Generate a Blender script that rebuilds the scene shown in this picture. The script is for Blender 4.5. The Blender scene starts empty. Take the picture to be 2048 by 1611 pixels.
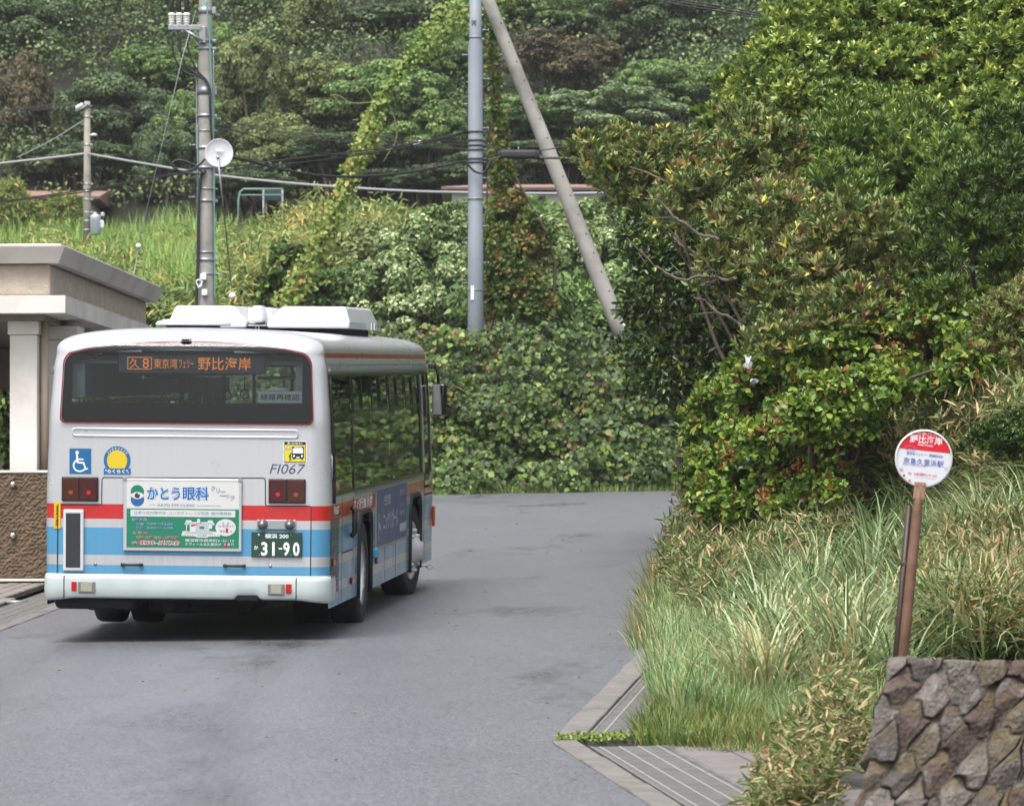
import bpy, bmesh, math, random
import numpy as np
from mathutils import Vector, Matrix
R = math.radians
rng = np.random.default_rng(7)
random.seed(7)
scene = bpy.context.scene
COL = scene.collection

# ------------------------------------------------------------------ camera, sky, sun, exposure
F, CX, HY = 9300.0, 1024.0, 1150.0          # focal length and horizon in the photograph's pixels
cam = bpy.data.objects.new('camera', bpy.data.cameras.new('camera'))
COL.objects.link(cam)
cam.location = (0, 0, 0)
cam.rotation_euler = (R(90), 0, 0)
cam.data.sensor_width = 36
cam.data.lens = F / 2048 * 36
cam.data.shift_y = (HY - 805.5) / 2048
cam.data.clip_start = 0.5
cam.data.clip_end = 3000
cam.data.dof.use_dof = True
cam.data.dof.focus_distance = 42
cam.data.dof.aperture_fstop = 8
scene.camera = cam

world = bpy.data.worlds.new('World')
scene.world = world
world.use_nodes = True
wn = world.node_tree
SUN_EL, SUN_AZ = R(62), R(205)              # azimuth measured clockwise from the view direction
sky = wn.nodes.new('ShaderNodeTexSky')
sky.sky_type = 'NISHITA'
sky.sun_disc = False
sky.sun_elevation = SUN_EL
sky.sun_rotation = SUN_AZ
sky.air_density = 1.0
sky.dust_density = 4.0
hsv = wn.nodes.new('ShaderNodeHueSaturation')
hsv.inputs['Saturation'].default_value = 0.35
bg = wn.nodes['Background']
bg.inputs['Strength'].default_value = 0.125
wn.links.new(sky.outputs['Color'], hsv.inputs['Color'])
wn.links.new(hsv.outputs['Color'], bg.inputs['Color'])

sun = bpy.data.objects.new('sun', bpy.data.lights.new('sun', 'SUN'))
COL.objects.link(sun)
sun.data.energy = 1.5
sun.data.angle = R(30)
sun.data.color = (1.0, 0.975, 0.94)
sd = Vector((math.sin(SUN_AZ) * math.cos(SUN_EL), math.cos(SUN_AZ) * math.cos(SUN_EL), math.sin(SUN_EL)))
sun.rotation_euler = sd.to_track_quat('Z', 'Y').to_euler()

scene.view_settings.view_transform = 'Standard'
scene.view_settings.look = 'None'
scene.view_settings.exposure = 1.2
scene.view_settings.gamma = 1.0
try:
    scene.cycles.max_bounces = 6
    scene.cycles.diffuse_bounces = 2
    scene.cycles.transparent_max_bounces = 8
    scene.cycles.use_denoising = True
    scene.cycles.caustics_reflective = False
    scene.cycles.caustics_refractive = False
except Exception:
    pass

# ------------------------------------------------------------------ helpers: placing
def at(px, py, Y):
    """world point that the photograph's pixel shows at distance Y"""
    return Vector(((px - CX) * Y / F, Y, (HY - py) * Y / F))

def atn(px, py, Y):
    return np.stack([(px - CX) * Y / F, Y, (HY - py) * Y / F], -1)

EX = np.array([4.0, 1.25, .717, .247, .25, 1.07, 1.43, 2.6, 3.5, 6.0, 14.0, 20.0])
EY = np.array([0, 20.0, 24.7, 28.8, 29.1, 38.2, 48.2, 67.6, 80.0, 84.0, 88.0, 140.0])
def edge_x(y):
    return np.interp(y, EY, EX)

def road_z(x, y):
    x = np.asarray(x, float); y = np.asarray(y, float)
    z = -.58 + .0446 * (y - 40.23) + .0152 * (x + 2.824)
    y0 = 23.0
    zn = -.58 + .0446 * (y0 - 40.23) + .0152 * (x + 2.824)
    near = zn + (y - y0) * .0446 * np.clip(1 - (y0 - y) / 60, .15, 1)
    return np.where(y < y0, near, z)

def smooth(a, b, t):
    u = np.clip((t - a) / (b - a), 0, 1)
    return u * u * (3 - 2 * u)

def ground(x, y):
    x = np.asarray(x, float); y = np.asarray(y, float)
    z = road_z(x, np.minimum(y, 86.5))
    # the overgrown bank behind the end of the road and the hill above it
    prof = np.interp(y, [86.5, 88, 93, 150, 158, 300, 420], [0, .1, 3.0, 9.3, 10.3, 92, 110])
    z = z + prof
    # right-hand bank
    d = np.maximum(x - edge_x(y) - .9, 0)
    k = np.interp(y, [29.5, 33, 40, 50, 60, 85, 110], [0, .1, .3, .52, .55, .5, .3])
    h = np.minimum(k * d, 5.5 + .0 * d)
    z = z + h
    # gentle roughness away from the paving
    off = np.minimum(np.maximum(d, np.maximum(-x - 9, 0)), 2) / 2
    z = z + off * (.12 * np.sin(x * 1.3 + y * .7) + .1 * np.sin(x * .6 - y * 1.1))
    return z

YM = np.linspace(20, 300, 5601)
def ground_hit(px, py):
    """where the sight lines through those pixels meet the ground"""
    px = np.atleast_1d(np.asarray(px, float)); py = np.atleast_1d(np.asarray(py, float))
    out = np.zeros((len(px), 3))
    for i, (u, v) in enumerate(zip(px, py)):
        X = (u - CX) * YM / F; Z = (HY - v) * YM / F
        g = ground(X, YM) - Z
        j = np.argmax(g > 0)
        out[i] = (X[j], YM[j], ground(X[j], YM[j]))
    return out

# ------------------------------------------------------------------ helpers: objects
def tag(o, label, cat, group=None, kind=None):
    if label: o['label'] = label
    if cat: o['category'] = cat
    if group: o['group'] = group
    if kind: o['kind'] = kind
    return o

def thing(name, label, cat, loc=(0, 0, 0), rot=(0, 0, 0), group=None):
    o = bpy.data.objects.new(name, None)
    COL.objects.link(o)
    o.location = loc; o.rotation_euler = rot
    o.empty_display_size = .2
    return tag(o, label, cat, group)

def link(name, me, m=None, parent=None):
    o = bpy.data.objects.new(name, me)
    COL.objects.link(o)
    if m is not None:
        for mm in (m if isinstance(m, (list, tuple)) else [m]):
            me.materials.append(mm)
    if parent is not None: o.parent = parent
    return o

LAZY = {}
def mesh_np(name, V, faces, m=None, parent=None, smooth_=False, tint=None, mi=None):
    """V (n,3); faces: (k,3)/(k,4) array, or list of arrays"""
    if not isinstance(faces, list): faces = [faces]
    faces = [np.asarray(f, np.int32) for f in faces if len(f)]
    me = bpy.data.meshes.new(name)
    V = np.asarray(V, np.float32)
    me.vertices.add(len(V)); me.vertices.foreach_set('co', V.ravel())
    nl = sum(f.size for f in faces); npoly = sum(len(f) for f in faces)
    me.loops.add(nl); me.polygons.add(npoly)
    me.loops.foreach_set('vertex_index', np.concatenate([f.ravel() for f in faces]))
    tot = np.concatenate([np.full(len(f), f.shape[1], np.int32) for f in faces])
    st = np.concatenate([[0], np.cumsum(tot)[:-1]]).astype(np.int32)
    me.polygons.foreach_set('loop_start', st)
    try: me.polygons.foreach_set('loop_total', tot)
    except Exception: pass
    if smooth_: me.polygons.foreach_set('use_smooth', np.ones(npoly, bool))
    if mi is not None: me.polygons.foreach_set('material_index', np.asarray(mi, np.int32))
    if tint is not None:
        a = me.attributes.new('tint', 'FLOAT', 'POINT'); a.data.foreach_set('value', np.asarray(tint, np.float32))
    me.update(calc_edges=True)
    me.validate()
    return link(name, me, m, parent)

class MB:
    """collects shapes that become ONE mesh object"""
    def __init__(s): s.v = []; s.f = []; s.mi = []; s.sm = []
    def add(s, V, Fs, mi=0, sm=False):
        b = len(s.v); s.v += [tuple(map(float, v)) for v in V]
        for f in Fs: s.f.append([b + i for i in f]); s.mi.append(mi); s.sm.append(sm)
        return s
    def box(s, a, b, mi=0, M=None):
        x0, y0, z0 = a; x1, y1, z1 = b
        V = [(x0, y0, z0), (x1, y0, z0), (x1, y1, z0), (x0, y1, z0), (x0, y0, z1), (x1, y0, z1), (x1, y1, z1), (x0, y1, z1)]
        if M is not None: V = [M @ Vector(v) for v in V]
        return s.add(V, [(0, 3, 2, 1), (4, 5, 6, 7), (0, 1, 5, 4), (1, 2, 6, 5), (2, 3, 7, 6), (3, 0, 4, 7)], mi)
    def bbox(s, a, b, r=.01, mi=0, M=None, seg=2):
        """bevelled box"""
        bm = bmesh.new(); bmesh.ops.create_cube(bm, size=1)
        c = [(a[i] + b[i]) / 2 for i in range(3)]; d = [abs(b[i] - a[i]) for i in range(3)]
        for v in bm.verts: v.co = Vector((v.co.x * d[0] + c[0], v.co.y * d[1] + c[1], v.co.z * d[2] + c[2]))
        bmesh.ops.bevel(bm, geom=bm.edges[:], offset=min(r, min(d) * .45), segments=seg, affect='EDGES', profile=.5)
        bm.verts.index_update()
        V = [(M @ v.co) if M is not None else v.co.copy() for v in bm.verts]
        s.add(V, [[v.index for v in f.verts] for f in bm.faces], mi, False); bm.free(); return s
    def tube(s, P, r, n=8, mi=0, caps=True, sm=True):
        P = [Vector(p) for p in P]
        rs = r if isinstance(r, (list, tuple, np.ndarray)) else [r] * len(P)
        V = []; prev = None
        for i, p in enumerate(P):
            t = (P[min(i + 1, len(P) - 1)] - P[max(i - 1, 0)]).normalized()
            if prev is None:
                a = Vector((0, 0, 1)) if abs(t.z) < .9 else Vector((1, 0, 0))
                u = t.cross(a).normalized()
            else:
                u = (prev - t * prev.dot(t)); u = u.normalized() if u.length > 1e-6 else t.orthogonal().normalized()
            prev = u; w = t.cross(u)
            for k in range(n):
                an = 2 * math.pi * k / n
                V.append(p + (u * math.cos(an) + w * math.sin(an)) * rs[i])
        Fs = []
        for i in range(len(P) - 1):
            for k in range(n):
                k2 = (k + 1) % n
                Fs.append((i * n + k, i * n + k2, (i + 1) * n + k2, (i + 1) * n + k))
        s.add(V, Fs, mi, sm)
        if caps:
            b = len(s.v) - len(V)
            s.f.append([b + k for k in reversed(range(n))]); s.mi.append(mi); s.sm.append(False)
            s.f.append([b + (len(P) - 1) * n + k for k in range(n)]); s.mi.append(mi); s.sm.append(False)
        return s
    def lathe(s, prof, M=None, n=24, mi=0, sm=True):
        """prof: (r, z) from bottom to top, about local z"""
        V = []
        for r, z in prof:
            for k in range(n):
                an = 2 * math.pi * k / n; v = Vector((r * math.cos(an), r * math.sin(an), z)); V.append(M @ v if M is not None else v)
        Fs = [(i * n + k, i * n + (k + 1) % n, (i + 1) * n + (k + 1) % n, (i + 1) * n + k) for i in range(len(prof) - 1) for k in range(n)]
        return s.add(V, Fs, mi, sm)
    def prism(s, pts, y0, y1, M=None, mi=0):
        """polygon in x,z extruded from y0 (front) to y1"""
        n = len(pts); V = [(x, y0, z) for x, z in pts] + [(x, y1, z) for x, z in pts]
        if M is not None: V = [M @ Vector(v) for v in V]
        return s.add(V, [tuple(range(n)), tuple(range(2 * n - 1, n - 1, -1))] + [(i, i + n, (i + 1) % n + n, (i + 1) % n) for i in range(n)], mi)
    def build(s, name, m=None, parent=None):
        me = bpy.data.meshes.new(name); me.from_pydata(s.v, [], s.f)
        if any(s.mi): me.polygons.foreach_set('material_index', s.mi)
        me.polygons.foreach_set('use_smooth', s.sm)
        me.update()
        return link(name, me, m, parent)

def normals_out(o):
    bm = bmesh.new(); bm.from_mesh(o.data); bmesh.ops.recalc_face_normals(bm, faces=bm.faces[:]); bm.to_mesh(o.data); bm.free(); return o

def rrect(x0, z0, x1, z1, r, n=5):
    P = []
    for cx, cz, a in ((x1 - r, z1 - r, 0), (x0 + r, z1 - r, 90), (x0 + r, z0 + r, 180), (x1 - r, z0 + r, 270)):
        for k in range(n + 1):
            an = R(a + 90 * k / n); P.append((cx + r * math.cos(an), cz + r * math.sin(an)))
    return P
def disc(cx, cz, rx, rz=None, n=28):
    rz = rz or rx
    return [(cx + rx * math.cos(2 * math.pi * k / n), cz + rz * math.sin(2 * math.pi * k / n)) for k in range(n)]

def text_polys(body, h, x, z, align='CENTER', sx=1.0, shear=0.0, bold=0.0, fit=None, spacing=1.0):
    """flat lettering (V in x,z with y=0) from the built-in font; h is the letter height, fit an optional total width"""
    c = bpy.data.curves.new('lettering', 'FONT'); c.body = body; c.size = 1; c.align_x = 'LEFT'
    c.shear = shear; c.offset = bold; c.space_character = spacing; c.resolution_u = 3
    o = bpy.data.objects.new('lettering', c); COL.objects.link(o)
    dg = bpy.context.evaluated_depsgraph_get(); dg.update()
    me = bpy.data.meshes.new_from_object(o.evaluated_get(dg))
    V = np.array([v.co[:2] for v in me.vertices]); Fs = [list(p.vertices) for p in me.polygons]
    bpy.data.objects.remove(o); bpy.data.curves.remove(c); bpy.data.meshes.remove(me)
    if not len(V): return [], []
    lo = V.min(0); hi = V.max(0); s = h / (hi[1] - lo[1])
    kx = s * sx
    if fit: kx = fit / (hi[0] - lo[0])
    w = (hi[0] - lo[0]) * kx
    ox = {'LEFT': x, 'CENTER': x - w / 2, 'RIGHT': x - w}[align]
    return [((a - lo[0]) * kx + ox, 0.0, (b - lo[1]) * s + z - h / 2) for a, b in V], Fs

def text(mb, body, h, x, z, y=0.0, M=None, mi=0, **k):
    V, Fs = text_polys(body, h, x, z, **k)
    V = [Vector((a, y, c)) for a, _, c in V]
    if M is not None: V = [M @ v for v in V]
    return mb.add(V, Fs, mi)

# ------------------------------------------------------------------ helpers: materials
def lin(r, g, b):
    f = lambda c: (c / 255 / 12.92) if c / 255 <= .04045 else ((c / 255 + .055) / 1.055) ** 2.4
    return (f(r), f(g), f(b), 1)

def mat(name, col, rough=.5, metal=0.0, spec=.5, noise=0.0, nscale=8.0, bump=0.0, bscale=60.0, coat=0.0, emit=None, estr=0.0, rnoise=0.0, dirt=None, dscale=3.0, damt=.5):
    m = bpy.data.materials.new(name); m.use_nodes = True
    nt = m.node_tree; b = nt.nodes['Principled BSDF']
    c = col if len(col) == 4 else (*col, 1)
    b.inputs['Base Color'].default_value = c
    b.inputs['Roughness'].default_value = rough; b.inputs['Metallic'].default_value = metal
    b.inputs['Specular IOR Level'].default_value = spec
    if coat: b.inputs['Coat Weight'].default_value = coat; b.inputs['Coat Roughness'].default_value = .12
    if emit: b.inputs['Emission Color'].default_value = emit; b.inputs['Emission Strength'].default_value = estr
    if noise or bump or rnoise or dirt:
        tc = nt.nodes.new('ShaderNodeTexCoord')
    if noise:
        n = nt.nodes.new('ShaderNodeTexNoise'); n.inputs['Scale'].default_value = nscale; n.inputs['Detail'].default_value = 6
        nt.links.new(tc.outputs['Object'], n.inputs['Vector'])
        mr = nt.nodes.new('ShaderNodeMapRange'); mr.inputs[1].default_value = .3; mr.inputs[2].default_value = .7
        mr.inputs[3].default_value = 1 - noise; mr.inputs[4].default_value = 1 + noise
        nt.links.new(n.outputs['Fac'], mr.inputs[0])
        mx = nt.nodes.new('ShaderNodeMix'); mx.data_type = 'RGBA'; mx.blend_type = 'MULTIPLY'; mx.inputs[0].default_value = 1
        mx.inputs[6].default_value = c; nt.links.new(mr.outputs[0], mx.inputs[7])
        last = mx.outputs[2]
        if dirt:
            n2 = nt.nodes.new('ShaderNodeTexNoise'); n2.inputs['Scale'].default_value = dscale; n2.inputs['Detail'].default_value = 8; n2.inputs['Roughness'].default_value = .65
            nt.links.new(tc.outputs['Object'], n2.inputs['Vector'])
            r2 = nt.nodes.new('ShaderNodeMapRange'); r2.inputs[1].default_value = .48; r2.inputs[2].default_value = .7; r2.inputs[4].default_value = damt
            nt.links.new(n2.outputs['Fac'], r2.inputs[0])
            m2 = nt.nodes.new('ShaderNodeMix'); m2.data_type = 'RGBA'; nt.links.new(r2.outputs[0], m2.inputs[0])
            nt.links.new(last, m2.inputs[6]); m2.inputs[7].default_value = dirt; last = m2.outputs[2]
        nt.links.new(last, b.inputs['Base Color'])
    if rnoise:
        n3 = nt.nodes.new('ShaderNodeTexNoise'); n3.inputs['Scale'].default_value = nscale * .6
        nt.links.new(tc.outputs['Object'], n3.inputs['Vector'])
        r3 = nt.nodes.new('ShaderNodeMapRange'); r3.inputs[3].default_value = max(rough - rnoise, .02); r3.inputs[4].default_value = rough + rnoise
        nt.links.new(n3.outputs['Fac'], r3.inputs[0]); nt.links.new(r3.outputs[0], b.inputs['Roughness'])
    if bump:
        nb = nt.nodes.new('ShaderNodeTexNoise'); nb.inputs['Scale'].default_value = bscale; nb.inputs['Detail'].default_value = 5
        nt.links.new(tc.outputs['Object'], nb.inputs['Vector'])
        bp = nt.nodes.new('ShaderNodeBump'); bp.inputs['Strength'].default_value = bump; bp.inputs['Distance'].default_value = .02
        nt.links.new(nb.outputs['Fac'], bp.inputs['Height']); nt.links.new(bp.outputs['Normal'], b.inputs['Normal'])
    return m

def leaf_mat(name, stops, rough=.4, trans=.25, spec=.4):
    """leaf colour varies leaf by leaf through the mesh attribute 'tint'"""
    m = bpy.data.materials.new(name); m.use_nodes = True
    nt = m.node_tree; b = nt.nodes['Principled BSDF']; out = nt.nodes['Material Output']
    a = nt.nodes.new('ShaderNodeAttribute'); a.attribute_name = 'tint'
    oi = nt.nodes.new('ShaderNodeObjectInfo')
    cr = nt.nodes.new('ShaderNodeValToRGB'); nt.links.new(a.outputs['Fac'], cr.inputs[0])
    e = cr.color_ramp.elements
    while len(e) < len(stops): e.new(.5)
    LUM = 1.28                                    # lifts every leaf colour alike to brighten the foliage
    for el, (p, c) in zip(e, stops): el.position = p; el.color = (*[min(v * LUM, .8) for v in lin(*c)[:3]], 1)
    nt.links.new(cr.outputs[0], b.inputs['Base Color'])
    b.inputs['Roughness'].default_value = rough; b.inputs['Specular IOR Level'].default_value = spec
    t = nt.nodes.new('ShaderNodeBsdfTranslucent'); nt.links.new(cr.outputs[0], t.inputs['Color'])
    mx = nt.nodes.new('ShaderNodeMixShader'); mx.inputs[0].default_value = trans
    nt.links.new(b.outputs[0], mx.inputs[1]); nt.links.new(t.outputs[0], mx.inputs[2]); nt.links.new(mx.outputs[0], out.inputs['Surface'])
    return m

WHITE = mat('white_plastic', lin(225, 228, 230), .35, noise=.03)
BLACK = mat('black_rubber', (.012, .012, .013, 1), .55)
GLOSSBLACK = mat('black_trim', (.01, .01, .011, 1), .25)
STEEL = mat('galvanised_steel', lin(150, 155, 160), .45, .6, noise=.1, nscale=20)
CHROME = mat('bright_metal', lin(205, 205, 205), .22, .9)
CABLEB = mat('black_cable', (.015, .015, .017, 1), .5)
CABLEG = mat('grey_cable', lin(150, 152, 155), .5)
# ================================================================== the setting
def left_x(y): return -4.66 + .04 * (np.asarray(y, float) - 42.2)

xs = np.unique(np.concatenate([np.arange(-14, 16.01, .35), np.linspace(-420, -14, 60), np.linspace(16, 420, 60)]))
ys = np.unique(np.concatenate([np.arange(20, 100, .5), np.linspace(-150, 20, 50), np.arange(100, 180, 2.0), np.linspace(180, 430, 60)]))
GX, GY = np.meshgrid(xs, ys)
GZ = ground(GX, GY)
cor = (GX > -9.5) & (GX < edge_x(GY) + 1.9) & (GY < 87.5)
cor &= ~((GX > edge_x(GY) + .75) & (GY > 29.0)); cor &= ~((GX > edge_x(GY) + .05) & (GY > 38.5))
GZ = GZ - np.where(cor, .09, 0)
V = np.stack([GX, GY, GZ], -1).reshape(-1, 3)
nx = len(xs); ny = len(ys)
ii = (np.arange(ny - 1)[:, None] * nx + np.arange(nx - 1)[None]).ravel()
M_soil = mat('soil', lin(40, 40, 26), .9, noise=.35, nscale=1.5, bump=.6, bscale=9, dirt=lin(36, 44, 20), dscale=.8, damt=.9)
ground_o = mesh_np('ground', V, np.stack([ii, ii + 1, ii + nx + 1, ii + nx], 1), M_soil, smooth_=True)
tag(ground_o, 'dark soil of the bank and hillside under the plants', 'ground', kind='structure')

# ---- wet asphalt
m = bpy.data.materials.new('wet_asphalt'); m.use_nodes = True
nt = m.node_tree; b = nt.nodes['Principled BSDF']
tc = nt.nodes.new('ShaderNodeTexCoord')
def nz(scale, detail=4, rough=.5, stretch=None):
    n = nt.nodes.new('ShaderNodeTexNoise'); n.inputs['Scale'].default_value = scale; n.inputs['Detail'].default_value = detail; n.inputs['Roughness'].default_value = rough
    if stretch:
        mp = nt.nodes.new('ShaderNodeMapping'); mp.inputs['Scale'].default_value = stretch
        nt.links.new(tc.outputs['Object'], mp.inputs[0]); nt.links.new(mp.outputs[0], n.inputs['Vector'])
    else: nt.links.new(tc.outputs['Object'], n.inputs['Vector'])
    return n
def mrange(src, a, b_, c, d):
    r = nt.nodes.new('ShaderNodeMapRange'); r.inputs[1].default_value = a; r.inputs[2].default_value = b_; r.inputs[3].default_value = c; r.inputs[4].default_value = d
    nt.links.new(src, r.inputs[0]); return r.outputs[0]
def mixc(fac, a, b_, mode='MIX'):
    x = nt.nodes.new('ShaderNodeMix'); x.data_type = 'RGBA'; x.blend_type = mode
    for sock, val in ((0, fac), (6, a), (7, b_)):
        if hasattr(val, 'links') or hasattr(val, 'is_linked'): nt.links.new(val, x.inputs[sock])
        else: x.inputs[sock].default_value = val
    return x.outputs[2]
speck = nz(48, 6, .8); patch = nz(.45, 7, .6, (1, .35, 1)); fine = nz(22, 8, .7); wet = nz(.7, 7, .62, (1, .3, 1)); band = nz(.16, 3, .5, (.25, 1, 1))
c = mixc(mrange(speck.outputs[0], .42, .58, 0, 1), (.054, .055, .061, 1), (.222, .225, .244, 1))
c = mixc(1.0, c, mixc(mrange(patch.outputs[0], .35, .65, 0, 1), (.90, .90, .90, 1), (1.07, 1.07, 1.07, 1)), 'MULTIPLY')
c = mixc(1.0, c, mixc(mrange(fine.outputs[0], .35, .65, 0, 1), (.78, .78, .78, 1), (1.18, 1.18, 1.18, 1)), 'MULTIPLY')
wetm = mrange(wet.outputs[0], .56, .74, 0, .8)
c = mixc(wetm, c, (.045, .045, .05, 1))
# faint wet wheel tracks curving up to the bus
spx = nt.nodes.new('ShaderNodeSeparateXYZ'); nt.links.new(tc.outputs['Object'], spx.inputs[0])
def mt(op, a_, b2=None):
    n_ = nt.nodes.new('ShaderNodeMath'); n_.operation = op
    for i_, v_ in enumerate((a_, b2)):
        if v_ is None: continue
        if hasattr(v_, 'is_linked'): nt.links.new(v_, n_.inputs[i_])
        else: n_.inputs[i_].default_value = v_
    return n_.outputs[0]
dy_ = mt('SUBTRACT', spx.outputs[1], 43.0)
xc_ = mt('ADD', mt('ADD', -2.66, mt('MULTIPLY', dy_, .0697)), mt('MULTIPLY', mt('MULTIPLY', dy_, dy_), .0042))
off_ = mt('ABSOLUTE', mt('SUBTRACT', mt('ABSOLUTE', mt('SUBTRACT', spx.outputs[0], xc_)), .98))
trk = mt('MULTIPLY', mrange(off_, .05, .30, 1, 0), mt('MULTIPLY', mt('LESS_THAN', spx.outputs[1], 44.0), mrange(wet.outputs[0], .3, .7, .25, 1.0)))
thin = nz(30, 3, .6, (1.0, .02, 1))
c = mixc(mt('MULTIPLY', trk, mrange(thin.outputs[0], .35, .65, .1, .75)), c, (.055, .056, .062, 1))
nt.links.new(c, b.inputs['Base Color'])
rg = nt.nodes.new('ShaderNodeMix'); rg.data_type = 'FLOAT'; nt.links.new(wetm, rg.inputs[0])
nt.links.new(mrange(fine.outputs[0], .3, .7, .30, .42), rg.inputs[2]); rg.inputs[3].default_value = .16
nt.links.new(rg.outputs[0], b.inputs['Roughness'])
bp = nt.nodes.new('ShaderNodeBump'); bp.inputs['Strength'].default_value = .6; bp.inputs['Distance'].default_value = .008
nt.links.new(speck.outputs[0], bp.inputs['Height']); nt.links.new(bp.outputs['Normal'], b.inputs['Normal'])
M_road = m
ry = np.concatenate([np.arange(-150, 20, 5.0), np.arange(20, 88.01, .25)])
nc = 40
RV = []
for y in ry:
    a = left_x(y) if y > 36 else left_x(36) - (36 - y) * .35
    e = float(edge_x(y))
    t = np.linspace(0, 1, nc); x = a + (e - a) * t
    RV.append(np.stack([x, np.full(nc, y), road_z(x, np.minimum(y, 200)) + .004], -1))
RV = np.concatenate(RV)
ii = (np.arange(len(ry) - 1)[:, None] * nc + np.arange(nc - 1)[None]).ravel()
o = mesh_np('road', RV, np.stack([ii, ii + 1, ii + nc + 1, ii + nc], 1), M_road, smooth_=True)
tag(o, 'wet grey asphalt road climbing and bending right', 'road', kind='structure')

# ---- kerbs, gratings, paving
M_kerb = mat('kerb_concrete', lin(118, 114, 110), .8, noise=.12, nscale=6, bump=.6, bscale=90, dirt=lin(88, 84, 76), dscale=2.5, damt=.7)
M_grate = mat('grating_steel', lin(122, 120, 115), .5, .35, noise=.25, nscale=5)
M_bar = mat('grating_bearing_bar', lin(148, 147, 143), .5, .2)
M_pit = mat('drain_pit', (.02, .02, .018, 1), .9)
M_tile = mat('paving_concrete', lin(116, 111, 108), .7, noise=.15, nscale=3, bump=.3, bscale=80, dirt=lin(96, 88, 82), dscale=1.2, damt=.6)

def zr(x, y): return float(road_z(x, y))
def strip(P0, P1):
    P0 = np.array(P0, float); P1 = np.array(P1, float)
    d = P1 - P0; L = float(np.hypot(*d)); d /= L
    return P0, d, L
def frame_at(p, d, side):
    """matrix: local x across the strip (towards side), y along it, z up the road plane"""
    n = np.array([d[1], -d[0]]) * side
    X = Vector((n[0], n[1], zr(p[0] + n[0], p[1] + n[1]) - zr(*p))).normalized()
    Y = Vector((d[0], d[1], zr(p[0] + d[0], p[1] + d[1]) - zr(*p))).normalized()
    Z = X.cross(Y)
    if Z.z < 0: Z = -Z
    M = Matrix.Identity(4)
    for i in range(3): M[i][0] = X[i]; M[i][1] = Y[i]; M[i][2] = Z[i]
    M.translation = Vector((p[0], p[1], zr(*p)))
    return M

def kerb_strip(P0, P1, side, w, name, top=.012):
    P0, d, L = strip(P0, P1)
    mb = MB(); k = 0; s = 0.0
    while s < L - .05:
        e = min(s + .6, L); M = frame_at(P0 + d * s, d, side)
        mb.bbox((0.0, .004, -.12), (w, e - s - .004, top + .003 * ((k * 7) % 3)), .012, 0, M)
        s = e; k += 1
    return tag(mb.build(name, M_kerb), None, None, kind='structure')

def grating(P0, P1, side, off, w, nlong, label, group):
    P0, d, L = strip(P0, P1); n = int(L // 1.0); first = None
    mb = MB()
    for k in range(nlong):
        x = w * (k + .5) / nlong if nlong > 2 else w * (.22 + .36 * k)
        mb.box((x - .007, .01, -.04), (x + .007, .985, .006), 1)
    for x in (0, w - .02): mb.box((x, 0, -.05), (x + .02, .995, .006), 0)
    nb = 38
    for k in range(nb):
        y = .012 + .975 * k / (nb - 1)
        mb.box((.021, y - .009, -.03), (w - .021, y + .009, .003), 0)
    mb.box((0, 0, -.085), (w, .995, -.07), 2)
    for i in range(n):
        M = frame_at(P0 + d * i, d, side) @ Matrix.Translation((off, 0, 0))
        if first is None: o = first = mb.build('drain_grating', [M_grate, M_bar, M_pit])
        else: o = first.copy(); COL.objects.link(o)
        o.matrix_world = M
        tag(o, label, 'drain grating', group)

kerb_strip((.25, 29.12), (1.07, 38.2), 1, .19, 'kerb')
grating((.25, 29.12), (1.07, 38.2), 1, .205, .40, 2, 'worn drain grating with two pale bars in the row between road and tall grass', 'drain gratings along the grassy road edge')
kerb_strip((.80, 24.0), (.247, 28.86), 1, .16, 'kerb')
grating((.86, 23.5), (.262, 28.86), 1, .175, .47, 4, 'drain grating with four pale bars in the row beside the paved side path', 'drain gratings beside the side path')
kerb_strip((-4.66 + .04 * -6 - .0, 36.2), (-4.3, 51.2), -1, .15, 'kerb')
grating((-4.66 + .04 * -6, 36.2), (-4.3, 51.2), -1, .16, .5, 4, 'drain grating in the row at the left road edge near the concrete shelter', 'drain gratings at the left road edge')
# cross kerb with the weeds
M = frame_at((.25, 28.97), (1.0, 0.0), -1)
mb = MB(); mb.bbox((-.02, .0, -.1), (.10, 1.3, .014), .01, 0, M); mb.box((.0, -.16, -.1), (.09, -.03, .006), 0, M)
tag(mb.build('kerb', M_kerb), None, None, kind='structure')

# side path of square concrete pavers
P0, d, L = strip((.86, 23.5), (.262, 28.86))
mb = MB()
for i in range(9):
    for j in range(-3, 18):
        M = frame_at(P0 + d * (.30 * j), d, 1)
        x0 = .655 + .30 * i
        mb.bbox((x0, .003, -.06), (x0 + .295, .297, .006 + .003 * ((i * 5 + j * 3) % 3)), .006, 0, M, 1)
tag(mb.build('path', M_tile), None, None, kind='structure')
# paving in front of the shelter, laid in long strips
M_fan = mat('shelter_paving', lin(132, 124, 118), .6, noise=.3, nscale=4, bump=.4, bscale=50)
mb = MB()
for i in range(26):
    for j in range(5):
        M = frame_at((-5.35 - .0 * i, 36 + j * 4.2), (.04, .999), -1)
        x0 = -.0 + .148 * i
        mb.bbox((x0, .004, -.06), (x0 + .141, 4.19, .006 + .006 * ((i * 5 + j * 3) % 4) / 3), .012, 0, M, 1)
tag(mb.build('pavement', M_fan), None, None, kind='structure')
p = ground_hit([33], [1203])[0]
mb = MB(); mb.lathe([(0, -.02), (.12, -.02), (.12, .012), (.11, .016), (0, .018)], Matrix.Translation((p[0], p[1], zr(p[0], p[1]))), 20)
tag(mb.build('access_cover', STEEL), 'small round metal cover set in the paving left of the bus', 'access cover')

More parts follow.
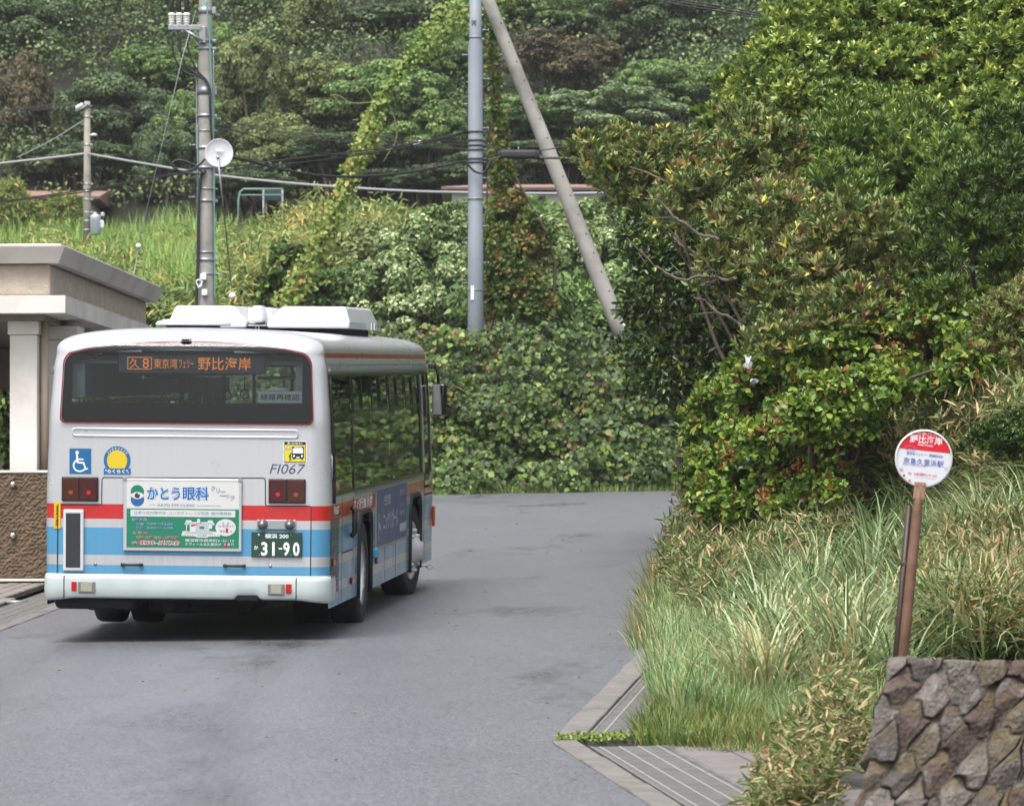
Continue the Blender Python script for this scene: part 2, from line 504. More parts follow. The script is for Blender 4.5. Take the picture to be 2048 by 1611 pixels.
# ------------------------------------------------------------------ concrete shelter on the left
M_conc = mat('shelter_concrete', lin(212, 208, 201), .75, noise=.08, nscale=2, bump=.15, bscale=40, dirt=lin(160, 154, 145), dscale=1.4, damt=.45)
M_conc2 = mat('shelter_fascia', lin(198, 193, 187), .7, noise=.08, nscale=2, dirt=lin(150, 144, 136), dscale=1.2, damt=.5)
M_render = mat('rough_beige_render', lin(178, 166, 150), .9, noise=.12, nscale=6, bump=1.0, bscale=26)
M_pipe = mat('tan_pipe', lin(166, 150, 130), .45)
M_cap = mat('rust_brown_band', lin(92, 58, 42), .6)
YAW = -.0697
root = thing('shelter', 'pale concrete shelter with wide flat roof left of the bus', 'building', (-5.0, 52, -.088), (0, 0, YAW))
def ring(mb, pts_out, z0, z1, inset0=0.0, mi=0):
    """slab over the plan x -7..0, y 0..7.7, bottom edge drawn in by inset0"""
    x0, y0, x1, y1 = pts_out
    a = inset0
    Vv = [(x0 + a, y0 + a, z0), (x1 - a, y0 + a, z0), (x1 - a, y1 - a, z0), (x0 + a, y1 - a, z0), (x0, y0, z1), (x1, y0, z1), (x1, y1, z1), (x0, y1, z1)]
    mb.add(Vv, [(0, 3, 2, 1), (4, 5, 6, 7), (0, 1, 5, 4), (1, 2, 6, 5), (2, 3, 7, 6), (3, 0, 4, 7)], mi)
mb = MB(); ring(mb, (-7, 0, 0, 7.75), 3.585, 3.762, .09); mb.bbox((-6.95, .05, 3.763), (-.05, 7.7, 3.80), .015)
mb.build('roof_slab', M_conc2, root)
mb = MB(); mb.bbox((-6.8, .2, 3.222), (-.2, 7.5, 3.583), .03); mb.build('parapet_wall', M_render, root)
mb = MB(); ring(mb, (-6.97, .03, .0, 7.6), 3.023, 3.22, .0)
mb.build('beam', M_conc, root)
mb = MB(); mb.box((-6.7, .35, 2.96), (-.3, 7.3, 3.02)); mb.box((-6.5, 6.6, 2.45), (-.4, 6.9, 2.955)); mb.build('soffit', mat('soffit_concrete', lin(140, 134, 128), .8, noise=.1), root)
for k, (x0, y0, x1, y1) in enumerate([(-.70, .42, -.385, .75), (-.53, 1.5, -.12, 1.95), (-.55, 6.1, -.15, 6.5), (-6.4, .45, -6.0, .85), (-6.4, 6.1, -6.0, 6.5)]):
    mb = MB(); mb.bbox((x0, y0, -.1), (x1, y1, 2.80), .015); mb.bbox((x0 - .02, y0 - .02, 2.802), (x1 + .02, y1 + .02, 2.958), .008)
    mb.build('column', M_conc, root)
mb = MB(); mb.tube([(-.335, .60, 1.15), (-.335, .60, 2.955)], .05, 14)
pipe = mb.build('downpipe', M_pipe, root)
mb = MB(); mb.tube([(-.335, .60, 1.165), (-.335, .60, 1.20)], .056, 14); mb.build('pipe_collar', M_cap, pipe)
mb = MB(); mb.bbox((-5.9, 7.0, -.05), (-2.8, 7.2, 1.25), .02); mb.build('rear_panel', mat('dark_panel', lin(72, 66, 60), .8, noise=.1), root)

# low wall with deeply textured brown face
M_brown = mat('brown_textured_wall', lin(98, 82, 64), .85, noise=.3, nscale=14, bump=.5, bscale=60)
wr = thing('low_wall', 'low brown textured wall in a pale border left of the bus', 'wall', (-5.0, 52, -.088), (0, 0, YAW))
n1, n2 = 130, 150
gx = np.linspace(-.78, .45, n1); gz = np.linspace(.06, 1.22, n2); A, B = np.meshgrid(gx, gz)
hh = np.zeros_like(A)
r2 = np.random.default_rng(3)
for k in range(60):
    fx, fz, ph = r2.uniform(-170, 170), r2.uniform(-190, 190), r2.uniform(0, 6.28); hh += np.sin(A * fx + B * fz + ph)
hh = np.tanh(hh / 4) * .0065
V = np.stack([A, -.03 - hh - .012, B], -1).reshape(-1, 3)
ii = (np.arange(n2 - 1)[:, None] * n1 + np.arange(n1 - 1)[None]).ravel()
mesh_np('panel', V, np.stack([ii, ii + 1, ii + n1 + 1, ii + n1], 1), M_brown, wr, True)
mb = MB(); mb.box((-.78, -.0, .05), (.45, .3, 1.23)); mb.build('core', M_brown, wr)
mb = MB(); mb.bbox((-.84, -.05, 1.231), (.5, .32, 1.262), .008); mb.bbox((-.835, -.048, .03), (-.785, .31, 1.23), .008); mb.bbox((.452, -.048, .03), (.49, .31, 1.23), .008); mb.bbox((-.78, -.048, .02), (.45, .31, .052), .006)
mb.build('border', M_conc, wr)
mb = MB(); mb.box((-.82, .02, -.15), (.46, .28, .018)); mb.build('plinth', M_cap, wr)
for z in (1.105, .535):
    mb = MB(); mb.lathe([(0, .0), (.035, .0), (.035, .03), (.02, .045), (0, .048)], Matrix.Translation((-.575, -.05, z)) @ Matrix.Rotation(R(90), 4, 'X'), 14); mb.build('knob', CHROME, wr)

# ------------------------------------------------------------------ houses beyond the grass
M_roofb = mat('brown_sheet_roof', lin(150, 118, 108), .55, noise=.08, nscale=2)
M_hwall = mat('pale_house_wall', lin(205, 203, 198), .8, noise=.06)
M_win = mat('dark_window', (.03, .035, .04, 1), .15)
def house(name, label, x0, x1, Y, zt, h, roofh, depth, hip=False):
    rt = thing(name, label, 'house', ((x0 + x1) / 2, Y, 0))
    w = (x1 - x0) / 2
    mb = MB(); mb.bbox((-w + .35, .35, zt - roofh - h), (w - .35, depth - .35, zt - roofh), .03); wl = mb.build('wall', M_hwall, rt)
    k = 1.2 if hip else .0
    mb = MB()
    zb = zt - roofh
    V = [(-w, 0, zb + .003), (w, 0, zb + .003), (w, depth, zb + .003), (-w, depth, zb + .003), (-w, 0, zb + .14), (w, 0, zb + .14), (w, depth, zb + .14), (-w, depth, zb + .14), (-w + k, depth / 2, zt), (w - k, depth / 2, zt)]
    mb.add(V, [(3, 2, 1, 0), (0, 1, 5, 4), (1, 2, 6, 5), (2, 3, 7, 6), (3, 0, 4, 7), (4, 5, 9, 8), (6, 7, 8, 9), (5, 6, 9), (7, 4, 8)])
    rf = mb.build('roof', M_roofb, rt)
    mb = MB(); mb.bbox((-w, -.09, zb + .02), (w, -.005, zb + .13), .02); mb.build('gutter', mat('gutter_brown', lin(96, 76, 70), .5), rf)
    for q in (-.55, .1, .6):
        mb = MB(); mb.bbox((q * w - .8, .31, zb - 1.5), (q * w + .8, .345, zb - .5), .01); mb.build('window', M_win, rt)
    return rt
a = at(40, 370, 156); b_ = at(198, 370, 156)
house('house', 'brown roofed white house half hidden behind grass at far left', a.x - 4.0, b_.x + .05, 156, a.z + .05, 3.2, .55, 6)
a = at(882, 356, 150); b_ = at(1330, 356, 150)
house('house', 'long brown roofed white house behind the grey utility pole', a.x, b_.x, 150, a.z, 3.0, .42, 5, True)

# teal pipe frame on the slope
M_teal = mat('teal_paint', lin(116, 150, 142), .6)
Y = 140
fr = thing('pipe_frame', 'pale teal pipe frame standing in the scrub right of the dish pole', 'frame', (0, 0, 0))
mb = MB()
mb.tube([at(476, 470, Y), at(477, 400, Y), at(480, 384, Y), at(487, 378, Y), at(566, 378, Y)], .028, 8); mb.tube([at(478, 390, Y), at(566, 390, Y)], .02, 8)
mb.build('rail', M_teal, fr)
for px in (527, 565):
    mb = MB(); mb.tube([at(px, 378, Y + .1), at(px, 470, Y + .1)], .035, 8); mb.build('post', STEEL, fr)
mb = MB(); q0 = at(529, 381, Y + .2); q1 = at(564, 400, Y + .2); mb.bbox((q0.x, Y + .18, q1.z), (q1.x, Y + .22, q0.z), .01); mb.build('panel', mat('dark_green_panel', lin(40, 66, 60), .5), fr)

# ------------------------------------------------------------------ stone wall, front right
M_stone = bpy.data.materials.new('rough_stone'); M_stone.use_nodes = True
nt = M_stone.node_tree; b = nt.nodes['Principled BSDF']; b.inputs['Roughness'].default_value = .8
tc = nt.nodes.new('ShaderNodeTexCoord')
at_ = nt.nodes.new('ShaderNodeAttribute'); at_.attribute_name = 'stone_colour'
n1_ = nz(26, 8, .7); n2_ = nz(190, 4, .7)
c = mixc(1.0, at_.outputs['Color'], mixc(mrange(n1_.outputs[0], .3, .7, 0, 1), (.62, .60, .60, 1), (1.3, 1.28, 1.28, 1)), 'MULTIPLY')
c = mixc(1.0, c, mixc(mrange(n2_.outputs[0], .35, .7, 0, 1), (.7, .7, .7, 1), (1.35, 1.35, 1.35, 1)), 'MULTIPLY')
nt.links.new(c, b.inputs['Base Color'])
bp = nt.nodes.new('ShaderNodeBump'); bp.inputs['Strength'].default_value = 1.0; bp.inputs['Distance'].default_value = .03
nt.links.new(n1_.outputs[0], bp.inputs['Height']); bp2 = nt.nodes.new('ShaderNodeBump'); bp2.inputs['Strength'].default_value = .5; bp2.inputs['Distance'].default_value = .004
nt.links.new(n2_.outputs[0], bp2.inputs['Height']); nt.links.new(bp.outputs[0], bp2.inputs['Normal']); nt.links.new(bp2.outputs[0], b.inputs['Normal'])
WY = 23.4
rw = np.random.default_rng(11)
# the face is unrolled: s runs round the corner (left side, then front), t runs up the face and over the top
s_ = np.arange(-.55, 2.6, .0065); t_ = np.arange(0, 1.46, .0065)
S, T = np.meshgrid(s_, t_)
seeds = []
for j in range(-1, 15):
    for i in range(-7, 22):
        seeds.append((i * .178 + (j % 2) * .089 + rw.uniform(-.030, .030), j * .138 + rw.uniform(-.034, .034)))
seeds = np.array(seeds)
skew = .26
def field(Sa, Ta):
    d1 = np.full(Sa.shape, 9.0); d2 = np.full(Sa.shape, 9.0); idx = np.zeros(Sa.shape, int)
    for k, (a0, b0) in enumerate(seeds):
        dx = (Sa - a0) - skew * (Ta - b0); dz = Ta - b0
        d = (np.abs(dx / .089) ** 1.18 + np.abs(dz / .150) ** 1.18) ** (1 / 1.18)
        n = d < d1
        d2 = np.where(n, d1, np.minimum(d2, d)); idx = np.where(n, k, idx); d1 = np.where(n, d, d1)
    return d1, d2, idx
d1, d2, idx = field(S, T)
HT = .845
gap = smooth(.0, .14, d2 - d1)
tilt = rw.uniform(-1, 1, (len(seeds), 2)); hgt = rw.uniform(.3, 1.1, len(seeds))
rel_s = S - seeds[idx, 0]; rel_t = T - seeds[idx, 1]
facet = np.abs(rel_s * (2.5 * tilt[idx, 0]) + rel_t * 2.2 + .05 * tilt[idx, 1])
pl = rw.uniform(-1, 1, (len(seeds), 4, 2)); pl = pl / np.linalg.norm(pl, axis=2, keepdims=True) * rw.uniform(.12, .55, (len(seeds), 4, 1)); po = rw.uniform(-.012, .012, (len(seeds), 4))
pk = np.max(np.stack([pl[idx, q, 0] * rel_s + pl[idx, q, 1] * rel_t + po[idx, q] for q in range(4)]), 0)
disp = .045 * gap * (.5 + .5 * hgt[idx]) - gap * pk
lump = sum(np.sin(S * fx + T * fz + ph) for fx, fz, ph in rw.uniform(-60, 60, (14, 3))) / 14
fl = sum(np.sin(S * fx_ + T * fz_ + ph) for fx_, fz_, ph in rw.uniform(-260, 260, (20, 3))) / 20
disp = disp + .012 * lump + .010 * fl
ontop = smooth(HT - .03, HT + .04, T)
tt = np.minimum(T, HT); over = np.maximum(T - HT, 0)
over = np.where(over > 0, over, 0)
disp = disp * (1 - .75 * ontop)
# base shape: front face battered back by .16, the left end battered by .23
fx = np.where(S < 0, 0, S); sx = np.where(S < 0, -S, 0)
zb = -1.275
bx = 1.715 + .235 * tt + fx + .3 * np.where(S < 0, -S, 0); by = WY - .05 + .16 * tt + sx
nxv = np.where(S < 0, -1.0, 0.0); nyv = np.where(S < 0, 0.0, -1.0)
cr = smooth(-.06, .06, S)
nxv = -(1 - cr); nyv = -cr
PX = bx + nxv * disp * (1 - ontop); PY = by + nyv * disp * (1 - ontop); PZ = zb + tt + ontop * disp * .9 + .0 * S
PX = PX + np.where(S < 0, over, 0); PY = PY + np.where(S >= 0, over, 0)
PZ = PZ - .03 * over + .012 * np.sin(S * 9) * ontop - .018 * smooth(.0, .02, over) + .02 * (1 - smooth(0, .25, np.abs(S))) * ontop
V = np.stack([PX, PY, PZ], -1).reshape(-1, 3)
pal = np.array([lin(112, 106, 100)[:3], lin(92, 87, 82)[:3], lin(106, 92, 82)[:3], lin(94, 80, 72)[:3], lin(126, 119, 112)[:3], lin(106, 97, 82)[:3]])
ci = rw.integers(0, len(pal), len(seeds)); colr = pal[ci][idx]
# moss grows on the upper shoulder of each stone below the top course
moss = smooth(.1, .55, rel_t / .118 + .35 * lump) * (T < HT - .16) * rw.uniform(0, 1, len(seeds))[idx]
colr = colr + (np.array(lin(106, 94, 54)[:3]) - colr) * (np.clip(moss, 0, .6)[..., None])
lich = (smooth(.55, .8, lump * 2 + rw.uniform(-.2, .4, len(seeds))[idx]) * .5)[..., None]
colr = colr + (np.array(lin(146, 142, 138)[:3]) - colr) * lich
joint_shade = (1 - gap)[..., None] * .75  # shade of the recessed joints, darkened into the stone colour
colr = colr + (np.array(lin(44, 41, 38)[:3]) - colr) * joint_shade
colr = np.where(ontop[..., None] > .5, np.array(lin(98, 91, 89)[:3]) * (1 + .25 * lump[..., None]), colr)
ns, ntt = len(s_), len(t_)
ii = (np.arange(ntt - 1)[:, None] * ns + np.arange(ns - 1)[None]).ravel()
sw = mesh_np('stone_wall', V, np.stack([ii, ii + 1, ii + ns + 1, ii + ns], 1), M_stone, None, True)
ca = sw.data.attributes.new('stone_colour', 'FLOAT_COLOR', 'POINT')
ca.data.foreach_set('color', np.concatenate([colr.reshape(-1, 3), np.ones((colr.shape[0] * colr.shape[1], 1))], 1).astype(np.float32).ravel())
tag(sw, 'low wall of rough purplish grey stones in front of the bus stop sign', 'stone wall')
# ================================================================== the bus
BL = 10.32                                   # length
bus = thing('bus', 'silver city bus with red and blue stripes driving away uphill', 'bus', (-2.824, 40.23, -.576), (R(2.6), R(.66), -.0697))
bus.rotation_mode = 'XYZ'

# ---- paint: bands set out by height on the body
M_paint = bpy.data.materials.new('bus_paint'); M_paint.use_nodes = True
nt = M_paint.node_tree; b = nt.nodes['Principled BSDF']
b.inputs['Roughness'].default_value = .33; b.inputs['Coat Weight'].default_value = .5; b.inputs['Coat Roughness'].default_value = .12
tc = nt.nodes.new('ShaderNodeTexCoord'); sp = nt.nodes.new('ShaderNodeSeparateXYZ'); nt.links.new(tc.outputs['Object'], sp.inputs[0])
def mth(op, a, c=None, d=None):
    n = nt.nodes.new('ShaderNodeMath'); n.operation = op
    for i, v in enumerate((a, c, d)):
        if v is None: continue
        if hasattr(v, 'is_linked'): nt.links.new(v, n.inputs[i])
        else: n.inputs[i].default_value = v
    return n.outputs[0]
ox, oy, oz = sp.outputs
def between(s, lo, hi): return mth('MULTIPLY', mth('GREATER_THAN', s, lo), mth('LESS_THAN', s, hi))
side = mth('GREATER_THAN', mth('ABSOLUTE', ox), 1.236)
notside = mth('SUBTRACT', 1.0, side)
SILV = lin(195, 197, 200); RED = lin(184, 14, 18); BLUE = lin(66, 144, 186); WHT = lin(190, 194, 200); SBLUE = lin(94, 150, 186)
red = between(oz, 1.058, 1.187)
blue = mth('MAXIMUM', between(oz, .746, .983), mth('MULTIPLY', between(oz, .40, .660), notside))
blue_s = mth('MULTIPLY', side, mth('MAXIMUM', between(oz, .505, .660), between(oz, .2, .425)))
wht_s = mth('MULTIPLY', side, between(oz, .425, .505))
top_red = mth('MULTIPLY', between(oz, 2.462, 2.505), mth('MULTIPLY', mth('GREATER_THAN', mth('ABSOLUTE', ox), 1.10), mth('GREATER_THAN', oy, .24)))
cor_red = mth('MULTIPLY', mth('MULTIPLY', between(oy, .205, .232), between(oz, 1.187, 2.50)), mth('GREATER_THAN', mth('ABSOLUTE', ox), 1.14))
n = nz(3.0, 6, .65); n2 = nz(40, 3, .6)
c = mixc(red, SILV, RED); c = mixc(blue, c, BLUE); c = mixc(blue_s, c, SBLUE); c = mixc(wht_s, c, WHT); c = mixc(mth('MAXIMUM', top_red, cor_red), c, lin(190, 50, 46))
nst = nz(26, 6, .65, (1, 1, .05))
grime = mth('MULTIPLY', mrange(oz, .25, 1.2, .62, .13), mth('MULTIPLY', mrange(n.outputs[0], .3, .7, .4, 1.0), mrange(nst.outputs[0], .35, .65, .45, 1.0)))
c = mixc(grime, c, lin(104, 100, 94))
nt.links.new(c, b.inputs['Base Color'])
nt.links.new(mth('MULTIPLY', mth('SUBTRACT', 1.0, mth('MAXIMUM', red, mth('MAXIMUM', blue, blue_s))), .35), b.inputs['Metallic'])
nt.links.new(mrange(n.outputs[0], .3, .7, .25, .42), b.inputs['Roughness'])
M_bumper = mat('bumper_paint', lin(180, 191, 189), .32, noise=.06, nscale=3, coat=.4, dirt=lin(150, 154, 150), dscale=2.5, damt=.35)
M_dome = M_paint
M_under = mat('underbody', (.01, .01, .011, 1), .9)
M_inside = mat('interior_grey', lin(196, 202, 204), .6)
M_floor = mat('interior_floor', lin(80, 84, 90), .7)
M_seat = mat('seat_cloth', lin(60, 78, 110), .8)
M_rail = mat('grab_rail', lin(205, 160, 60), .4)
def glass(name, col, alpha_tr, rough=.02):
    g = bpy.data.materials.new(name); g.use_nodes = True; t = g.node_tree
    o = t.nodes['Material Output']; t.nodes.remove(t.nodes['Principled BSDF'])
    tr = t.nodes.new('ShaderNodeBsdfTransparent'); tr.inputs[0].default_value = col
    gl = t.nodes.new('ShaderNodeBsdfGlossy'); gl.inputs['Roughness'].default_value = rough
    fr_ = t.nodes.new('ShaderNodeFresnel'); fr_.inputs['IOR'].default_value = 1.48
    mx = t.nodes.new('ShaderNodeMixShader'); t.links.new(fr_.outputs[0], mx.inputs[0]); t.links.new(tr.outputs[0], mx.inputs[1]); t.links.new(gl.outputs[0], mx.inputs[2])
    t.links.new(mx.outputs[0], o.inputs[0]); return g
M_glass = glass('rear_glass', (.56, .62, .63, 1), 1)
M_sglass = glass('tinted_side_glass', (.17, .19, .19, 1), 1, .015)
M_redrim = mat('red_rim', lin(116, 8, 18), .4)
M_redlens = mat('red_lens', (.05, .003, .004, 1), .15, coat=.3)
M_amblens = mat('amber_lens', (.05, .009, .003, 1), .15, coat=.3)
M_redglow = mat('tail_lamp_bulb', (.3, .01, .01, 1), .3, emit=(1, .05, .03, 1), estr=.10)
M_ambglow = mat('turn_lamp_bulb', (.2, .05, .01, 1), .3, emit=(1, .25, .03, 1), estr=.03)

def hw(z):
    return np.interp(z, [.2, .3, 1.0, 1.3, 2.0, 2.37, 2.48], [1.238, 1.240, 1.246, 1.244, 1.218, 1.190, 1.170])
def ring_at(z):
    """half width, rear y, front y, corner radii of the body at height z"""
    yb = np.interp(z, [.2, 1.9, 2.48], [.0, .0, .05]); yf = BL - np.interp(z, [.2, 1.1, 2.48], [.02, .0, .18])
    w = float(hw(min(z, 2.48)))
    if z > 2.48:
        u = (z - 2.48) / .238; u = min(u, 1.0)
        k = (1 - u ** 3.3) ** (1 / 2.7)
        w = max(1.170 * k, .04); e = 1 - (1 - u ** 2.4) ** (1 / 2.4)
        yb += .60 * e; yf -= .35 * e
    return w, float(yb), float(yf)
zl = sorted(set([round(z, 4) for z in list(np.arange(.30, 1.06, .04)) + list(np.arange(1.06, 2.48, .025)) + [2.48, 2.50, 2.52, 2.54, 2.56, 2.58, 2.60, 2.62, 2.64, 2.66, 2.675, 2.69, 2.70, 2.708, 2.7135, 2.7165, 2.718]]))
NS = 190; NR = 88; NCr = 7
def loop_at(z):
    w, yb, yf = ring_at(z); r = min(.17, w * .9); rf = min(.14, w * .9)
    P = []
    P += [(w, y) for y in np.linspace(yb + r, yf - rf, NS)]                       # right side, rear to front
    P += [(w - rf + rf * math.cos(a), yf - rf + rf * math.sin(a)) for a in np.linspace(0, math.pi / 2, NCr + 2)[1:-1]]
    P += [(x, yf) for x in np.linspace(w - rf, -w + rf, NR // 2)]
    P += [(-w + rf - rf * math.sin(a), yf - rf + rf * math.cos(a)) for a in np.linspace(0, math.pi / 2, NCr + 2)[1:-1]]
    P += [(-w, y) for y in np.linspace(yf - rf, yb + r, NS)]
    P += [(-w + r - r * math.cos(a), yb + r - r * math.sin(a)) for a in np.linspace(0, math.pi / 2, NCr + 2)[1:-1]]
    P += [(x, yb) for x in np.linspace(-w + r, w - r, NR)]
    P += [(w - r + r * math.sin(a), yb + r - r * math.cos(a)) for a in np.linspace(0, math.pi / 2, NCr + 2)[1:-1]]
    return np.array([(x, y, z) for x, y in P])
loops = [loop_at(z) for z in zl]; NP = len(loops[0])
V = np.concatenate(loops)
fs = []
ARCH = [(2.40, 3.52, 1.045), (7.52, 8.66, 1.055)]
def win_top(x): return 2.575 - .055 * (abs(x) / 1.0) ** 2.6
for i in range(len(zl) - 1):
    for k in range(NP):
        k2 = (k + 1) % NP; q = (i * NP + k, i * NP + k2, (i + 1) * NP + k2, (i + 1) * NP + k)
        c_ = V[list(q)].mean(0); x, y, z = c_
        if abs(x) > 1.1 and .40 < y < BL - .45:
            if 1.315 < z < 2.30: continue                       # side window openings
            if any(a_ < y < b__ and (z < zt - .12 or (z < zt and a_ + .12 < y < b__ - .12)) for a_, b__, zt in ARCH): continue
        if y < .3 and abs(x) < 1.035 and 1.93 < z < win_top(x) - .06: continue      # rear window opening
        if y > BL - .3 and abs(x) < 1.03 and 1.15 < z < 2.35: continue              # windscreen opening
        if y < .12 and z < .45: continue
        fs.append(q)
top = len(zl) - 1
body = mesh_np('body', V, [np.array(fs)], M_paint, bus, True)
# closing strip on the crown
mb = MB(); w, yb, yf = ring_at(zl[-1]); mb.box((-w - .02, yb + .0, 2.7155), (w + .02, yf, 2.7185)); mb.build('roof_crown', M_paint, bus)

# ---- glazing
def side_x(z, s): return s * (float(hw(z)) + .004)
def side_panel(y0, y1, z0, z1, out=.004, n=6, s=1):
    zs = np.linspace(z0, z1, n); Vv = []
    for z in zs:
        x = s * (float(hw(z)) + out); Vv += [(x, y0, z), (x, y1, z)]
    F_ = [(2 * i, 2 * i + 1, 2 * i + 3, 2 * i + 2) if s > 0 else (2 * i + 1, 2 * i, 2 * i + 2, 2 * i + 3) for i in range(n - 1)]
    return Vv, F_
def sp_obj(name, y0, y1, z0, z1, m_, out=.004, s=1, parent=bus, thick=0.0):
    mb = MB()
    if thick:
        for a_, z in enumerate(np.linspace(z0, z1, 5)[:-1]):
            zz = z + (z1 - z0) / 4
            xa, xb = float(hw(z)), float(hw(zz)); i_, o_ = out, out + thick
            Vv = [(s * (xa + i_), y0, z), (s * (xa + o_), y0, z), (s * (xa + o_), y1, z), (s * (xa + i_), y1, z), (s * (xb + i_), y0, zz), (s * (xb + o_), y0, zz), (s * (xb + o_), y1, zz), (s * (xb + i_), y1, zz)]
            mb.add(Vv, [(0, 1, 5, 4), (1, 2, 6, 5), (2, 3, 7, 6)] + ([(0, 3, 2, 1)] if a_ == 0 else []) + ([(4, 5, 6, 7)] if a_ == 3 else []))
    else: mb.add(*side_panel(y0, y1, z0, z1, out, s=s))
    return mb.build(name, m_, parent)
for s in (1, -1):
    bays = [(.30, 1.93), (2.03, 3.68), (3.72, 5.40), (5.44, 7.10), (7.14, 8.72)] if s > 0 else [(.30, 1.93), (2.03, 3.68), (3.72, 5.40), (5.44, 7.10), (7.14, 8.72)]
    for y0, y1 in bays:
        g = sp_obj('side_window', y0, y1, 1.285, 2.30, M_sglass, .003, s)
        if y0 > 2:
            sp_obj('transom', y0 + .0, y1, 1.965, 1.995, GLOSSBLACK, .006, s, g, .012)
            ym = (y0 + y1) / 2
            sp_obj('mullion', ym - .028, ym + .028, 1.996, 2.28, GLOSSBLACK, .006, s, g, .012)
            sp_obj('mullion', y0, y0 + .035, 1.996, 2.28, GLOSSBLACK, .006, s, g, .012)
    sp_obj('driver_window', 9.16, 9.83, 1.10 if s > 0 else 1.285, 2.30, M_sglass, .003, s)
    for y0, y1 in ((.255, .30), (1.931, 2.029), (8.74, 8.92), (9.835, 9.87)):
        sp_obj('window_pillar', y0, y1, 1.26, 2.31, GLOSSBLACK, .005, s, bus, .008)
    sp_obj('pillar_cover', 8.925, 9.155, 1.27, 2.31, M_paint, .003, s, bus, .006)
    sp_obj('window_rail', .26, 9.80, 2.302, 2.325, GLOSSBLACK, .006, s, bus, .012)
    sp_obj('window_rail', .26, 8.95, 1.262, 1.284, GLOSSBLACK, .006, s, bus, .010)
    sp_obj('rain_gutter', .26, 9.9, 2.345, 2.372, STEEL, .004, s, bus, .02)
    sp_obj('side_moulding', .26, 9.9, 2.405, 2.415, STEEL, .004, s, bus, .006)
    sp_obj('sill_strip', 2.1, 8.9, 1.225, 1.250, STEEL, .004, s, bus, .01)
# rear window: one bonded pane with black border, set in a thin red rim
RWX = 1.093
def rear_outline(g=0.0, n=14):
    """closed outline of the rear window grown by g"""
    x0, z0 = RWX + g, 1.895 - g
    P = []
    for k in range(n + 1):                                    # bottom edge and its corners
        pass
    rb = .05
    for a in np.linspace(-90, 0, 6): P.append((x0 - rb + rb * math.cos(R(a)), z0 + rb + rb * math.sin(R(a))))
    xt = x0 - .02; rt = .13; ztop = 2.475 + g
    P.append((x0 - .018, 2.30))
    for a in np.linspace(0, 68, 6): P.append((xt - rt + rt * math.cos(R(a)), ztop - rt + rt * math.sin(R(a)) + .03))
    for x in np.linspace(.86, -.86, 25): P.append((x, 2.588 + g - .085 * (abs(x) / 1.0) ** 2.3))
    L = [(-x, z) for x, z in P[:12]][::-1]
    return P + L
def rear_y(z): return float(ring_at(z)[1]) - .010
def rear_strip(mb, A, B_, y, mi=0):
    n = len(A); Vv = [(x, rear_y(z) + y, z) for x, z in A] + [(x, rear_y(z) + y, z) for x, z in B_]
    mb.add(Vv, [(i, (i + 1) % n, n + (i + 1) % n, n + i) for i in range(n)], mi)
out = rear_outline(0.0)
def fill(mb, A, y, zmid=None, mi=0, rows=14):
    """fills an outline with rows so the pane follows the rear face"""
    zs = [z for _, z in A]; lo, hi = min(zs), max(zs); n = len(A)
    def xat(z):
        r_ = [0.0]
        for i in range(n):
            (x1, z1), (x2, z2) = A[i], A[(i + 1) % n]
            if (z1 - z) * (z2 - z) <= 0 and z1 != z2:
                r_.append(x1 + (x2 - x1) * (z - z1) / (z2 - z1))
        return max(r_)
    Z = [lo + (hi - lo) * t for t in np.linspace(.0005, .9995, rows * 3)]
    nxc = 12; Vv = []
    for z in Z:
        w_ = xat(z)
        for k in range(nxc + 1): Vv.append((-w_ + 2 * w_ * k / nxc, rear_y(z) + y, z))
    mb.add(Vv, [(i * (nxc + 1) + k, i * (nxc + 1) + k + 1, (i + 1) * (nxc + 1) + k + 1, (i + 1) * (nxc + 1) + k) for i in range(len(Z) - 1) for k in range(nxc)], mi)
mb = MB(); fill(mb, out, -.006)
rwin = mb.build('rear_window', M_glass, bus)
mb = MB(); rear_strip(mb, rear_outline(.012), rear_outline(.001), -.008)
mb.build('window_rim', M_redrim, rwin)
def inner_outline():
    P = []
    for x, z in rear_outline(0.0):
        zz = max(z, 2.065)
        sx_ = 1 if x > 0 else -1
        P.append((sx_ * min(abs(x), 1.0) if abs(x) > .9 else x * .99, min(zz, 2.588 - .085 * abs(x) ** 2.3 - .055)))
    return P
mb = MB(); rear_strip(mb, rear_outline(.0), inner_outline(), -.002)
fr_b = mb.build('black_border', mat('window_border', (.006, .006, .007, 1), .6, spec=.1), rwin)
mb = MB(); mb.box((-1.02, .03, 1.85), (1.02, .05, 2.064)); mb.build('lower_border', M_under, rwin)
# windscreen
mb = MB(); mb.add([(-1.06, BL - .02, 1.12), (1.06, BL - .02, 1.12), (1.03, BL - .15, 2.36), (-1.03, BL - .15, 2.36)], [(1, 0, 3, 2)]); mb.build('windscreen', glass('windscreen_glass', (.8, .85, .85, 1), 1), bus)

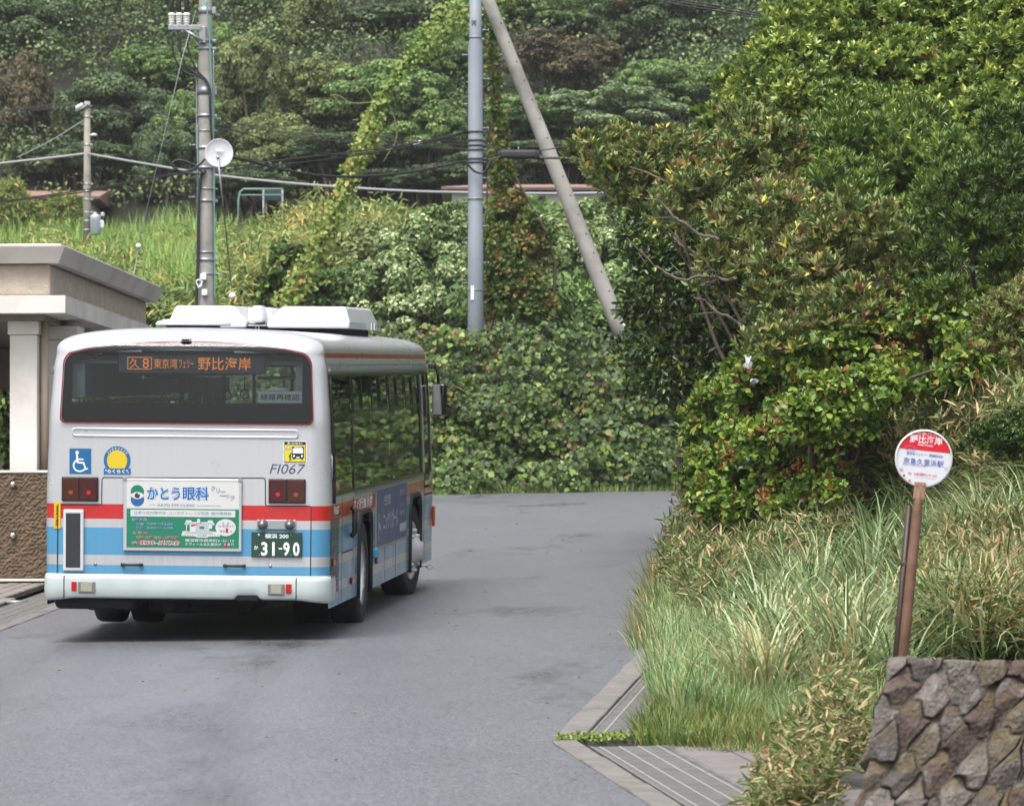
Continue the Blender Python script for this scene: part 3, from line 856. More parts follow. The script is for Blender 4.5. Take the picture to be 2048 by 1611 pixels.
# ---- inside, seen through the rear glass
mb = MB(); mb.box((-1.12, .12, .95), (1.12, BL - .3, 1.0)); mb.build('floor', M_floor, bus)
mb = MB(); mb.box((-1.10, .30, 2.40), (1.10, BL - .4, 2.43)); mb.box((-1.12, .2, 2.10), (-.92, BL - .5, 2.395)); mb.box((.92, .2, 2.10), (1.12, BL - .5, 2.395)); mb.build('ceiling', M_inside, bus)
mb = MB(); mb.box((-1.10, .10, 1.0), (1.10, .42, 1.86)); mb.build('rear_shelf', M_under, bus)
for yy in (1.0, 1.9, 2.8, 3.7):
    for xx in (-.83, .83) if yy < 3.5 else (-.83,):
        mb = MB(); mb.bbox((xx - .24, yy, 1.2), (xx + .24, yy + .1, 1.98), .05); mb.bbox((xx - .24, yy + .1, 1.2), (xx + .24, yy + .5, 1.45), .05)
        st_ = mb.build('seat', M_seat, bus)
        mb = MB(); mb.tube([(xx - .2, yy + .03, 1.95), (xx - .2, yy + .03, 2.06), (xx + .2, yy + .03, 2.06), (xx + .2, yy + .03, 1.95)], .016, 8); mb.build('grab_handle', M_rail, st_)
for xx, yy in ((-.42, 2.6), (.42, 4.2), (-.42, 5.6), (.42, 6.9), (-.45, 8.2)):
    mb = MB(); mb.tube([(xx, yy, 1.0), (xx, yy, 2.39)], .018, 8); mb.build('grab_pole', M_rail if xx < 0 else CHROME, bus)
mb = MB(); mb.tube([(-.5, .8, 2.28), (-.5, 8.8, 2.28)], .015, 6); mb.tube([(.5, .8, 2.28), (.5, 8.8, 2.28)], .015, 6); mb.build('hand_rail', CHROME, bus)
for k in range(9):
    mb = MB(); sx_ = .5 if k % 2 else -.5; yk = 2.2 + k * .7
    mb.tube([(sx_, yk, 2.27), (sx_, yk, 2.13)], .008, 5); mb.tube([(sx_ + .045 * math.cos(t), yk, 2.085 + .045 * math.sin(t)) for t in np.linspace(0, 6.28, 14)], .008, 5); mb.build('strap_handle', WHITE, bus)
# LED route display behind the glass
M_led = mat('led_orange', (.3, .08, .01, 1), .4, emit=(1.0, .30, .06, 1), estr=.42)
mb = MB(); mb.bbox((-.62, .125, 2.315), (.66, .2, 2.50), .01); disp_ = mb.build('route_display', mat('display_grey', lin(84, 92, 96), .5), bus)
mb = MB(); Y0 = .112
sk = Matrix(((1, 0, 0, 0), (0, 1, 0, 0), (.0, 0, 1, 0), (0, 0, 0, 1)))
def at_r(mb, s_t, h, x, z, **k): text(mb, s_t, h, x, z, Y0, None, 0, **k)
at_r(mb, '久', .085, -.475, 2.402, fit=.085, bold=.0); at_r(mb, '8', .085, -.375, 2.404, fit=.055, bold=.0)
xa, xb, za, zb_ = -.535, -.322, 2.35, 2.457
for q in ((xa, za, xb, za + .006), (xa, zb_ - .006, xb, zb_), (xa, za, xa + .006, zb_), (xb - .006, za, xb, zb_)): mb.box((q[0], Y0 - .002, q[1]), (q[2], Y0, q[3]))
at_r(mb, '東京湾', .085, -.203, 2.402, fit=.205); at_r(mb, 'フェリー', .072, -.022, 2.402, fit=.125, bold=.0)
at_r(mb, '野比海岸', .11, .31, 2.405, fit=.46, bold=.004)
mb.build('lettering', M_led, disp_)
# paper notice in the rear window
mb = MB(); mb.bbox((.612, .033, 2.072), (1.0, .037, 2.172), .002); mb.bbox((.70, .034, 2.176), (.86, .038, 2.20), .002); note = mb.build('paper_notice', mat('notice_paper', lin(240, 248, 244), .7, emit=None), bus)
mb = MB(); text(mb, '経路再確認', .055, .806, 2.122, .030, fit=.34, bold=.008); mb.build('lettering', mat('notice_ink', lin(40, 60, 60), .6), note)

# ---- rear face pieces
def rbox(name, x0, z0, x1, z1, y0, y1, m_, r=.01, parent=bus):
    mb = MB(); mb.bbox((x0, y0, z0), (x1, y1, z1), r); return mb.build(name, m_, parent)
M_seam = mat('panel_gap', (.02, .02, .022, 1), .8)
def line(mb, pts, w=.008, y=-.0015):
    for (xa, za), (xb, zb_) in zip(pts[:-1], pts[1:]):
        dx, dz = xb - xa, zb_ - za; L = math.hypot(dx, dz); nx_, nz_ = -dz / L * w / 2, dx / L * w / 2
        mb.add([(xa - nx_, y, za - nz_), (xb - nx_, y, zb_ - nz_), (xb + nx_, y, zb_ + nz_), (xa + nx_, y, za + nz_)], [(0, 1, 2, 3)])
mb = MB(); line(mb, [(-1.123, .575), (-1.12, 1.176), (-.737, 1.18), (-.735, 1.40), (-.72, 1.415), (.672, 1.424), (.686, 1.41), (.688, 1.195), (.70, 1.186), (1.07, 1.188), (1.085, 1.175), (1.083, .575)], .009)
mb.build('engine_hatch_seam', M_seam, bus)
# pressed panel below the window
o_ = rrect(-1.0, 1.765, .975, 1.845, .03); i_ = rrect(-.982, 1.783, .957, 1.827, .02)
mb = MB(); n = len(o_)
Vv = [(x, -.001, z) for x, z in o_] + [(x, -.011, z) for x, z in [(xx * .994 + .0, (zz - 1.805) * .8 + 1.805) for xx, zz in o_]] + [(x, -.003, z) for x, z in i_]
mb.add(Vv, [(i, (i + 1) % n, n + (i + 1) % n, n + i) for i in range(n)] + [(n + i, n + (i + 1) % n, 2 * n + (i + 1) % n, 2 * n + i) for i in range(n)], 0, True); normals_out(mb.build('pressed_panel', M_paint, bus))
# tail lamps
for sgn, x0, x1 in ((-1, -1.085, -.766), (1, .716, 1.037)):
    mid = (x0 + x1) / 2
    fr_ = rbox('tail_lamp', x0, 1.208, x1, 1.418, -.022, -.001, BLACK, .006)
    cells = ((x0 + .01, mid - .006), (mid + .006, x1 - .01))
    for k, (ca_, cb_) in enumerate(cells):
        amber = (k == 0) if sgn < 0 else (k == 1)
        l_ = rbox('lens', ca_, 1.218, cb_, 1.408, -.030, -.0225, M_amblens if amber else M_redlens, .006, fr_)
        cx = (ca_ + cb_) / 2
        mb = MB(); mb.prism(disc(cx, 1.285, .020, .018, 20), -.0315, -.0305); mb.build('bulb_glow', M_ambglow if amber else M_redglow, fr_)
# advert in its metal frame
ad = rbox('advert_frame', -.545, .785, .486, 1.411, -.028, -.001, mat('advert_frame_metal', lin(196, 198, 200), .35, .6), .008)
M_adw = mat('advert_white', lin(196, 196, 193), .5); M_adg = mat('advert_green', lin(14, 112, 84), .5); M_adb = mat('advert_blue', lin(28, 84, 150), .5)
M_adlb = mat('advert_pale_blue', lin(150, 190, 228), .5); M_adr = mat('advert_red', lin(160, 24, 44), .5); M_adk = mat('advert_black', (.02, .018, .016, 1), .5); M_adgr = mat('advert_grey', lin(120, 140, 165), .5); M_adp = mat('advert_grey_road', lin(165, 172, 176), .5)
AX0, AX1, AZ0, AZ1 = -.515, .462, .815, 1.385
def adp(px, py):            # position on the advert from the close-up view of it
    return (AX0 + (px - 130) / (1835 - 130) * (AX1 - AX0), AZ1 - (py - 190 + (px - 130) * .012) / (1195 - 190) * (AZ1 - AZ0))
YA = -.0285
mb = MB(); mb.box((AX0, YA - .001, AZ0), (AX1, YA, AZ1)); zg = adp(130, 600)[1]
mb.box((AX0, YA - .002, AZ0), (AX1, YA - .0012, zg), 1)
x_, z_ = adp(190, 720); x2_, z2_ = adp(1780, 620); mb.box((x_, YA - .003, z_), (x2_, YA - .0021, z2_ + .012), 0)
adv = mb.build('advert_panel', [M_adw, M_adg], ad)
mb = MB(); T = lambda s_t, h, px, py, mi, fit=None, bold=.0, y=YA - .0038, **k: text(mb, s_t, h, adp(px, py)[0], adp(px, py)[1], y, None, mi, fit=fit, bold=bold, **k)
sx_ = (AX1 - AX0) / (1835 - 130)
MI = [M_adb, M_adlb, M_adr, M_adw, M_adg, M_adk, M_adgr, M_adp]
for bold, mi, y in ((.085, 0, YA - .0022), (.065, 3, YA - .0026), (.045, 1, YA - .003), (.012, 0, YA - .0036)):
    T('かとう', .108, 690, 362, mi, 500 * sx_, bold, y); T('眼科', .116, 1180, 352, mi, 395 * sx_, bold, y)
for s_t, px, py in (('ク', 1440, 270), ('リ', 1515, 300), ('ニ', 1590, 345), ('ッ', 1665, 385), ('ク', 1735, 405)): T(s_t, .042 if s_t != 'ッ' else .03, px, py, 6, None, .012)
T('KATO EYE CLINIC', .024, 885, 535, 6, 565 * sx_, .012)
for a_, c_ in ((480, 570), (1200, 1560)):
    p_, q_ = adp(a_, 535), adp(c_, 525); mb.box((p_[0], YA - .0038, p_[1] - .0015), (q_[0], YA - .0034, p_[1] + .0015), 6)
cx, cz = adp(292, 345); r_ = 102 * sx_; mb.prism(disc(cx, cz, r_), YA - .0026, YA - .0022, None, 4); cx2, cz2 = adp(293, 462); mb.prism(disc(cx2, cz2, r_), YA - .0029, YA - .0025, None, 0)
ex, ez = adp(292, 402); hw_, hh_ = 112 * sx_, 54 * sx_
mb.prism([(ex + hw_ * t, ez + hh_ * (1 - t * t)) for t in np.linspace(-1, 1, 14)] + [(ex + hw_ * t, ez - hh_ * (1 - t * t)) for t in np.linspace(1, -1, 14)[1:-1]], YA - .0034, YA - .003, None, 3)
mb.prism(disc(ex, ez, 40 * sx_), YA - .0038, YA - .0035, None, 5); mb.prism([(ex, ez + .006), (ex + .012, ez + .021), (ex + .018, ez + .012)], YA - .0042, YA - .0039, None, 3)
T('日帰り白内障手術･コンタクトレンズ取扱･緑内障検診', .030, 985, 655, 6, 1480 * sx_, .006, YA - .0042)
def hal(s_t, h, px, py, fg, fit, halo=.03):
    T(s_t, h, px, py, 3, fit + .004, halo, YA - .0032); T(s_t, h, px, py, fg, fit, .0, YA - .0040)
hal('診療時間', .026, 325, 765, 0, 215 * sx_); hal('午前', .026, 330, 835, 0, 105 * sx_); hal('9:30～12:30', .026, 635, 825, 0, 385 * sx_); hal('午後', .026, 330, 890, 0, 105 * sx_); hal('3:00～ 6:00', .026, 635, 885, 0, 385 * sx_)
hal('休 診 日', .024, 330, 965, 2, 215 * sx_); hal('水曜･日曜･祝日･土曜午後', .027, 595, 1030, 2, 630 * sx_); hal('☎', .036, 258, 1130, 2, 80 * sx_, .04); hal('830-5520', .046, 630, 1115, 2, 620 * sx_, .05)
T('横須賀市根岸町2･31･13', .026, 1390, 1062, 3, 740 * sx_, .012); T('ナヴィール北久里浜2F', .026, 1295, 1122, 3, 550 * sx_, .012); T('あり', .025, 1710, 1115, 3, 100 * sx_, .012)
p_ = adp(1628, 1120); mb.box((p_[0] - .017, YA - .0035, p_[1] - .017), (p_[0] + .017, YA - .003, p_[1] + .017), 2); T('P', .022, 1628, 1120, 3, None, .0, YA - .0042)
def poly(pts, mi, y): mb.prism([adp(*p) for p in pts][::-1], y - .0003, y, None, mi)
poly([(1010, 830), (1035, 760), (1115, 760), (1120, 785), (1200, 785), (1205, 735), (1245, 735), (1250, 785), (1360, 780), (1365, 755), (1440, 755), (1445, 780), (1475, 825), (1430, 830), (1430, 880), (1375, 890), (1395, 920), (1560, 930), (1550, 1000), (1370, 1005), (1360, 1020), (1195, 1020), (1180, 1005), (960, 1000), (985, 930), (1035, 925), (1035, 830)], 3, YA - .0030)
poly([(1030, 790), (1450, 790), (1460, 820), (1380, 825), (1370, 900), (1440, 945), (1480, 970), (1000, 970), (1020, 945), (1180, 930), (1180, 830), (1025, 825)], 7, YA - .0034)
poly([(1048, 850), (1062, 825), (1090, 830), (1092, 930), (1045, 930)], 4, YA - .0037); poly([(1110, 835), (1265, 785), (1268, 800), (1115, 860)], 2, YA - .0037); poly([(1235, 855), (1310, 850), (1310, 890), (1240, 885)], 4, YA - .0037)
T('5520', .018, 1190, 805, 3, 100 * sx_, .02, YA - .0041); T('北久里浜', .016, 1280, 988, 5, 140 * sx_, .0, YA - .0041)
for k in range(5):
    for base in (985, 1400): T('‹', .010, base + k * 38, 990, 5, None, .03, YA - .0041)
cx, cz = adp(1635, 860); mb.prism(disc(cx, cz, 155 * sx_, 128 * sx_), YA - .0036, YA - .0032, None, 3)
T('京　急', .018, 1635, 795, 0, 105 * sx_, .0, YA - .0042); T('北久里浜駅より', .020, 1635, 838, 0, 245 * sx_, .0, YA - .0042); T('徒歩', .022, 1588, 918, 0, 80 * sx_, .0, YA - .0042); T('1', .040, 1655, 905, 2, 36 * sx_, .03, YA - .0042); T('分', .022, 1718, 918, 0, 36 * sx_, .0, YA - .0042)
mb.build('lettering', MI, adv)
for x in (-.532, .472): rbox('corner_clip', x - .018, 1.388, x + .018, 1.42, -.034, -.0285, STEEL, .004, ad)
# tall dark grille box
tb = rbox('tall_panel', -1.07, .604, -.889, 1.138, -.03, -.001, mat('tall_panel_grey', lin(190, 194, 198), .4), .02)
rbox('dark_insert', -1.044, .636, -.918, 1.106, -.034, -.0305, mat('dark_insert', (.018, .022, .024, 1), .5), .004, tb)
for x0, x1 in ((-.565, -.375), (.327, .519)):
    mb = MB(); mb.tube([(x0 + .012, -.001, .664), (x0 + .02, -.03, .664), (x1 - .02, -.03, .664), (x1 - .012, -.001, .664)], .011, 8)
    for x in (x0 + .014, x1 - .014): mb.bbox((x - .016, -.03, .650), (x + .016, -.0015, .678), .006)
    mb.build('hatch_handle', BLACK, bus)
for x in (-.79, .735):
    mb = MB(); mb.lathe([(0, 0), (.014, 0), (.014, .004), (0, .006)], Matrix.Translation((x, -.001, .668)) @ Matrix.Rotation(R(90), 4, 'X'), 12); mb.build('lock', STEEL, bus)
# number plate and its lamps
M_plate = mat('plate_green', lin(28, 62, 48), .4)
pl = rbox('number_plate', .570, .742, 1.010, .962, -.02, -.008, M_plate, .006)
mb = MB(); text(mb, '横浜 200', .042, .79, .926, -.0212, bold=.02, fit=.205)
text(mb, 'か', .036, .612, .825, -.0212, bold=.02, fit=.038)
for s_t, x in (('3', .683), ('1', .762), ('9', .875), ('0', .96)): text(mb, s_t, .118, x, .815, -.0212, bold=.03, fit=.056 if s_t != '1' else .022)
mb.box((.808, -.0215, .812), (.838, -.0211, .824)); mb.build('lettering', WHITE, pl)
for x, z, r_ in ((.635, .932, .013), (.915, .936, .006), (.64, .762, .005), (.915, .764, .005)):
    mb = MB(); mb.lathe([(0, 0), (r_, 0), (r_, .004), (0, .006)], Matrix.Translation((x, -.0208, z)) @ Matrix.Rotation(R(90), 4, 'X'), 12); mb.build('bolt', STEEL, pl)
lb = rbox('plate_lamp_bar', .616, .982, .956, 1.066, -.014, -.001, mat('lamp_bar_grey', lin(160, 163, 168), .4, .5), .006)
for x in (.667, .902):
    mb = MB(); mb.lathe([(.046, 0), (.044, .014), (.030, .03), (.026, .046), (.012, .058), (0, .06)], Matrix.Translation((x, -.0145, 1.026)) @ Matrix.Rotation(R(90), 4, 'X'), 18); mb.build('plate_lamp', mat('lamp_cap', lin(128, 130, 132), .35, .7), lb)
# stickers
stk = rbox('wheelchair_sticker', -1.02, 1.444, -.83, 1.664, -.003, -.001, mat('sticker_blue', lin(18, 92, 140), .5), .002)
mb = MB(); ox_, oz_ = -.925, 1.55
def seg(a_, b_, w): mb.tube([(ox_ + a_[0], -.0034, oz_ + a_[1]), (ox_ + b_[0], -.0034, oz_ + b_[1])], w, 8)
def flat(pts): mb.prism([(ox_ + x, oz_ + z) for x, z in pts], -.0045, -.0032)
flat(disc(-.028, .078, .015, .015, 16))
flat([(-.037, .062), (-.022, .062), (-.019, .028), (.028, .026), (.028, .014), (-.016, .015), (-.016, -.0), (.034, -.004), (.052, -.058), (.066, -.052), (.070, -.060), (.045, -.072), (.024, -.018), (-.032, -.012)][::-1])
A1 = [R(a) for a in np.linspace(120, 345, 24)]
flat_o = [(-.005 + .060 * math.cos(a), -.032 + .058 * math.sin(a)) for a in A1]; flat_i = [(-.005 + .047 * math.cos(a), -.032 + .045 * math.sin(a)) for a in A1]
for i in range(23): flat([flat_o[i], flat_o[i + 1], flat_i[i + 1], flat_i[i]])
mb.build('symbol', WHITE, stk)
mb = MB(); cx, cz = -.604, 1.565
mb.prism(disc(cx, cz, .117, .122, 40), -.003, -.001, None, 0); mb.prism(disc(cx, cz - .004, .088, .092, 36), -.0042, -.0031, None, 1); mb.bbox((-.72, -.0052, 1.444), (-.485, -.0043, 1.496), .001, 0)
M_sty = mat('sticker_yellow', lin(206, 178, 34), .5)
stk2 = mb.build('round_sticker', [mat('sticker_blue_ring', lin(26, 94, 142), .5), M_sty], bus)
mb = MB()
for k, ch in enumerate('ノンステップバス'):
    a = R(142 - k * 14.8); r_ = .102
    V_, F_ = text_polys(ch, .018, 0, 0, fit=.017, bold=.02)
    Mx = Matrix.Translation((cx + r_ * math.cos(a), -.0036, cz + r_ * math.sin(a))) @ Matrix.Rotation(math.pi / 2 - a, 4, 'Y'); mb.add([Mx @ Vector(v) for v in V_], F_)
text(mb, '”らくらく”', .034, -.61, 1.470, -.0056, fit=.20, bold=.025); text(mb, 'くん', .018, -.508, 1.462, -.0056, fit=.024); mb.build('lettering', WHITE, stk2)
wn_ = rbox('warning_sticker', .842, 1.556, 1.042, 1.746, -.003, -.001, WHITE, .002)
mb = MB(); mb.box((.848, -.0038, 1.561), (1.036, -.0031, 1.741), 0); mb.box((.852, -.0044, 1.568), (1.031, -.0039, 1.712), 1)
bx0 = .915
mb.prism(rrect(bx0, 1.595, bx0 + .106, 1.70, .012), -.005, -.0045, None, 0); mb.box((bx0 + .012, -.0056, 1.586), (bx0 + .026, -.0045, 1.6), 0); mb.box((bx0 + .082, -.0056, 1.586), (bx0 + .096, -.0045, 1.6), 0)
mb.prism(rrect(bx0 + .008, 1.640, bx0 + .098, 1.682, .004), -.0055, -.0051, None, 2); mb.box((bx0 + .018, -.0055, 1.686), (bx0 + .088, -.0051, 1.694), 2); mb.prism(disc(bx0 + .018, 1.617, .009, .009, 14), -.0055, -.0051, None, 2); mb.prism(disc(bx0 + .088, 1.617, .009, .009, 14), -.0055, -.0051, None, 2); mb.box((bx0 + .040, -.0055, 1.600), (bx0 + .066, -.0051, 1.610), 2)
mb.prism([(.862, 1.672), (.868, 1.69), (.878, 1.70), (.89, 1.70), (.899, 1.69), (.904, 1.672)][::-1], -.005, -.0045, None, 0); mb.prism([(.868, 1.684), (.88, 1.697), (.888, 1.697), (.898, 1.684)][::-1], -.0055, -.0051, None, 2); mb.box((.868, -.0055, 1.676), (.898, -.0051, 1.680), 2)
mb.prism([(.892, 1.57), (.896, 1.60), (.89, 1.615), (.884, 1.606), (.888, 1.622), (.9, 1.63), (.908, 1.624), (.906, 1.6), (.914, 1.578), (.908, 1.574), (.9, 1.595), (.898, 1.57)], -.005, -.0045, None, 0); mb.prism(disc(.905, 1.637, .009, .006, 12), -.005, -.0045, None, 0)
text(mb, 'あぶない', .016, .94, 1.727, -.0046, mi=2, fit=.13, bold=.02); mb.build('pictogram', [mat('ink_black', (.015, .012, .02, 1), .5), mat('warning_yellow', lin(206, 192, 44), .5), WHITE], wn_)
M_navy = mat('navy_lettering', lin(58, 66, 96), .5)
mb = MB()
Vt, Ft = text_polys('FI067', .083, .878, 1.505, fit=.31, bold=-.006, shear=.25); mb.add([(x, -.0025, z) for x, _, z in Vt], Ft); mb.build('fleet_number', M_navy, bus)
rbox('corner_sticker', -1.198, .969, -1.137, 1.199, .03, .034, mat('caution_yellow', lin(208, 164, 20), .5), .001)
cs = bpy.data.objects.get('corner_sticker'); cs.rotation_euler = (0, 0, R(-14)); cs.location = (.0, -.31, 0)
mb = MB()
for k, ch in enumerate('すりぬけ危険'): text(mb, ch, .026, -1.1675, 1.152 - k * .029, .0285, fit=.028, bold=.03)
mb.build('lettering', mat('ink', (.02, .02, .02, 1), .5), cs)

# ---- bumper, with corners carried round to the sides
def bump_path(o):
    P = []; w_ = 1.246 + o; r_ = .2; yb = -.045 - o
    P += [(-w_, y) for y in (.42, .3, .2)]; P += [(-w_ + r_ - r_ * math.cos(R(a)), yb + r_ - r_ * math.sin(R(a))) for a in np.linspace(0, 90, 10)]
    P += [(x, yb) for x in np.linspace(-.95, .95, 77)]
    P += [(w_ - r_ + r_ * math.sin(R(a)), yb + r_ - r_ * math.cos(R(a))) for a in np.linspace(0, 90, 10)]; P += [(w_, y) for y in (.2, .3, .42)]
    return P
def lowz(x, y):
    z = .372 if abs(x) < .98 else float(np.interp(abs(x), [.98, 1.12, 1.26], [.372, .352, .335]))
    if .42 < x < .66: z = min(z + .0, z) + .034 * float(smooth(.42, .455, x) * (1 - smooth(.625, .66, x)))
    return z
prof = [(-.03, 1.0), (-.012, 1.0), (.004, .965), (.010, .80), (.012, .45), (.006, .12), (-.006, .02), (-.05, .0), (-.09, .0)]
rows_ = []
for o, t in prof:
    rows_.append([(x, y, lowz(x, y) + (.582 - lowz(x, y)) * t) for x, y in bump_path(o)])
n = len(rows_[0]); Vv = [p for r_ in rows_ for p in r_]
mb = MB(); mb.add(Vv, [(i * n + k, i * n + k + 1, (i + 1) * n + k + 1, (i + 1) * n + k) for i in range(len(rows_) - 1) for k in range(n - 1)], 0, True)
bmp = mb.build('bumper', M_bumper, bus); normals_out(bmp)
for x in (-1.055, .965):
    mb = MB(); mb.box((x - .004, -.0585, .37), (x + .004, -.05, .575)); mb.build('bumper_joint', M_seam, bmp)
M_lampbezel = mat('reverse_lamp_bezel', lin(120, 120, 112), .35, .3); M_lampglass = mat('reverse_lamp_lens', lin(150, 148, 132), .2, coat=.6)
for x0, x1, r0, r1 in ((-.931, -.781, -.989, -.944), (.721, .866, .876, .926)):
    bz = rbox('reversing_lamp', x0, .418, x1, .515, -.066, -.054, M_lampbezel, .012, bmp); rbox('lens', x0 + .025, .43, x1 - .025, .503, -.072, -.0665, M_lampglass, .008, bz)
    rbox('reflector', r0, .435, r1, .515, -.066, -.054, mat('red_reflector', lin(170, 12, 14), .25), .004, bmp)
mb = MB(); mb.bbox((.44, -.035, .36), (.64, .2, .41), .02); mb.build('tow_recess', M_under, bmp)

# ---- underneath
mb = MB(); mb.box((-1.12, .12, .34), (1.12, 2.30, .93)); mb.box((-.75, 2.3, .34), (.75, 3.6, .93)); mb.box((-1.18, 3.6, .30), (1.18, 7.45, .93)); mb.box((-.72, 7.45, .3), (.72, 8.75, .93)); mb.box((-1.15, 8.75, .3), (1.15, BL - .25, .93))
mb.bbox((-1.16, .05, .27), (-.45, .6, .4), .05); mb.tube([(-.2, .3, .3), (.1, .9, .3)], .06, 10); mb.bbox((-.4, .5, .22), (.5, 1.9, .4), .05); mb.build('underbody', M_under, bus)
for y in (2.32, 3.58):
    for s in (-1, 1):
        mb = MB(); mb.box((s * 1.2 - .02, y + (0 if y < 3 else .0), .14), (s * .75, y + .012, .5)); mb.build('mud_flap', M_under, bus)

# ---- wheels
M_tyre = mat('tyre', (.018, .018, .019, 1), .75, noise=.2, nscale=12, bump=.3, bscale=40); M_rimm = mat('wheel_rim', lin(205, 205, 205), .35, .4, noise=.12, nscale=9)
def wheel(x, y, s, steer, name='wheel', dual=False):
    w_ = thing(name, None, None, (x, y, .485), (0, 0, steer)); w_.parent = bus
    Mx = Matrix.Rotation(R(90) * s, 4, 'Y')
    mb = MB(); mb.lathe([(.29, -.11), (.33, -.135), (.43, -.14), (.47, -.125), (.485, -.09), (.487, .0), (.485, .09), (.47, .125), (.43, .14), (.33, .135), (.29, .11)], Mx, 48); mb.build('tyre', M_tyre, w_)
    mb = MB()
    if dual: mb.lathe([(.29, .11), (.30, .13), (.285, .10), (.27, .0), (.25, -.06), (.15, -.08), (.15, .03), (.11, .05), (.10, .09), (0, .095)], Mx, 36)
    else: mb.lathe([(.29, .11), (.305, .132), (.285, .115), (.27, .03), (.25, .05), (.20, .14), (.15, .155), (.14, .20), (.10, .215), (.09, .25), (0, .255)], Mx, 36)
    for k in range(8):
        a = k * math.pi / 4; rr = .205 if not dual else .19
        mb.lathe([(.02, -.07 if dual else .125), (.02, -.03 if dual else .185), (0, -.025 if dual else .19)], Mx @ Matrix.Translation((rr * math.cos(a), rr * math.sin(a), 0)), 6)
    mb.build('rim', M_rimm, w_)
    return w_
for s in (1, -1):
    wheel(s * 1.10, 2.96, s, 0, 'wheel', True); wheel(s * .76, 2.96, s, 0, 'wheel', True)
    wheel(s * 1.085, 8.1, s, R(-7))
# arch trims
for s in (1, -1):
    for a_, b__, zt in ARCH:
        mb = MB(); P = [(s * 1.246, a_ - .005, .28), (s * 1.248, a_ - .005, .62)]
        P += [(s * 1.25, a_ + .2 - .205 * math.cos(R(t)), zt - .20 + .205 * math.sin(R(t))) for t in np.linspace(0, 90, 8)]
        P += [(s * 1.25, b__ - .2 + .205 * math.sin(R(t)), zt - .20 + .205 * math.cos(R(t))) for t in np.linspace(0, 90, 8)]
        P += [(s * 1.248, b__ + .005, .62), (s * 1.246, b__ + .005, .28)]
        mb.tube(P, .024, 8); mb.build('arch_trim', BLACK, bus)
        mb = MB()
        mb.box((s * .72, a_ - .1, .95), (s * 1.2, b__ + .1, 1.0)); mb.build('wheel_housing', M_under, bus)

# ---- right side details
def sbox(name, y0, z0, y1, z1, d, m_, r=.006, parent=bus, base=.0):
    x = float(hw((z0 + z1) / 2)) + base
    mb = MB(); mb.bbox((x + .001, y0, z0), (x + d, y1, z1), r); return mb.build(name, m_, parent)
SM = lambda x: Matrix(((0, 1, 0, x), (1, 0, 0, 0), (0, 0, 1, 0), (0, 0, 0, 1)))     # text x -> bus y, text y -> bus x
mb = MB()
for k in range(27): mb.box((1.246, .12, .545 + k * .0195), (1.252, .74, .555 + k * .0195))
for k in range(6): mb.box((1.246, .18, .425 + k * .0195), (1.251, .36, .435 + k * .0195)); mb.box((1.246, .46, .425 + k * .0195), (1.251, .74, .435 + k * .0195))
mb.build('vent_grille', GLOSSBLACK, bus)
for a_, c_ in [((1.2475, y - .006, .32), (1.2492, y + .006, 1.22)) for y in (1.0, 1.95, 3.72, 4.9, 6.0, 9.15)] + [((1.2475, 1.01, .735), (1.2492, 1.94, .747)), ((1.2475, .28, 1.092), (1.2492, .85, 1.112)), ((1.2475, 9.16, 1.02), (1.2495, 10.1, 1.04))]:
    mb = MB(); mb.box(a_, c_); mb.build('side_seam', M_seam, bus)
mb = MB(); Mx = SM(1.2515)
text(mb, 'スバ行急浜京', .105, 2.78, 1.135, 0, Mx, fit=1.75, bold=.03); text(mb, 'FI067', .075, .50, 1.135, 0, Mx, fit=.42, bold=.02); text(mb, 'FI067', .06, 9.85, 1.17, 0, Mx, fit=.3, bold=.01); mb.build('side_lettering', mat('worn_white_lettering', lin(226, 220, 220), .5), bus)
adp_ = sbox('side_advert', 3.93, .645, 7.10, 1.245, .012, mat('side_advert_frame', lin(170, 170, 168), .4, .4), .004)
mb = MB(); mb.box((1.2585, 3.99, .675), (1.2595, 7.04, 1.215)); sap = mb.build('advert_panel', mat('side_advert_blue', lin(92, 98, 128), .55, noise=.12, nscale=6), adp_)
mb = MB(); Mx = SM(1.2605)
text(mb, '空間', .10, 5.0, 1.10, 0, Mx, fit=.62, bold=.01); text(mb, '世界の', .07, 6.55, 1.13, 0, Mx, fit=.6, bold=.0); text(mb, 'ト', .26, 4.25, .86, 0, Mx, fit=.2, bold=.03); text(mb, 'ニックリガール', .19, 5.35, .90, 0, Mx, fit=1.5, bold=.02)
text(mb, 'セール', .05, 6.55, 1.0, 0, Mx, fit=.5); text(mb, '東京', .05, 6.55, .93, 0, Mx, fit=.5); mb.box((1.2600, 6.3, .74), (1.2606, 6.95, .82)); mb.build('lettering', mat('advert_pale_ink', lin(178, 182, 192), .6), sap)
mb = MB(); mb.tube([(1.25, 1.72, 1.13), (1.285, 1.72, 1.10), (1.285, 1.72, .90), (1.25, 1.72, .86)], .026, 8); mb.build('fuel_flap_handle', GLOSSBLACK, bus)
sbox('blue_cap', 3.62, .59, 3.80, .68, .06, mat('blue_cap', lin(70, 150, 205), .4), .02)
for y, z in ((.16, .66), (1.75, .43), (4.0, .52)): 
    q = sbox('side_marker', y, z, y + .14, z + .06, .018, GLOSSBLACK, .004); sbox('lens', y + .075, z + .008, y + .135, z + .052, .024, mat('orange_marker', lin(220, 120, 50), .3), .004, q)
sbox('front_turn_lamp', 10.14, .66, 10.26, .88, .03, mat('front_turn_lens', (.55, .06, .01, 1), .2, coat=.6), .015)
mb = MB(); mb.tube([(1.23, .205, 1.40), (1.245, .165, 1.42), (1.245, .165, 1.60), (1.235, .2, 1.63)], .008, 6); mb.build('corner_handle', STEEL, bus)
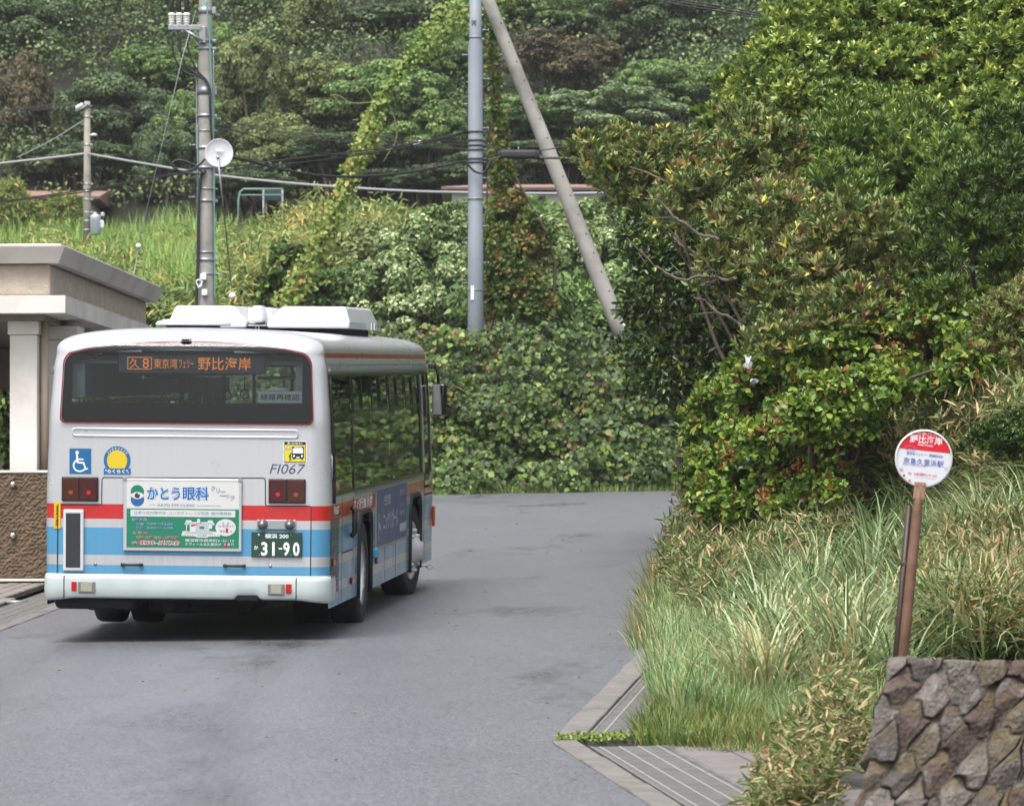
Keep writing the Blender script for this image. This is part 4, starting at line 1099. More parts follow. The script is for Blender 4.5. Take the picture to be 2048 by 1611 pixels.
mb = MB(); mb.tube([(1.1, 9.0 + .0, .28), (1.27, 9.0, .28), (1.33, 9.03, .30), (1.36, 9.0, .27), (1.33, 8.97, .25), (1.28, 9.0, .28)], .008, 6); mb.build('jack_hook', STEEL, bus)
# fuel filler recess seam on the corner and the rain pipe
mb = MB(); mb.tube([(1.205, .285, 2.30), (1.215, .272, 2.2), (1.25, .272, 1.5), (1.255, .275, 1.2)], .016, 8); mb.build('drain_pipe', GLOSSBLACK, bus)
# mirror
mr_ = thing('mirror', None, None, (1.285, BL - .1, 2.04), (0, 0, R(-8))); mr_.parent = bus
mb = MB(); mb.bbox((-.06, -.02, -.19), (.09, .1, .16), .03, seg=3); mb.build('housing', GLOSSBLACK, mr_)
mb = MB(); mb.bbox((-.048, -.027, -.175), (.078, -.021, .145), .003); mb.build('mirror_glass', mat('mirror_silver', (.8, .8, .8, 1), .03, 1.0), mr_)
mb = MB(); mb.tube([(-.1, .05, .36), (-.02, .06, .34), (0, .06, .15)], .016, 8); mb.build('arm', BLACK, mr_)
mb = MB(); mb.bbox((1.19, BL - .16, 2.36), (1.27, BL - .06, 2.42), .015); mb.build('corner_lamp', BLACK, bus)

# ---- on the roof
M_ac = mat('roof_pod_white', lin(212, 214, 217), .35, noise=.04, nscale=2, coat=.3)
ac = thing('roof_unit', None, None, (0, 5.0, 2.70)); ac.parent = bus
def acpod(mb, x0, x1):
    # section in y,z, with a chamfered rear; x ends sloped
    y0, y1 = 0.0, 2.75
    lower = [(x0, y0, .05), (x1, y0, .05), (x1, y1, .05), (x0, y1, .05)]
    mid = [(x0, y0, .115), (x1, y0, .115), (x1, y1, .115), (x0, y1, .115)]
    a_ = .05 if x0 < -.5 else .14; c_ = .05 if x1 > .5 else .14
    topv = [(x0 + a_, y0 + .10, .262), (x1 - c_, y0 + .10, .262), (x1 - c_, y1 - .22, .27), (x0 + a_, y1 - .22, .27)]
    mb.add(lower + mid + topv, [(3, 2, 1, 0), (0, 1, 5, 4), (1, 2, 6, 5), (2, 3, 7, 6), (3, 0, 4, 7), (4, 5, 9, 8), (5, 6, 10, 9), (6, 7, 11, 10), (7, 4, 8, 11), (8, 9, 10, 11)])
mb = MB(); acpod(mb, -.88, -.125); acpod(mb, .075, .88)
pod = mb.build('pod', M_ac, ac)
bv = pod.modifiers.new('soft_edges', 'BEVEL'); bv.width = .022; bv.segments = 3
mb = MB(); mb.box((-.14, .25, .06), (.09, 2.5, .25)); mb.build('pod_bridge', M_ac, ac)
mb = MB(); mb.bbox((-.075, .02, .10), (.03, .3, .266), .025); mb.build('latch_cover', M_ac, ac)
mb = MB(); mb.box((-.13, .1, .0), (.08, .3, .09)); mb.box((-.8, .1, -.02), (.8, 2.6, .048)); mb.build('pod_base', M_under, ac)
mb = MB(); mb.bbox((-.12, .04, .065), (.07, .08, .08), .005); mb.tube([(-.022 + .016 * math.cos(t), .03, .05 + .022 * math.sin(t)) for t in np.linspace(0, 6.28, 12)], .005, 6); mb.build('latch', STEEL, ac)
mb = MB()
for y in (1.9, 2.2): mb.box((.895, y, .052), (.904, y + .012, .118))
mb.build('pod_seam', WHITE, ac)
vent = thing('roof_vent', None, None, (-.12, 1.25, 2.705)); vent.parent = bus
mb = MB(); mb.lathe([(.0, .035), (.32, .035), (.335, .04), (.338, .052), (.32, .07), (.26, .088), (.16, .1), (0, .104)], None, 40); mb.build('cover', M_ac, vent)
mb = MB(); mb.lathe([(.24, -.03), (.24, .036)], None, 30); mb.build('collar', BLACK, vent)
rc = rbox('rear_camera', -.062, 2.592, .022, 2.625, .05, .17, mat('camera_housing', lin(180, 180, 176), .4), .006)
rbox('lens', -.05, 2.598, .012, 2.615, .044, .0495, BLACK, .003, rc)
# ================================================================== poles, wires, signs
M_pole = mat('concrete_pole', lin(158, 154, 148), .8, noise=.14, nscale=2.2, bump=.25, bscale=30, dirt=lin(98, 94, 88), dscale=1.3, damt=.6)
M_gpole = mat('grey_painted_pole', lin(132, 140, 148), .5, noise=.06, nscale=1.5, dirt=lin(116, 122, 126), dscale=1.1, damt=.4)
M_ins = mat('white_porcelain', lin(232, 232, 226), .2, coat=.5)
M_tealpipe = mat('teal_conduit', lin(96, 150, 140), .5)
PXM = lambda px, Y: px * Y / F

def polyline(pts, Y, n=1):
    return [at(px, py, Y) for px, py in pts]
def spline(pts, Y, n=40):
    """smooth curve through picture points laid at distance Y (number or one per point)"""
    Ys = [Y] * len(pts) if np.isscalar(Y) else Y
    Q = np.array([at(px, py, yy) for (px, py), yy in zip(pts, Ys)])
    t = np.concatenate([[0], np.cumsum(np.linalg.norm(np.diff(Q, axis=0), axis=1))]); u = np.linspace(0, t[-1], n)
    if len(Q) == 2: return [Vector(q) for q in np.stack([np.interp(u, t, Q[:, i]) for i in range(3)], -1)]
    out_ = []
    m_ = np.gradient(Q, t, axis=0)
    for uu in u:
        i = min(np.searchsorted(t, uu, 'right') - 1, len(t) - 2); h = t[i + 1] - t[i]; s = (uu - t[i]) / h
        out_.append(Vector((2 * s ** 3 - 3 * s ** 2 + 1) * Q[i] + (s ** 3 - 2 * s ** 2 + s) * h * m_[i] + (-2 * s ** 3 + 3 * s ** 2) * Q[i + 1] + (s ** 3 - s ** 2) * h * m_[i + 1]))
    return out_
def band(parent, x, y, z, r, h, m_=STEEL, name='band', lug=True):
    mb = MB(); mb.lathe([(r, -h / 2), (r + .012, -h / 2), (r + .012, h / 2), (r, h / 2)], Matrix.Translation((x, y, z)), 20)
    if lug: mb.bbox((x + r - .01, y - .05, z - h / 2), (x + r + .07, y + .03, z + h / 2), .008)
    return mb.build(name, m_, parent)
def stepbolt(parent, x, y, z, r, s):
    mb = MB(); mb.tube([(x + s * r * .9, y - .02, z), (x + s * (r + .13), y - .02, z)], .011, 6); mb.bbox((x + s * (r + .12), y - .035, z - .02), (x + s * (r + .14), y - .005, z + .02), .004)
    mb.build('step_bolt', STEEL, parent)

# ---- concrete pole with the dish
Y1 = 84.0
base1 = at(411, 700, Y1); g1 = float(ground(base1.x, Y1)); X1 = base1.x
p1 = thing('utility_pole', 'concrete utility pole carrying a round white dish behind the bus', 'utility pole', (0, 0, 0))
ztop = at(0, -190, Y1).z; zlow = g1 - .3
def r1(z): return float(np.interp(z, [zlow, at(0, 600, Y1).z, at(0, 0, Y1).z, ztop], [.20, .175, .118, .10]))
mb = MB(); zz = np.linspace(zlow, ztop, 14); mb.tube([(X1, Y1, z) for z in zz], [r1(z) for z in zz], 24); mb.build('shaft', M_pole, p1)
for py, h in ((22, .12), (82, .05), (98, .05), (182, .15), (232, .06), (262, .02), (296, .06), (336, .05), (378, .03), (402, .05), (505, .03), (520, .06), (548, .03)):
    z = at(0, py, Y1).z; band(p1, X1, Y1, z, r1(z), h)
for k, py in enumerate(range(30, 600, 52)):
    z = at(0, py, Y1).z; stepbolt(p1, X1, Y1, z, r1(z), -1 if k % 2 else 1)
# cross arm with three cable terminations
za = at(0, 62, Y1).z
arm = thing('cross_arm', None, None, (0, 0, 0)); arm.parent = p1
mb = MB(); q0 = at(338, 52, Y1); q1 = at(404, 66, Y1)
mb.bbox((q0.x, Y1 - .22, q1.z + .03), (q1.x, Y1 - .13, q1.z + .12), .008); mb.tube([(q1.x - .30, Y1 - .18, q1.z + .04), (q1.x + .02, Y1 - .18, q1.z - .17)], .035, 8); mb.bbox((q1.x - .04, Y1 - .2, q1.z - .2), (q1.x + .08, Y1 - .10, q1.z + .1), .01); mb.build('beam', STEEL, arm)
for px in (345, 359.5, 374.5):
    q = at(px, 56 + (px - 345) * .22, Y1)
    Mx = Matrix.Translation((q.x, Y1 - .18, q1.z + .12))
    t_ = MB(); t_.lathe([(.045, 0), (.05, .02), (.04, .03)] + [v for k in range(3) for v in ((.045, .03 + k * .045), (.068 + .002 * k, .045 + k * .045), (.045, .07 + k * .045))] + [(.055, .165), (.075, .18), (.06, .205), (.03, .225), (0, .23)], Mx, 16); ins = t_.build('insulator', M_ins, arm)
    t_ = MB(); t_.lathe([(.03, .22), (.042, .24), (.044, .55), (.036, .58), (.0, .6)], Mx, 14); t_.build('sleeve', CABLEB, ins)
for k, pts in enumerate((((345, 64), (346, 100), (354, 125), (372, 146), (395, 153), (408, 160), (417, 175), (419, 190)), ((360, 66), (361, 100), (368, 125), (384, 143), (398, 151), (411, 161), (418, 178), (420, 195)), ((374, 68), (378, 105), (388, 130), (398, 146), (412, 160), (420, 180), (421, 200)))):
    mb = MB(); mb.tube(spline(pts, Y1 - .19, 36), .018, 8); mb.build('cable', CABLEB, p1)
mb = MB(); mb.tube(spline(((420, 190), (421, 240), (424, 285), (425, 320)), Y1 - .2), .022, 8); mb.tube(spline(((411, 340), (404, 350), (399, 380), (397, 440), (396, 520), (393, 600), (392, 650)), Y1 - .2), .028, 8); mb.build('down_cable', CABLEB, p1)
mb = MB(); mb.tube(spline(((412, 0), (418, 60), (421, 120), (424, 190), (427, 300)), Y1 - .12), .016, 6); mb.tube(spline(((395, 250), (395, 400), (394, 470)), Y1 - .1), .014, 6); mb.tube(spline(((429, 320), (429, 480), (430, 600)), Y1 - .1), .012, 6); mb.build('conduit', M_tealpipe, p1)
mb = MB(); mb.tube(spline(((393, 130), (393, 300)), Y1 - .1), .012, 6); mb.tube(spline(((427, 100), (428, 420)), Y1 - .1), .012, 6); mb.build('earth_wire', STEEL, p1)
mb = MB(); c_ = at(369, 332, Y1 - .25)
loop_pts = [(410, 318), (398, 330), (375, 342), (352, 338), (343, 328), (352, 321), (375, 324), (396, 336), (404, 346), (385, 347), (356, 340), (345, 330)]
mb.tube(spline(loop_pts, Y1 - .25, 80), .020, 8); mb.build('cable_loop', CABLEB, p1)
mb = MB(); q = at(406, 553, Y1 - .24); mb.bbox((q.x - .05, Y1 - .28, q.z - .06), (q.x + .06, Y1 - .18, q.z + .05), .01); q = at(409, 584, Y1 - .24); mb.bbox((q.x - .05, Y1 - .26, q.z - .06), (q.x + .05, Y1 - .19, q.z + .05), .01); mb.tube(spline(((405, 556), (404, 566), (398, 572), (393, 566), (396, 559), (402, 562), (402, 572), (395, 575)), Y1 - .25, 40), .014, 6); mb.build('junction_box', WHITE, p1)
# dish on its bracket
YD = Y1 - .62
dq = at(438, 306, YD)
dsh = thing('dish', 'round white dish with hanging rod and ball on concrete pole', 'dish', dq)
Mx = Matrix.Rotation(R(94), 4, 'X') @ Matrix.Rotation(R(4), 4, 'Y')
mb = MB(); Rd = PXM(28.5, YD); mb.lathe([(0, -.012), (Rd * .6, -.010), (Rd * .95, .01), (Rd, .03), (Rd * .985, .036), (Rd * .94, .028), (Rd * .6, .008), (0, .0)], Mx, 48); mb.build('reflector', mat('dish_white', lin(214, 216, 220), .45), dsh)
mb = MB(); mb.bbox((-.05, -.045, .02), (.07, -.030, .06), .002); mb.build('plate', WHITE, dsh)
mb = MB(); mb.tube([(0, .02, 0), (0, .3, -.05), (X1 - dq.x + .1, Y1 - YD - .1, -.05)], .03, 8); mb.build('bracket', STEEL, dsh)
a = at(436, 315, YD - .08) - dq; b_ = at(465, 592, YD - .08) - dq
mb = MB(); mb.tube([a + Vector((0, .08, 0)), a, a + (b_ - a) * .35, a + (b_ - a) * .35 + Vector((.004, 0, 0)), b_], [.018, .018, .018, .012, .012], 8); mb.lathe([(0, -.03), (.028, -.02), (.034, 0), (.028, .02), (0, .03)], Matrix.Translation(a), 12); mb.build('rod', STEEL, dsh)
mb = MB(); mb.lathe([(0, -.065), (.04, -.05), (.06, -.02), (.063, .01), (.05, .042), (.025, .06), (0, .066)], Matrix.Translation(b_), 18); mb.build('ball', WHITE, dsh)
# second stay with a ball, left of the pole
mb = MB(); s_pts = [at(392, 20, Y1 - .3), at(366, 110, Y1 - .5), at(277, 488, Y1 - 2.0)]; mb.tube(s_pts, .006, 6)
st = thing('stay_wire', 'thin stay wire with a white ball hanging left of the dish pole', 'stay wire', (0, 0, 0)); mb.build('wire', STEEL, st)
mb = MB(); mb.lathe([(0, -.05), (.04, -.035), (.052, 0), (.04, .035), (0, .05)], Matrix.Translation(at(277, 492, Y1 - 2.0)), 16); mb.build('ball', WHITE, st)
mb = MB(); mb.tube([at(277, 497, Y1 - 2.0), at(268, 545, Y1 - 2.2), at(250, 640, Y1 - 2.5)], .006, 6); mb.build('lower_wire', STEEL, st)

# ---- grey steel pole
Y2 = 90.0
q = at(951, 660, Y2); X2 = q.x; g2 = float(ground(X2, Y2))
p2 = thing('utility_pole', 'grey painted steel utility pole standing in the kudzu beside the leaning pole', 'utility pole', (0, 0, 0))
zs = [g2 - .4, at(0, 560, Y2).z, at(0, 460, Y2).z, at(0, 458, Y2).z, at(0, 92, Y2).z, at(0, 78, Y2).z, at(0, -150, Y2).z]
mb = MB(); mb.tube([(X2, Y2, z) for z in zs], [.158, .150, .150, .143, .143, .118, .105], 28); mb.build('shaft', M_gpole, p2)
for py in (264, 281, 291, 300, 318, 325): z = at(0, py, Y2).z; band(p2, X2, Y2, z, .146, .035, mat('dark_band', (.05, .05, .055, 1), .5))
for py in (75, 580, 398): z = at(0, py, Y2).z; band(p2, X2, Y2, z, .121 if py < 90 else .150, .02, STEEL, 'collar', False)
for k, py in enumerate((12, 60, 110, 158, 208, 256, 306, 356, 404, 452, 485, 525, 566)): z = at(0, py, Y2).z; stepbolt(p2, X2, Y2, z, .12, -1 if k % 2 == 0 else 1)
mb = MB(); Mx = Matrix.Translation((X2, Y2, 0)); zt = at(0, 48, Y2).z
V_, F_ = text_polys('丙', .115, -.03, zt, fit=.09, bold=.01); mb.add([(X2 + x, Y2 - math.sqrt(max(.122 ** 2 - x * x, 0)) - .002, z) for x, _, z in V_], F_); mb.build('lettering', mat('pole_ink', (.03, .03, .035, 1), .6), p2)
mb = MB(); q0 = at(943, 572, Y2); q1 = at(948, 588, Y2); mb.box((X2 - .09, Y2 - .158, q1.z - .12), (X2 - .03, Y2 - .142, q0.z)); mb.build('number_plate', WHITE, p2)

# ---- leaning concrete brace pole
pb = thing('brace_pole', 'leaning concrete pole propping the grey utility pole', 'brace pole', (0, 0, 0))
Q0, Q1 = at(960, -40, 90.6), at(1262, 715, 90.6)
mb = MB(); P = [Q0 + (Q1 - Q0) * t for t in np.linspace(0, 1, 10)]; mb.tube(P, [.12 + .05 * t for t in np.linspace(0, 1, 10)], 22); mb.build('shaft', M_pole, pb)
ax = (Q1 - Q0).normalized(); mb = MB(); c0 = at(1237, 652, 90.6); Mz = Matrix.Translation(c0 + ax.cross(Vector((0, -1, 0))) * -.135 + Vector((0, -.1, 0))) @ ax.to_track_quat('Z', 'Y').to_matrix().to_4x4(); mb.bbox((-.05, -.05, 0), (.05, .05, .24), .012, 0, Mz); mb.build('white_sleeve', WHITE, pb)
mb = MB()
for t in np.linspace(.12, .93, 17):
    c0 = Q0 + (Q1 - Q0) * t; sd_ = ax.cross(Vector((0, 1, 0))); rr = .12 + .05 * t
    mb.tube([c0 + Vector((0, -rr * .82, 0)) + sd_ * .5 * rr, c0 + Vector((0, -rr * .9, 0)) + sd_ * .5 * rr], .016, 8)
mb.build('bolt_hole', BLACK, pb)

# ---- far pole over the shelter
Y3 = 132.0
q = at(174.5, 500, Y3); X3 = q.x
p3 = thing('utility_pole', 'small distant utility pole with transformer above the shelter roof', 'utility pole', (0, 0, 0))
zt = at(0, 203, Y3).z; zb = float(ground(X3, Y3)) - .3
mb = MB(); mb.tube([(X3, Y3, zb), (X3, Y3, zt)], [.13, .085], 18); mb.build('shaft', mat('weathered_pole', lin(140, 134, 124), .85, noise=.25, nscale=2), p3)
for py in (213, 234, 290, 368, 383, 399, 425, 442, 460, 490): z = at(0, py, Y3).z; band(p3, X3, Y3, z, .09 + (290 - py) * -.0001, .05)
mb = MB(); a = at(152, 224, Y3); b_ = at(176, 211, Y3); mb.tube([a + Vector((0, -.1, 0)), b_ + Vector((0, -.1, 0))], .035, 8); mb.build('cross_arm', STEEL, p3)
for px, py in ((155, 216), (159.5, 213.5), (164, 211)):
    q = at(px, py, Y3); mb = MB(); mb.lathe([(.03, -.02), (.055, .0), (.05, .03), (.06, .05), (.045, .08), (0, .09)], Matrix.Translation((q.x, Y3 - .1, q.z - .03)), 12); mb.build('insulator', M_ins, p3)
q = at(188, 270, Y3); mb = MB(); mb.tube([(X3 + .05, Y3 - .05, q.z), (q.x - .05, Y3 - .05, q.z)], .015, 6); mb.lathe([(0, -.04), (.09, -.03), (.11, .0), (.06, .035), (0, .05)], Matrix.Translation((q.x, Y3 - .05, q.z)), 14); mb.build('lamp', WHITE, p3)
tr = thing('transformer', None, None, (0, 0, 0)); tr.parent = p3
q0 = at(181, 432, Y3); q1 = at(203, 470, Y3)
mb = MB(); cxx = (q0.x + q1.x) / 2; mb.lathe([(.0, q1.z), (.13, q1.z), (.15, q1.z + .03), (.15, q0.z - .05), (.155, q0.z), (.08, q0.z + .04), (0, q0.z + .045)], Matrix.Translation((cxx, Y3 - .12, 0)), 20)
for k in range(8): mb.box((cxx - .13 + k * .035, Y3 - .29, q1.z + .1), (cxx - .122 + k * .035, Y3 - .25, q0.z - .08))
mb.build('tank', mat('transformer_grey', lin(176, 184, 192), .5, .2), tr)
for px in (191, 206):
    q = at(px, 429, Y3); mb = MB(); mb.lathe([(.04, -.05), (.06, -.02), (.05, .01), (.07, .03), (0, .06)], Matrix.Translation((q.x, Y3 - .1, q.z)), 10); mb.build('bushing', M_ins, tr)
mb = MB(); q = at(205, 450, Y3); mb.bbox((q.x - .05, Y3 - .2, q.z - .1), (q.x + .05, Y3 - .05, q.z + .12), .02); mb.build('cutout', WHITE, tr)

# ---- wires
def wire(label, pts, Y, r, m_=CABLEB, group='overhead wires'):
    mb = MB(); mb.tube(spline(pts, Y, 48), r, 7)
    return tag(mb.build('overhead_wire', m_, None), label, 'wire', group)
wire('thick pale grey cable sagging from the far pole to left picture edge', ((-120, 345), (0, 327), (90, 317), (174, 307)), Y3, .035, CABLEG)
wire('long pale grey cable running from the far pole across in front of the long house', ((174, 307), (300, 329), (430, 350), (640, 371), (820, 382), (940, 385), (1080, 387), (1330, 384)), [Y3, 128, 125, 122, 120, 118, 117, 116], .032, CABLEG)
for k, dy in enumerate((0, 4, 9)):
    wire(('uppermost', 'middle', 'lowest')[k] + ' of the three thin wires from the far pole top to the left edge', ((-100, 230 + dy), (0, 221 + dy * 1.0), (90, 211 + dy * .8), (160 + k * 4, 205 + dy * .5)), Y3, .012)
    wire(('uppermost', 'middle', 'lowest')[k] + ' of the three thin wires from the far pole top past the grey pole', ((166 + k * 3, 209 + dy * .6), (300, 225 + dy * 1.3), (420, 241 + dy * 1.6), (640, 264 + dy * 1.6), (900, 282 + dy * 1.6), (1200, 291 + dy * 1.5)), [Y3, 130, 128, 126, 124, 122], .011)
wire('thin slanting stay from the far pole down to the tall grass', ((172, 238), (100, 282), (34, 315)), [Y3, Y3 - 1, Y3 - 2], .012, CABLEG)
wire('thick black cable sagging from the dish pole to the grey pole', ((412, 312), (470, 316), (560, 338), (640, 351), (740, 352), (840, 341), (932, 322)), [Y1, Y1 + .6, 85.5, 86.4, 87.6, 88.8, Y2 - .2], .026)
wire('black cable dipping under the bands of the grey pole to the black box', ((932, 322), (940, 334), (952, 344), (966, 346), (976, 334), (984, 320), (998, 315), (1040, 316)), Y2 - .25, .022)
wire('black cable leaving the black box towards the big shrub', ((1035, 316), (1100, 316), (1170, 318), (1300, 322)), Y2 - .2, .022)
wire('upper of two dark wires rising from the left edge to the grey pole', ((-60, 412), (0, 403), (174, 379), (410, 339), (600, 316), (800, 291), (860, 281), (936, 262)), [96, 95, 92, 87, 87.5, 88.6, 89, Y2], .013)
wire('lower of two dark wires rising from the left edge to the grey pole', ((-60, 416), (0, 406), (174, 383), (410, 343), (600, 325), (760, 304), (850, 286), (936, 265)), [96, 95, 92, 87, 87.5, 88.4, 89, Y2], .013)
wire('thin dark wire drooping beside the climbing vine to the grey pole', ((425, 248), (520, 276), (620, 303), (700, 309), (790, 294), (850, 281), (936, 263)), [Y1, 85, 86.5, 87.5, 88.5, 89, Y2], .011)
wire('thin dark wire from the grey pole towards the big shrub', ((960, 292), (1060, 303), (1140, 292), (1300, 288)), Y2, .012)
for k, dy in enumerate((0, 5, 10)):
    wire(('uppermost', 'middle', 'lowest')[k] + ' of the three wires at the top right above the big shrub', ((1270, -22 + dy), (1340, -4 + dy), (1430, 11 + dy), (1530, 28 + dy), (1640, 46 + dy)), 80, .012)
cb = thing('cable_closure', 'black cable box hanging on the wires right of the grey pole', 'cable box', (0, 0, 0))
q0 = at(999, 300, Y2 - .2); q1 = at(1075, 317, Y2 - .2); mb = MB(); mb.bbox((q0.x, Y2 - .30, q1.z), (q1.x, Y2 - .13, q0.z), .05, seg=3); mb.bbox((q0.x - .04, Y2 - .26, q1.z + .03), (q1.x + .04, Y2 - .17, q0.z - .03), .02); mb.build('case', mat('black_case', (.022, .021, .024, 1), .5), cb)
mb = MB(); q = at(1037, 300, Y2 - .2); mb.tube([(q.x, Y2 - .2, q.z - .02), (q.x, Y2 - .2, q.z + .06)], .012, 6); mb.build('hook', STEEL, cb)
q = at(846, 285, 89.0); mb = MB(); mb.tube([at(828, 289, 88.9), at(840, 286, 89), at(852, 283, 89.1)], [.02, .05, .02], 10); tag(mb.build('wire_clamp', WHITE), 'white clamp on the wires left of the grey pole', 'wire clamp')
q = at(1240, -2, 86); mb = MB(); mb.lathe([(0, -.06), (.10, -.055), (.13, -.02), (.12, .02), (.05, .05), (.02, .12), (0, .3)], Matrix.Translation(q), 24); sl = mb.build('hanging_lamp', CHROME); tag(sl, 'small round lamp cut off by the top edge above the long house', 'lamp')
mb = MB(); lt_ = Vector((0, 0, .29)); pt_ = Vector((X2, Y2, at(0, -140, Y2).z)) - q; mb.tube([lt_, lt_ + Vector((0, 0, .5)), pt_], .012, 6); mb.build('suspension_cable', CABLEB, sl)
mb = MB(); mb.lathe([(.085, -.062), (.10, -.066), (.112, -.058)], Matrix.Translation((0, 0, 0)), 24); mb.build('red_ring', mat('red_band', lin(190, 40, 40), .4), sl); bpy.data.objects['red_ring'].location = q

# ---- bus stop sign
YS = 28.2
cS = at(1847.5, 916.5, YS)
sg = thing('bus_stop_sign', 'round red and white bus stop sign on a leaning rusty brown post', 'bus stop sign', cS, (R(2), R(6.0), 0))
rs = PXM(58, YS)
Mx = Matrix.Rotation(R(90), 4, 'X')
M_swhite = mat('sign_white', lin(200, 203, 208), .4, noise=.03); M_sred = mat('sign_red', lin(196, 22, 38), .4); M_sblue = mat('sign_blue', lin(66, 78, 160), .5); M_srim = mat('sign_rim', lin(206, 208, 206), .4, .2)
mb = MB(); mb.lathe([(rs * .95, -.006), (rs * .985, -.006), (rs, 0), (rs * .985, .008), (rs * .945, .008)], Mx, 56); mb.build('rim', M_srim, sg)
mb = MB(); mb.prism(disc(0, 0, rs * .955, rs * .955, 56), .0, .006); face = mb.build('face', M_swhite, sg)
U = rs / 660.0                                  # close-up pixels to metres
def sp_(px, py):
    dx, dy = (px - 775), -(py - 770); a = R(5.2); return ((dx * math.cos(a) - dy * math.sin(a)) * U, (dx * math.sin(a) + dy * math.cos(a)) * U)
rr = rs * .945; h0 = .27 * rs
a0 = math.asin(h0 / rr)
mb = MB(); mb.prism([(rr * math.cos(a), rr * math.sin(a)) for a in np.linspace(a0, math.pi - a0, 30)], -.0012, -.0002, None, 0); mb.build('red_cap', M_sred, face)
mb = MB()
def st_(s_t, h, px, py, fit, mi, bold=.0): x, z = sp_(px, py); text(mb, s_t, h * U, x, z, -.0022, None, mi, fit=fit * U, bold=bold)
st_('京急バス', 70, 835, 208, 470, 1, .0); st_('野比海岸', 185, 825, 345, 740, 1, .012); st_('NOBI-KAIGAN', 34, 810, 470, 340, 1, .01)
st_('久８', 62, 465, 545, 150, 2, .0); st_('東京湾フェリー・開国橋経由', 64, 795, 685, 830, 2, .01); st_('京急久里浜駅', 150, 770, 855, 920, 2, .006); st_('行', 70, 1285, 1000, 70, 2, .0); st_('KEIKYU-KURIHAMA STA.', 24, 570, 930, 540, 2)
st_('回', 72, 270, 1035, 76, 0, .0); st_('数', 60, 335, 1160, 62, 0, .02); st_('券', 60, 462, 1280, 62, 0, .02); st_('次は', 60, 460, 1110, 84, 0, .01); st_('久里浜医療センター入口', 66, 815, 1140, 520, 0, .01); st_('Kurihama Iryo Center Iriguchi', 22, 815, 1215, 500, 0)
x, z = sp_(465, 545)
ov = disc(x, z, 125 * U, 62 * U, 30); iv = disc(x, z, 118 * U, 55 * U, 30)
for i in range(30): mb.prism([ov[i], ov[(i + 1) % 30], iv[(i + 1) % 30], iv[i]], -.0022, -.0015, None, 3)
mb.build('lettering', [M_sred, WHITE, M_sblue, mat('sign_grey', lin(140, 140, 165), .5)], face)
M_rust = mat('rusty_post', lin(108, 80, 62), .6, noise=.2, nscale=14, bump=.2, bscale=60, dirt=lin(92, 62, 48), dscale=5, damt=.6); M_dpost = mat('dark_brown_strip', lin(62, 48, 42), .5, noise=.15, nscale=9)
# the post and its dark channel run down to the ground
gl = lambda px, py: at(px, py, YS) - cS
rot = sg.rotation_euler.to_matrix().inverted()
L = lambda px, py, dy=0.0: rot @ (gl(px, py) + Vector((0, dy, 0)))
low = L(1803, 1345, .02); top_ = L(1839, 978, .012); b0 = top_ + (low - top_) * 1.25
mb = MB(); k_ = (b0 - top_); r_ = PXM(10.5, YS)
mb.tube([top_ + k_ * t for t in (0, .06, .12, .5, 1)], [r_ * .62, r_ * .8, r_, r_ * 1.02, r_ * 1.05], 16); post = mb.build('post', M_rust, sg)
mb = MB(); mb.bbox((top_.x - .034, -.012, top_.z - .06), (top_.x + .036, .0 - .003, top_.z + .045), .004); 
for dx in (-.02, .02): mb.lathe([(0, 0), (.006, 0), (.006, .004), (0, .006)], Matrix.Translation((top_.x + dx, -.0125, top_.z + .025)) @ Matrix.Rotation(R(90), 4, 'X'), 10)
mb.build('clamp_plate', mat('clamp_bronze', lin(150, 118, 96), .5, .2, noise=.1), sg)
ca_, cb_ = L(1819, 1010, .03), L(1790, 1345, .03); cb2 = ca_ + (cb_ - ca_) * 1.25; w_ = PXM(6.5, YS)
mb = MB(); mb.tube([ca_, cb2], w_, 4); mb.build('dark_channel', M_dpost, sg)
for t in (.35, .70): 
    c0 = ca_ + (cb_ - ca_) * t; mb = MB(); mb.bbox((c0.x - w_ * 1.2, -.01, c0.z - .012), (c0.x + .08, .05, c0.z + .012), .004); mb.build('tie_band', M_dpost, sg)
# ================================================================== plants
def unit(a): return a / np.maximum(np.linalg.norm(a, axis=-1, keepdims=True), 1e-9)
LEAFT = {                                   # (along, across, lift) outlines of one leaf
    'diamond': (np.array([(0, 0, 0), (.45, -.5, .06), (1, 0, -.05), (.45, .5, .06)]), [(0, 3, 2), (0, 2, 1)]),
    'ovate': (np.array([(0, 0, 0), (.28, -.44, .07), (.68, -.36, .05), (1, 0, -.07), (.68, .36, .05), (.28, .44, .07), (.5, 0, -.02)]), [(0, 6, 2, 1), (6, 3, 2, 2), (0, 5, 4, 6), (6, 4, 3, 3)]),
    'round': (np.array([(0, 0, 0), (.12, -.42, .07), (.55, -.5, .07), (1, 0, -.09), (.55, .5, .07), (.12, .42, .07)]), [(0, 3, 2, 1), (0, 5, 4, 3)]),
    'lance': (np.array([(0, 0, 0), (.35, -.5, .05), (.72, -.34, .0), (1, 0, -.10), (.72, .34, .0), (.35, .5, .05)]), [(0, 3, 2, 1), (0, 5, 4, 3)]),
}
LEAFT['ovate'] = (np.array([(0, 0, 0), (.28, -.44, .08), (.70, -.36, .05), (1, 0, -.08), (.70, .36, .05), (.28, .44, .08)]), [(0, 3, 2, 1), (0, 5, 4, 3)])
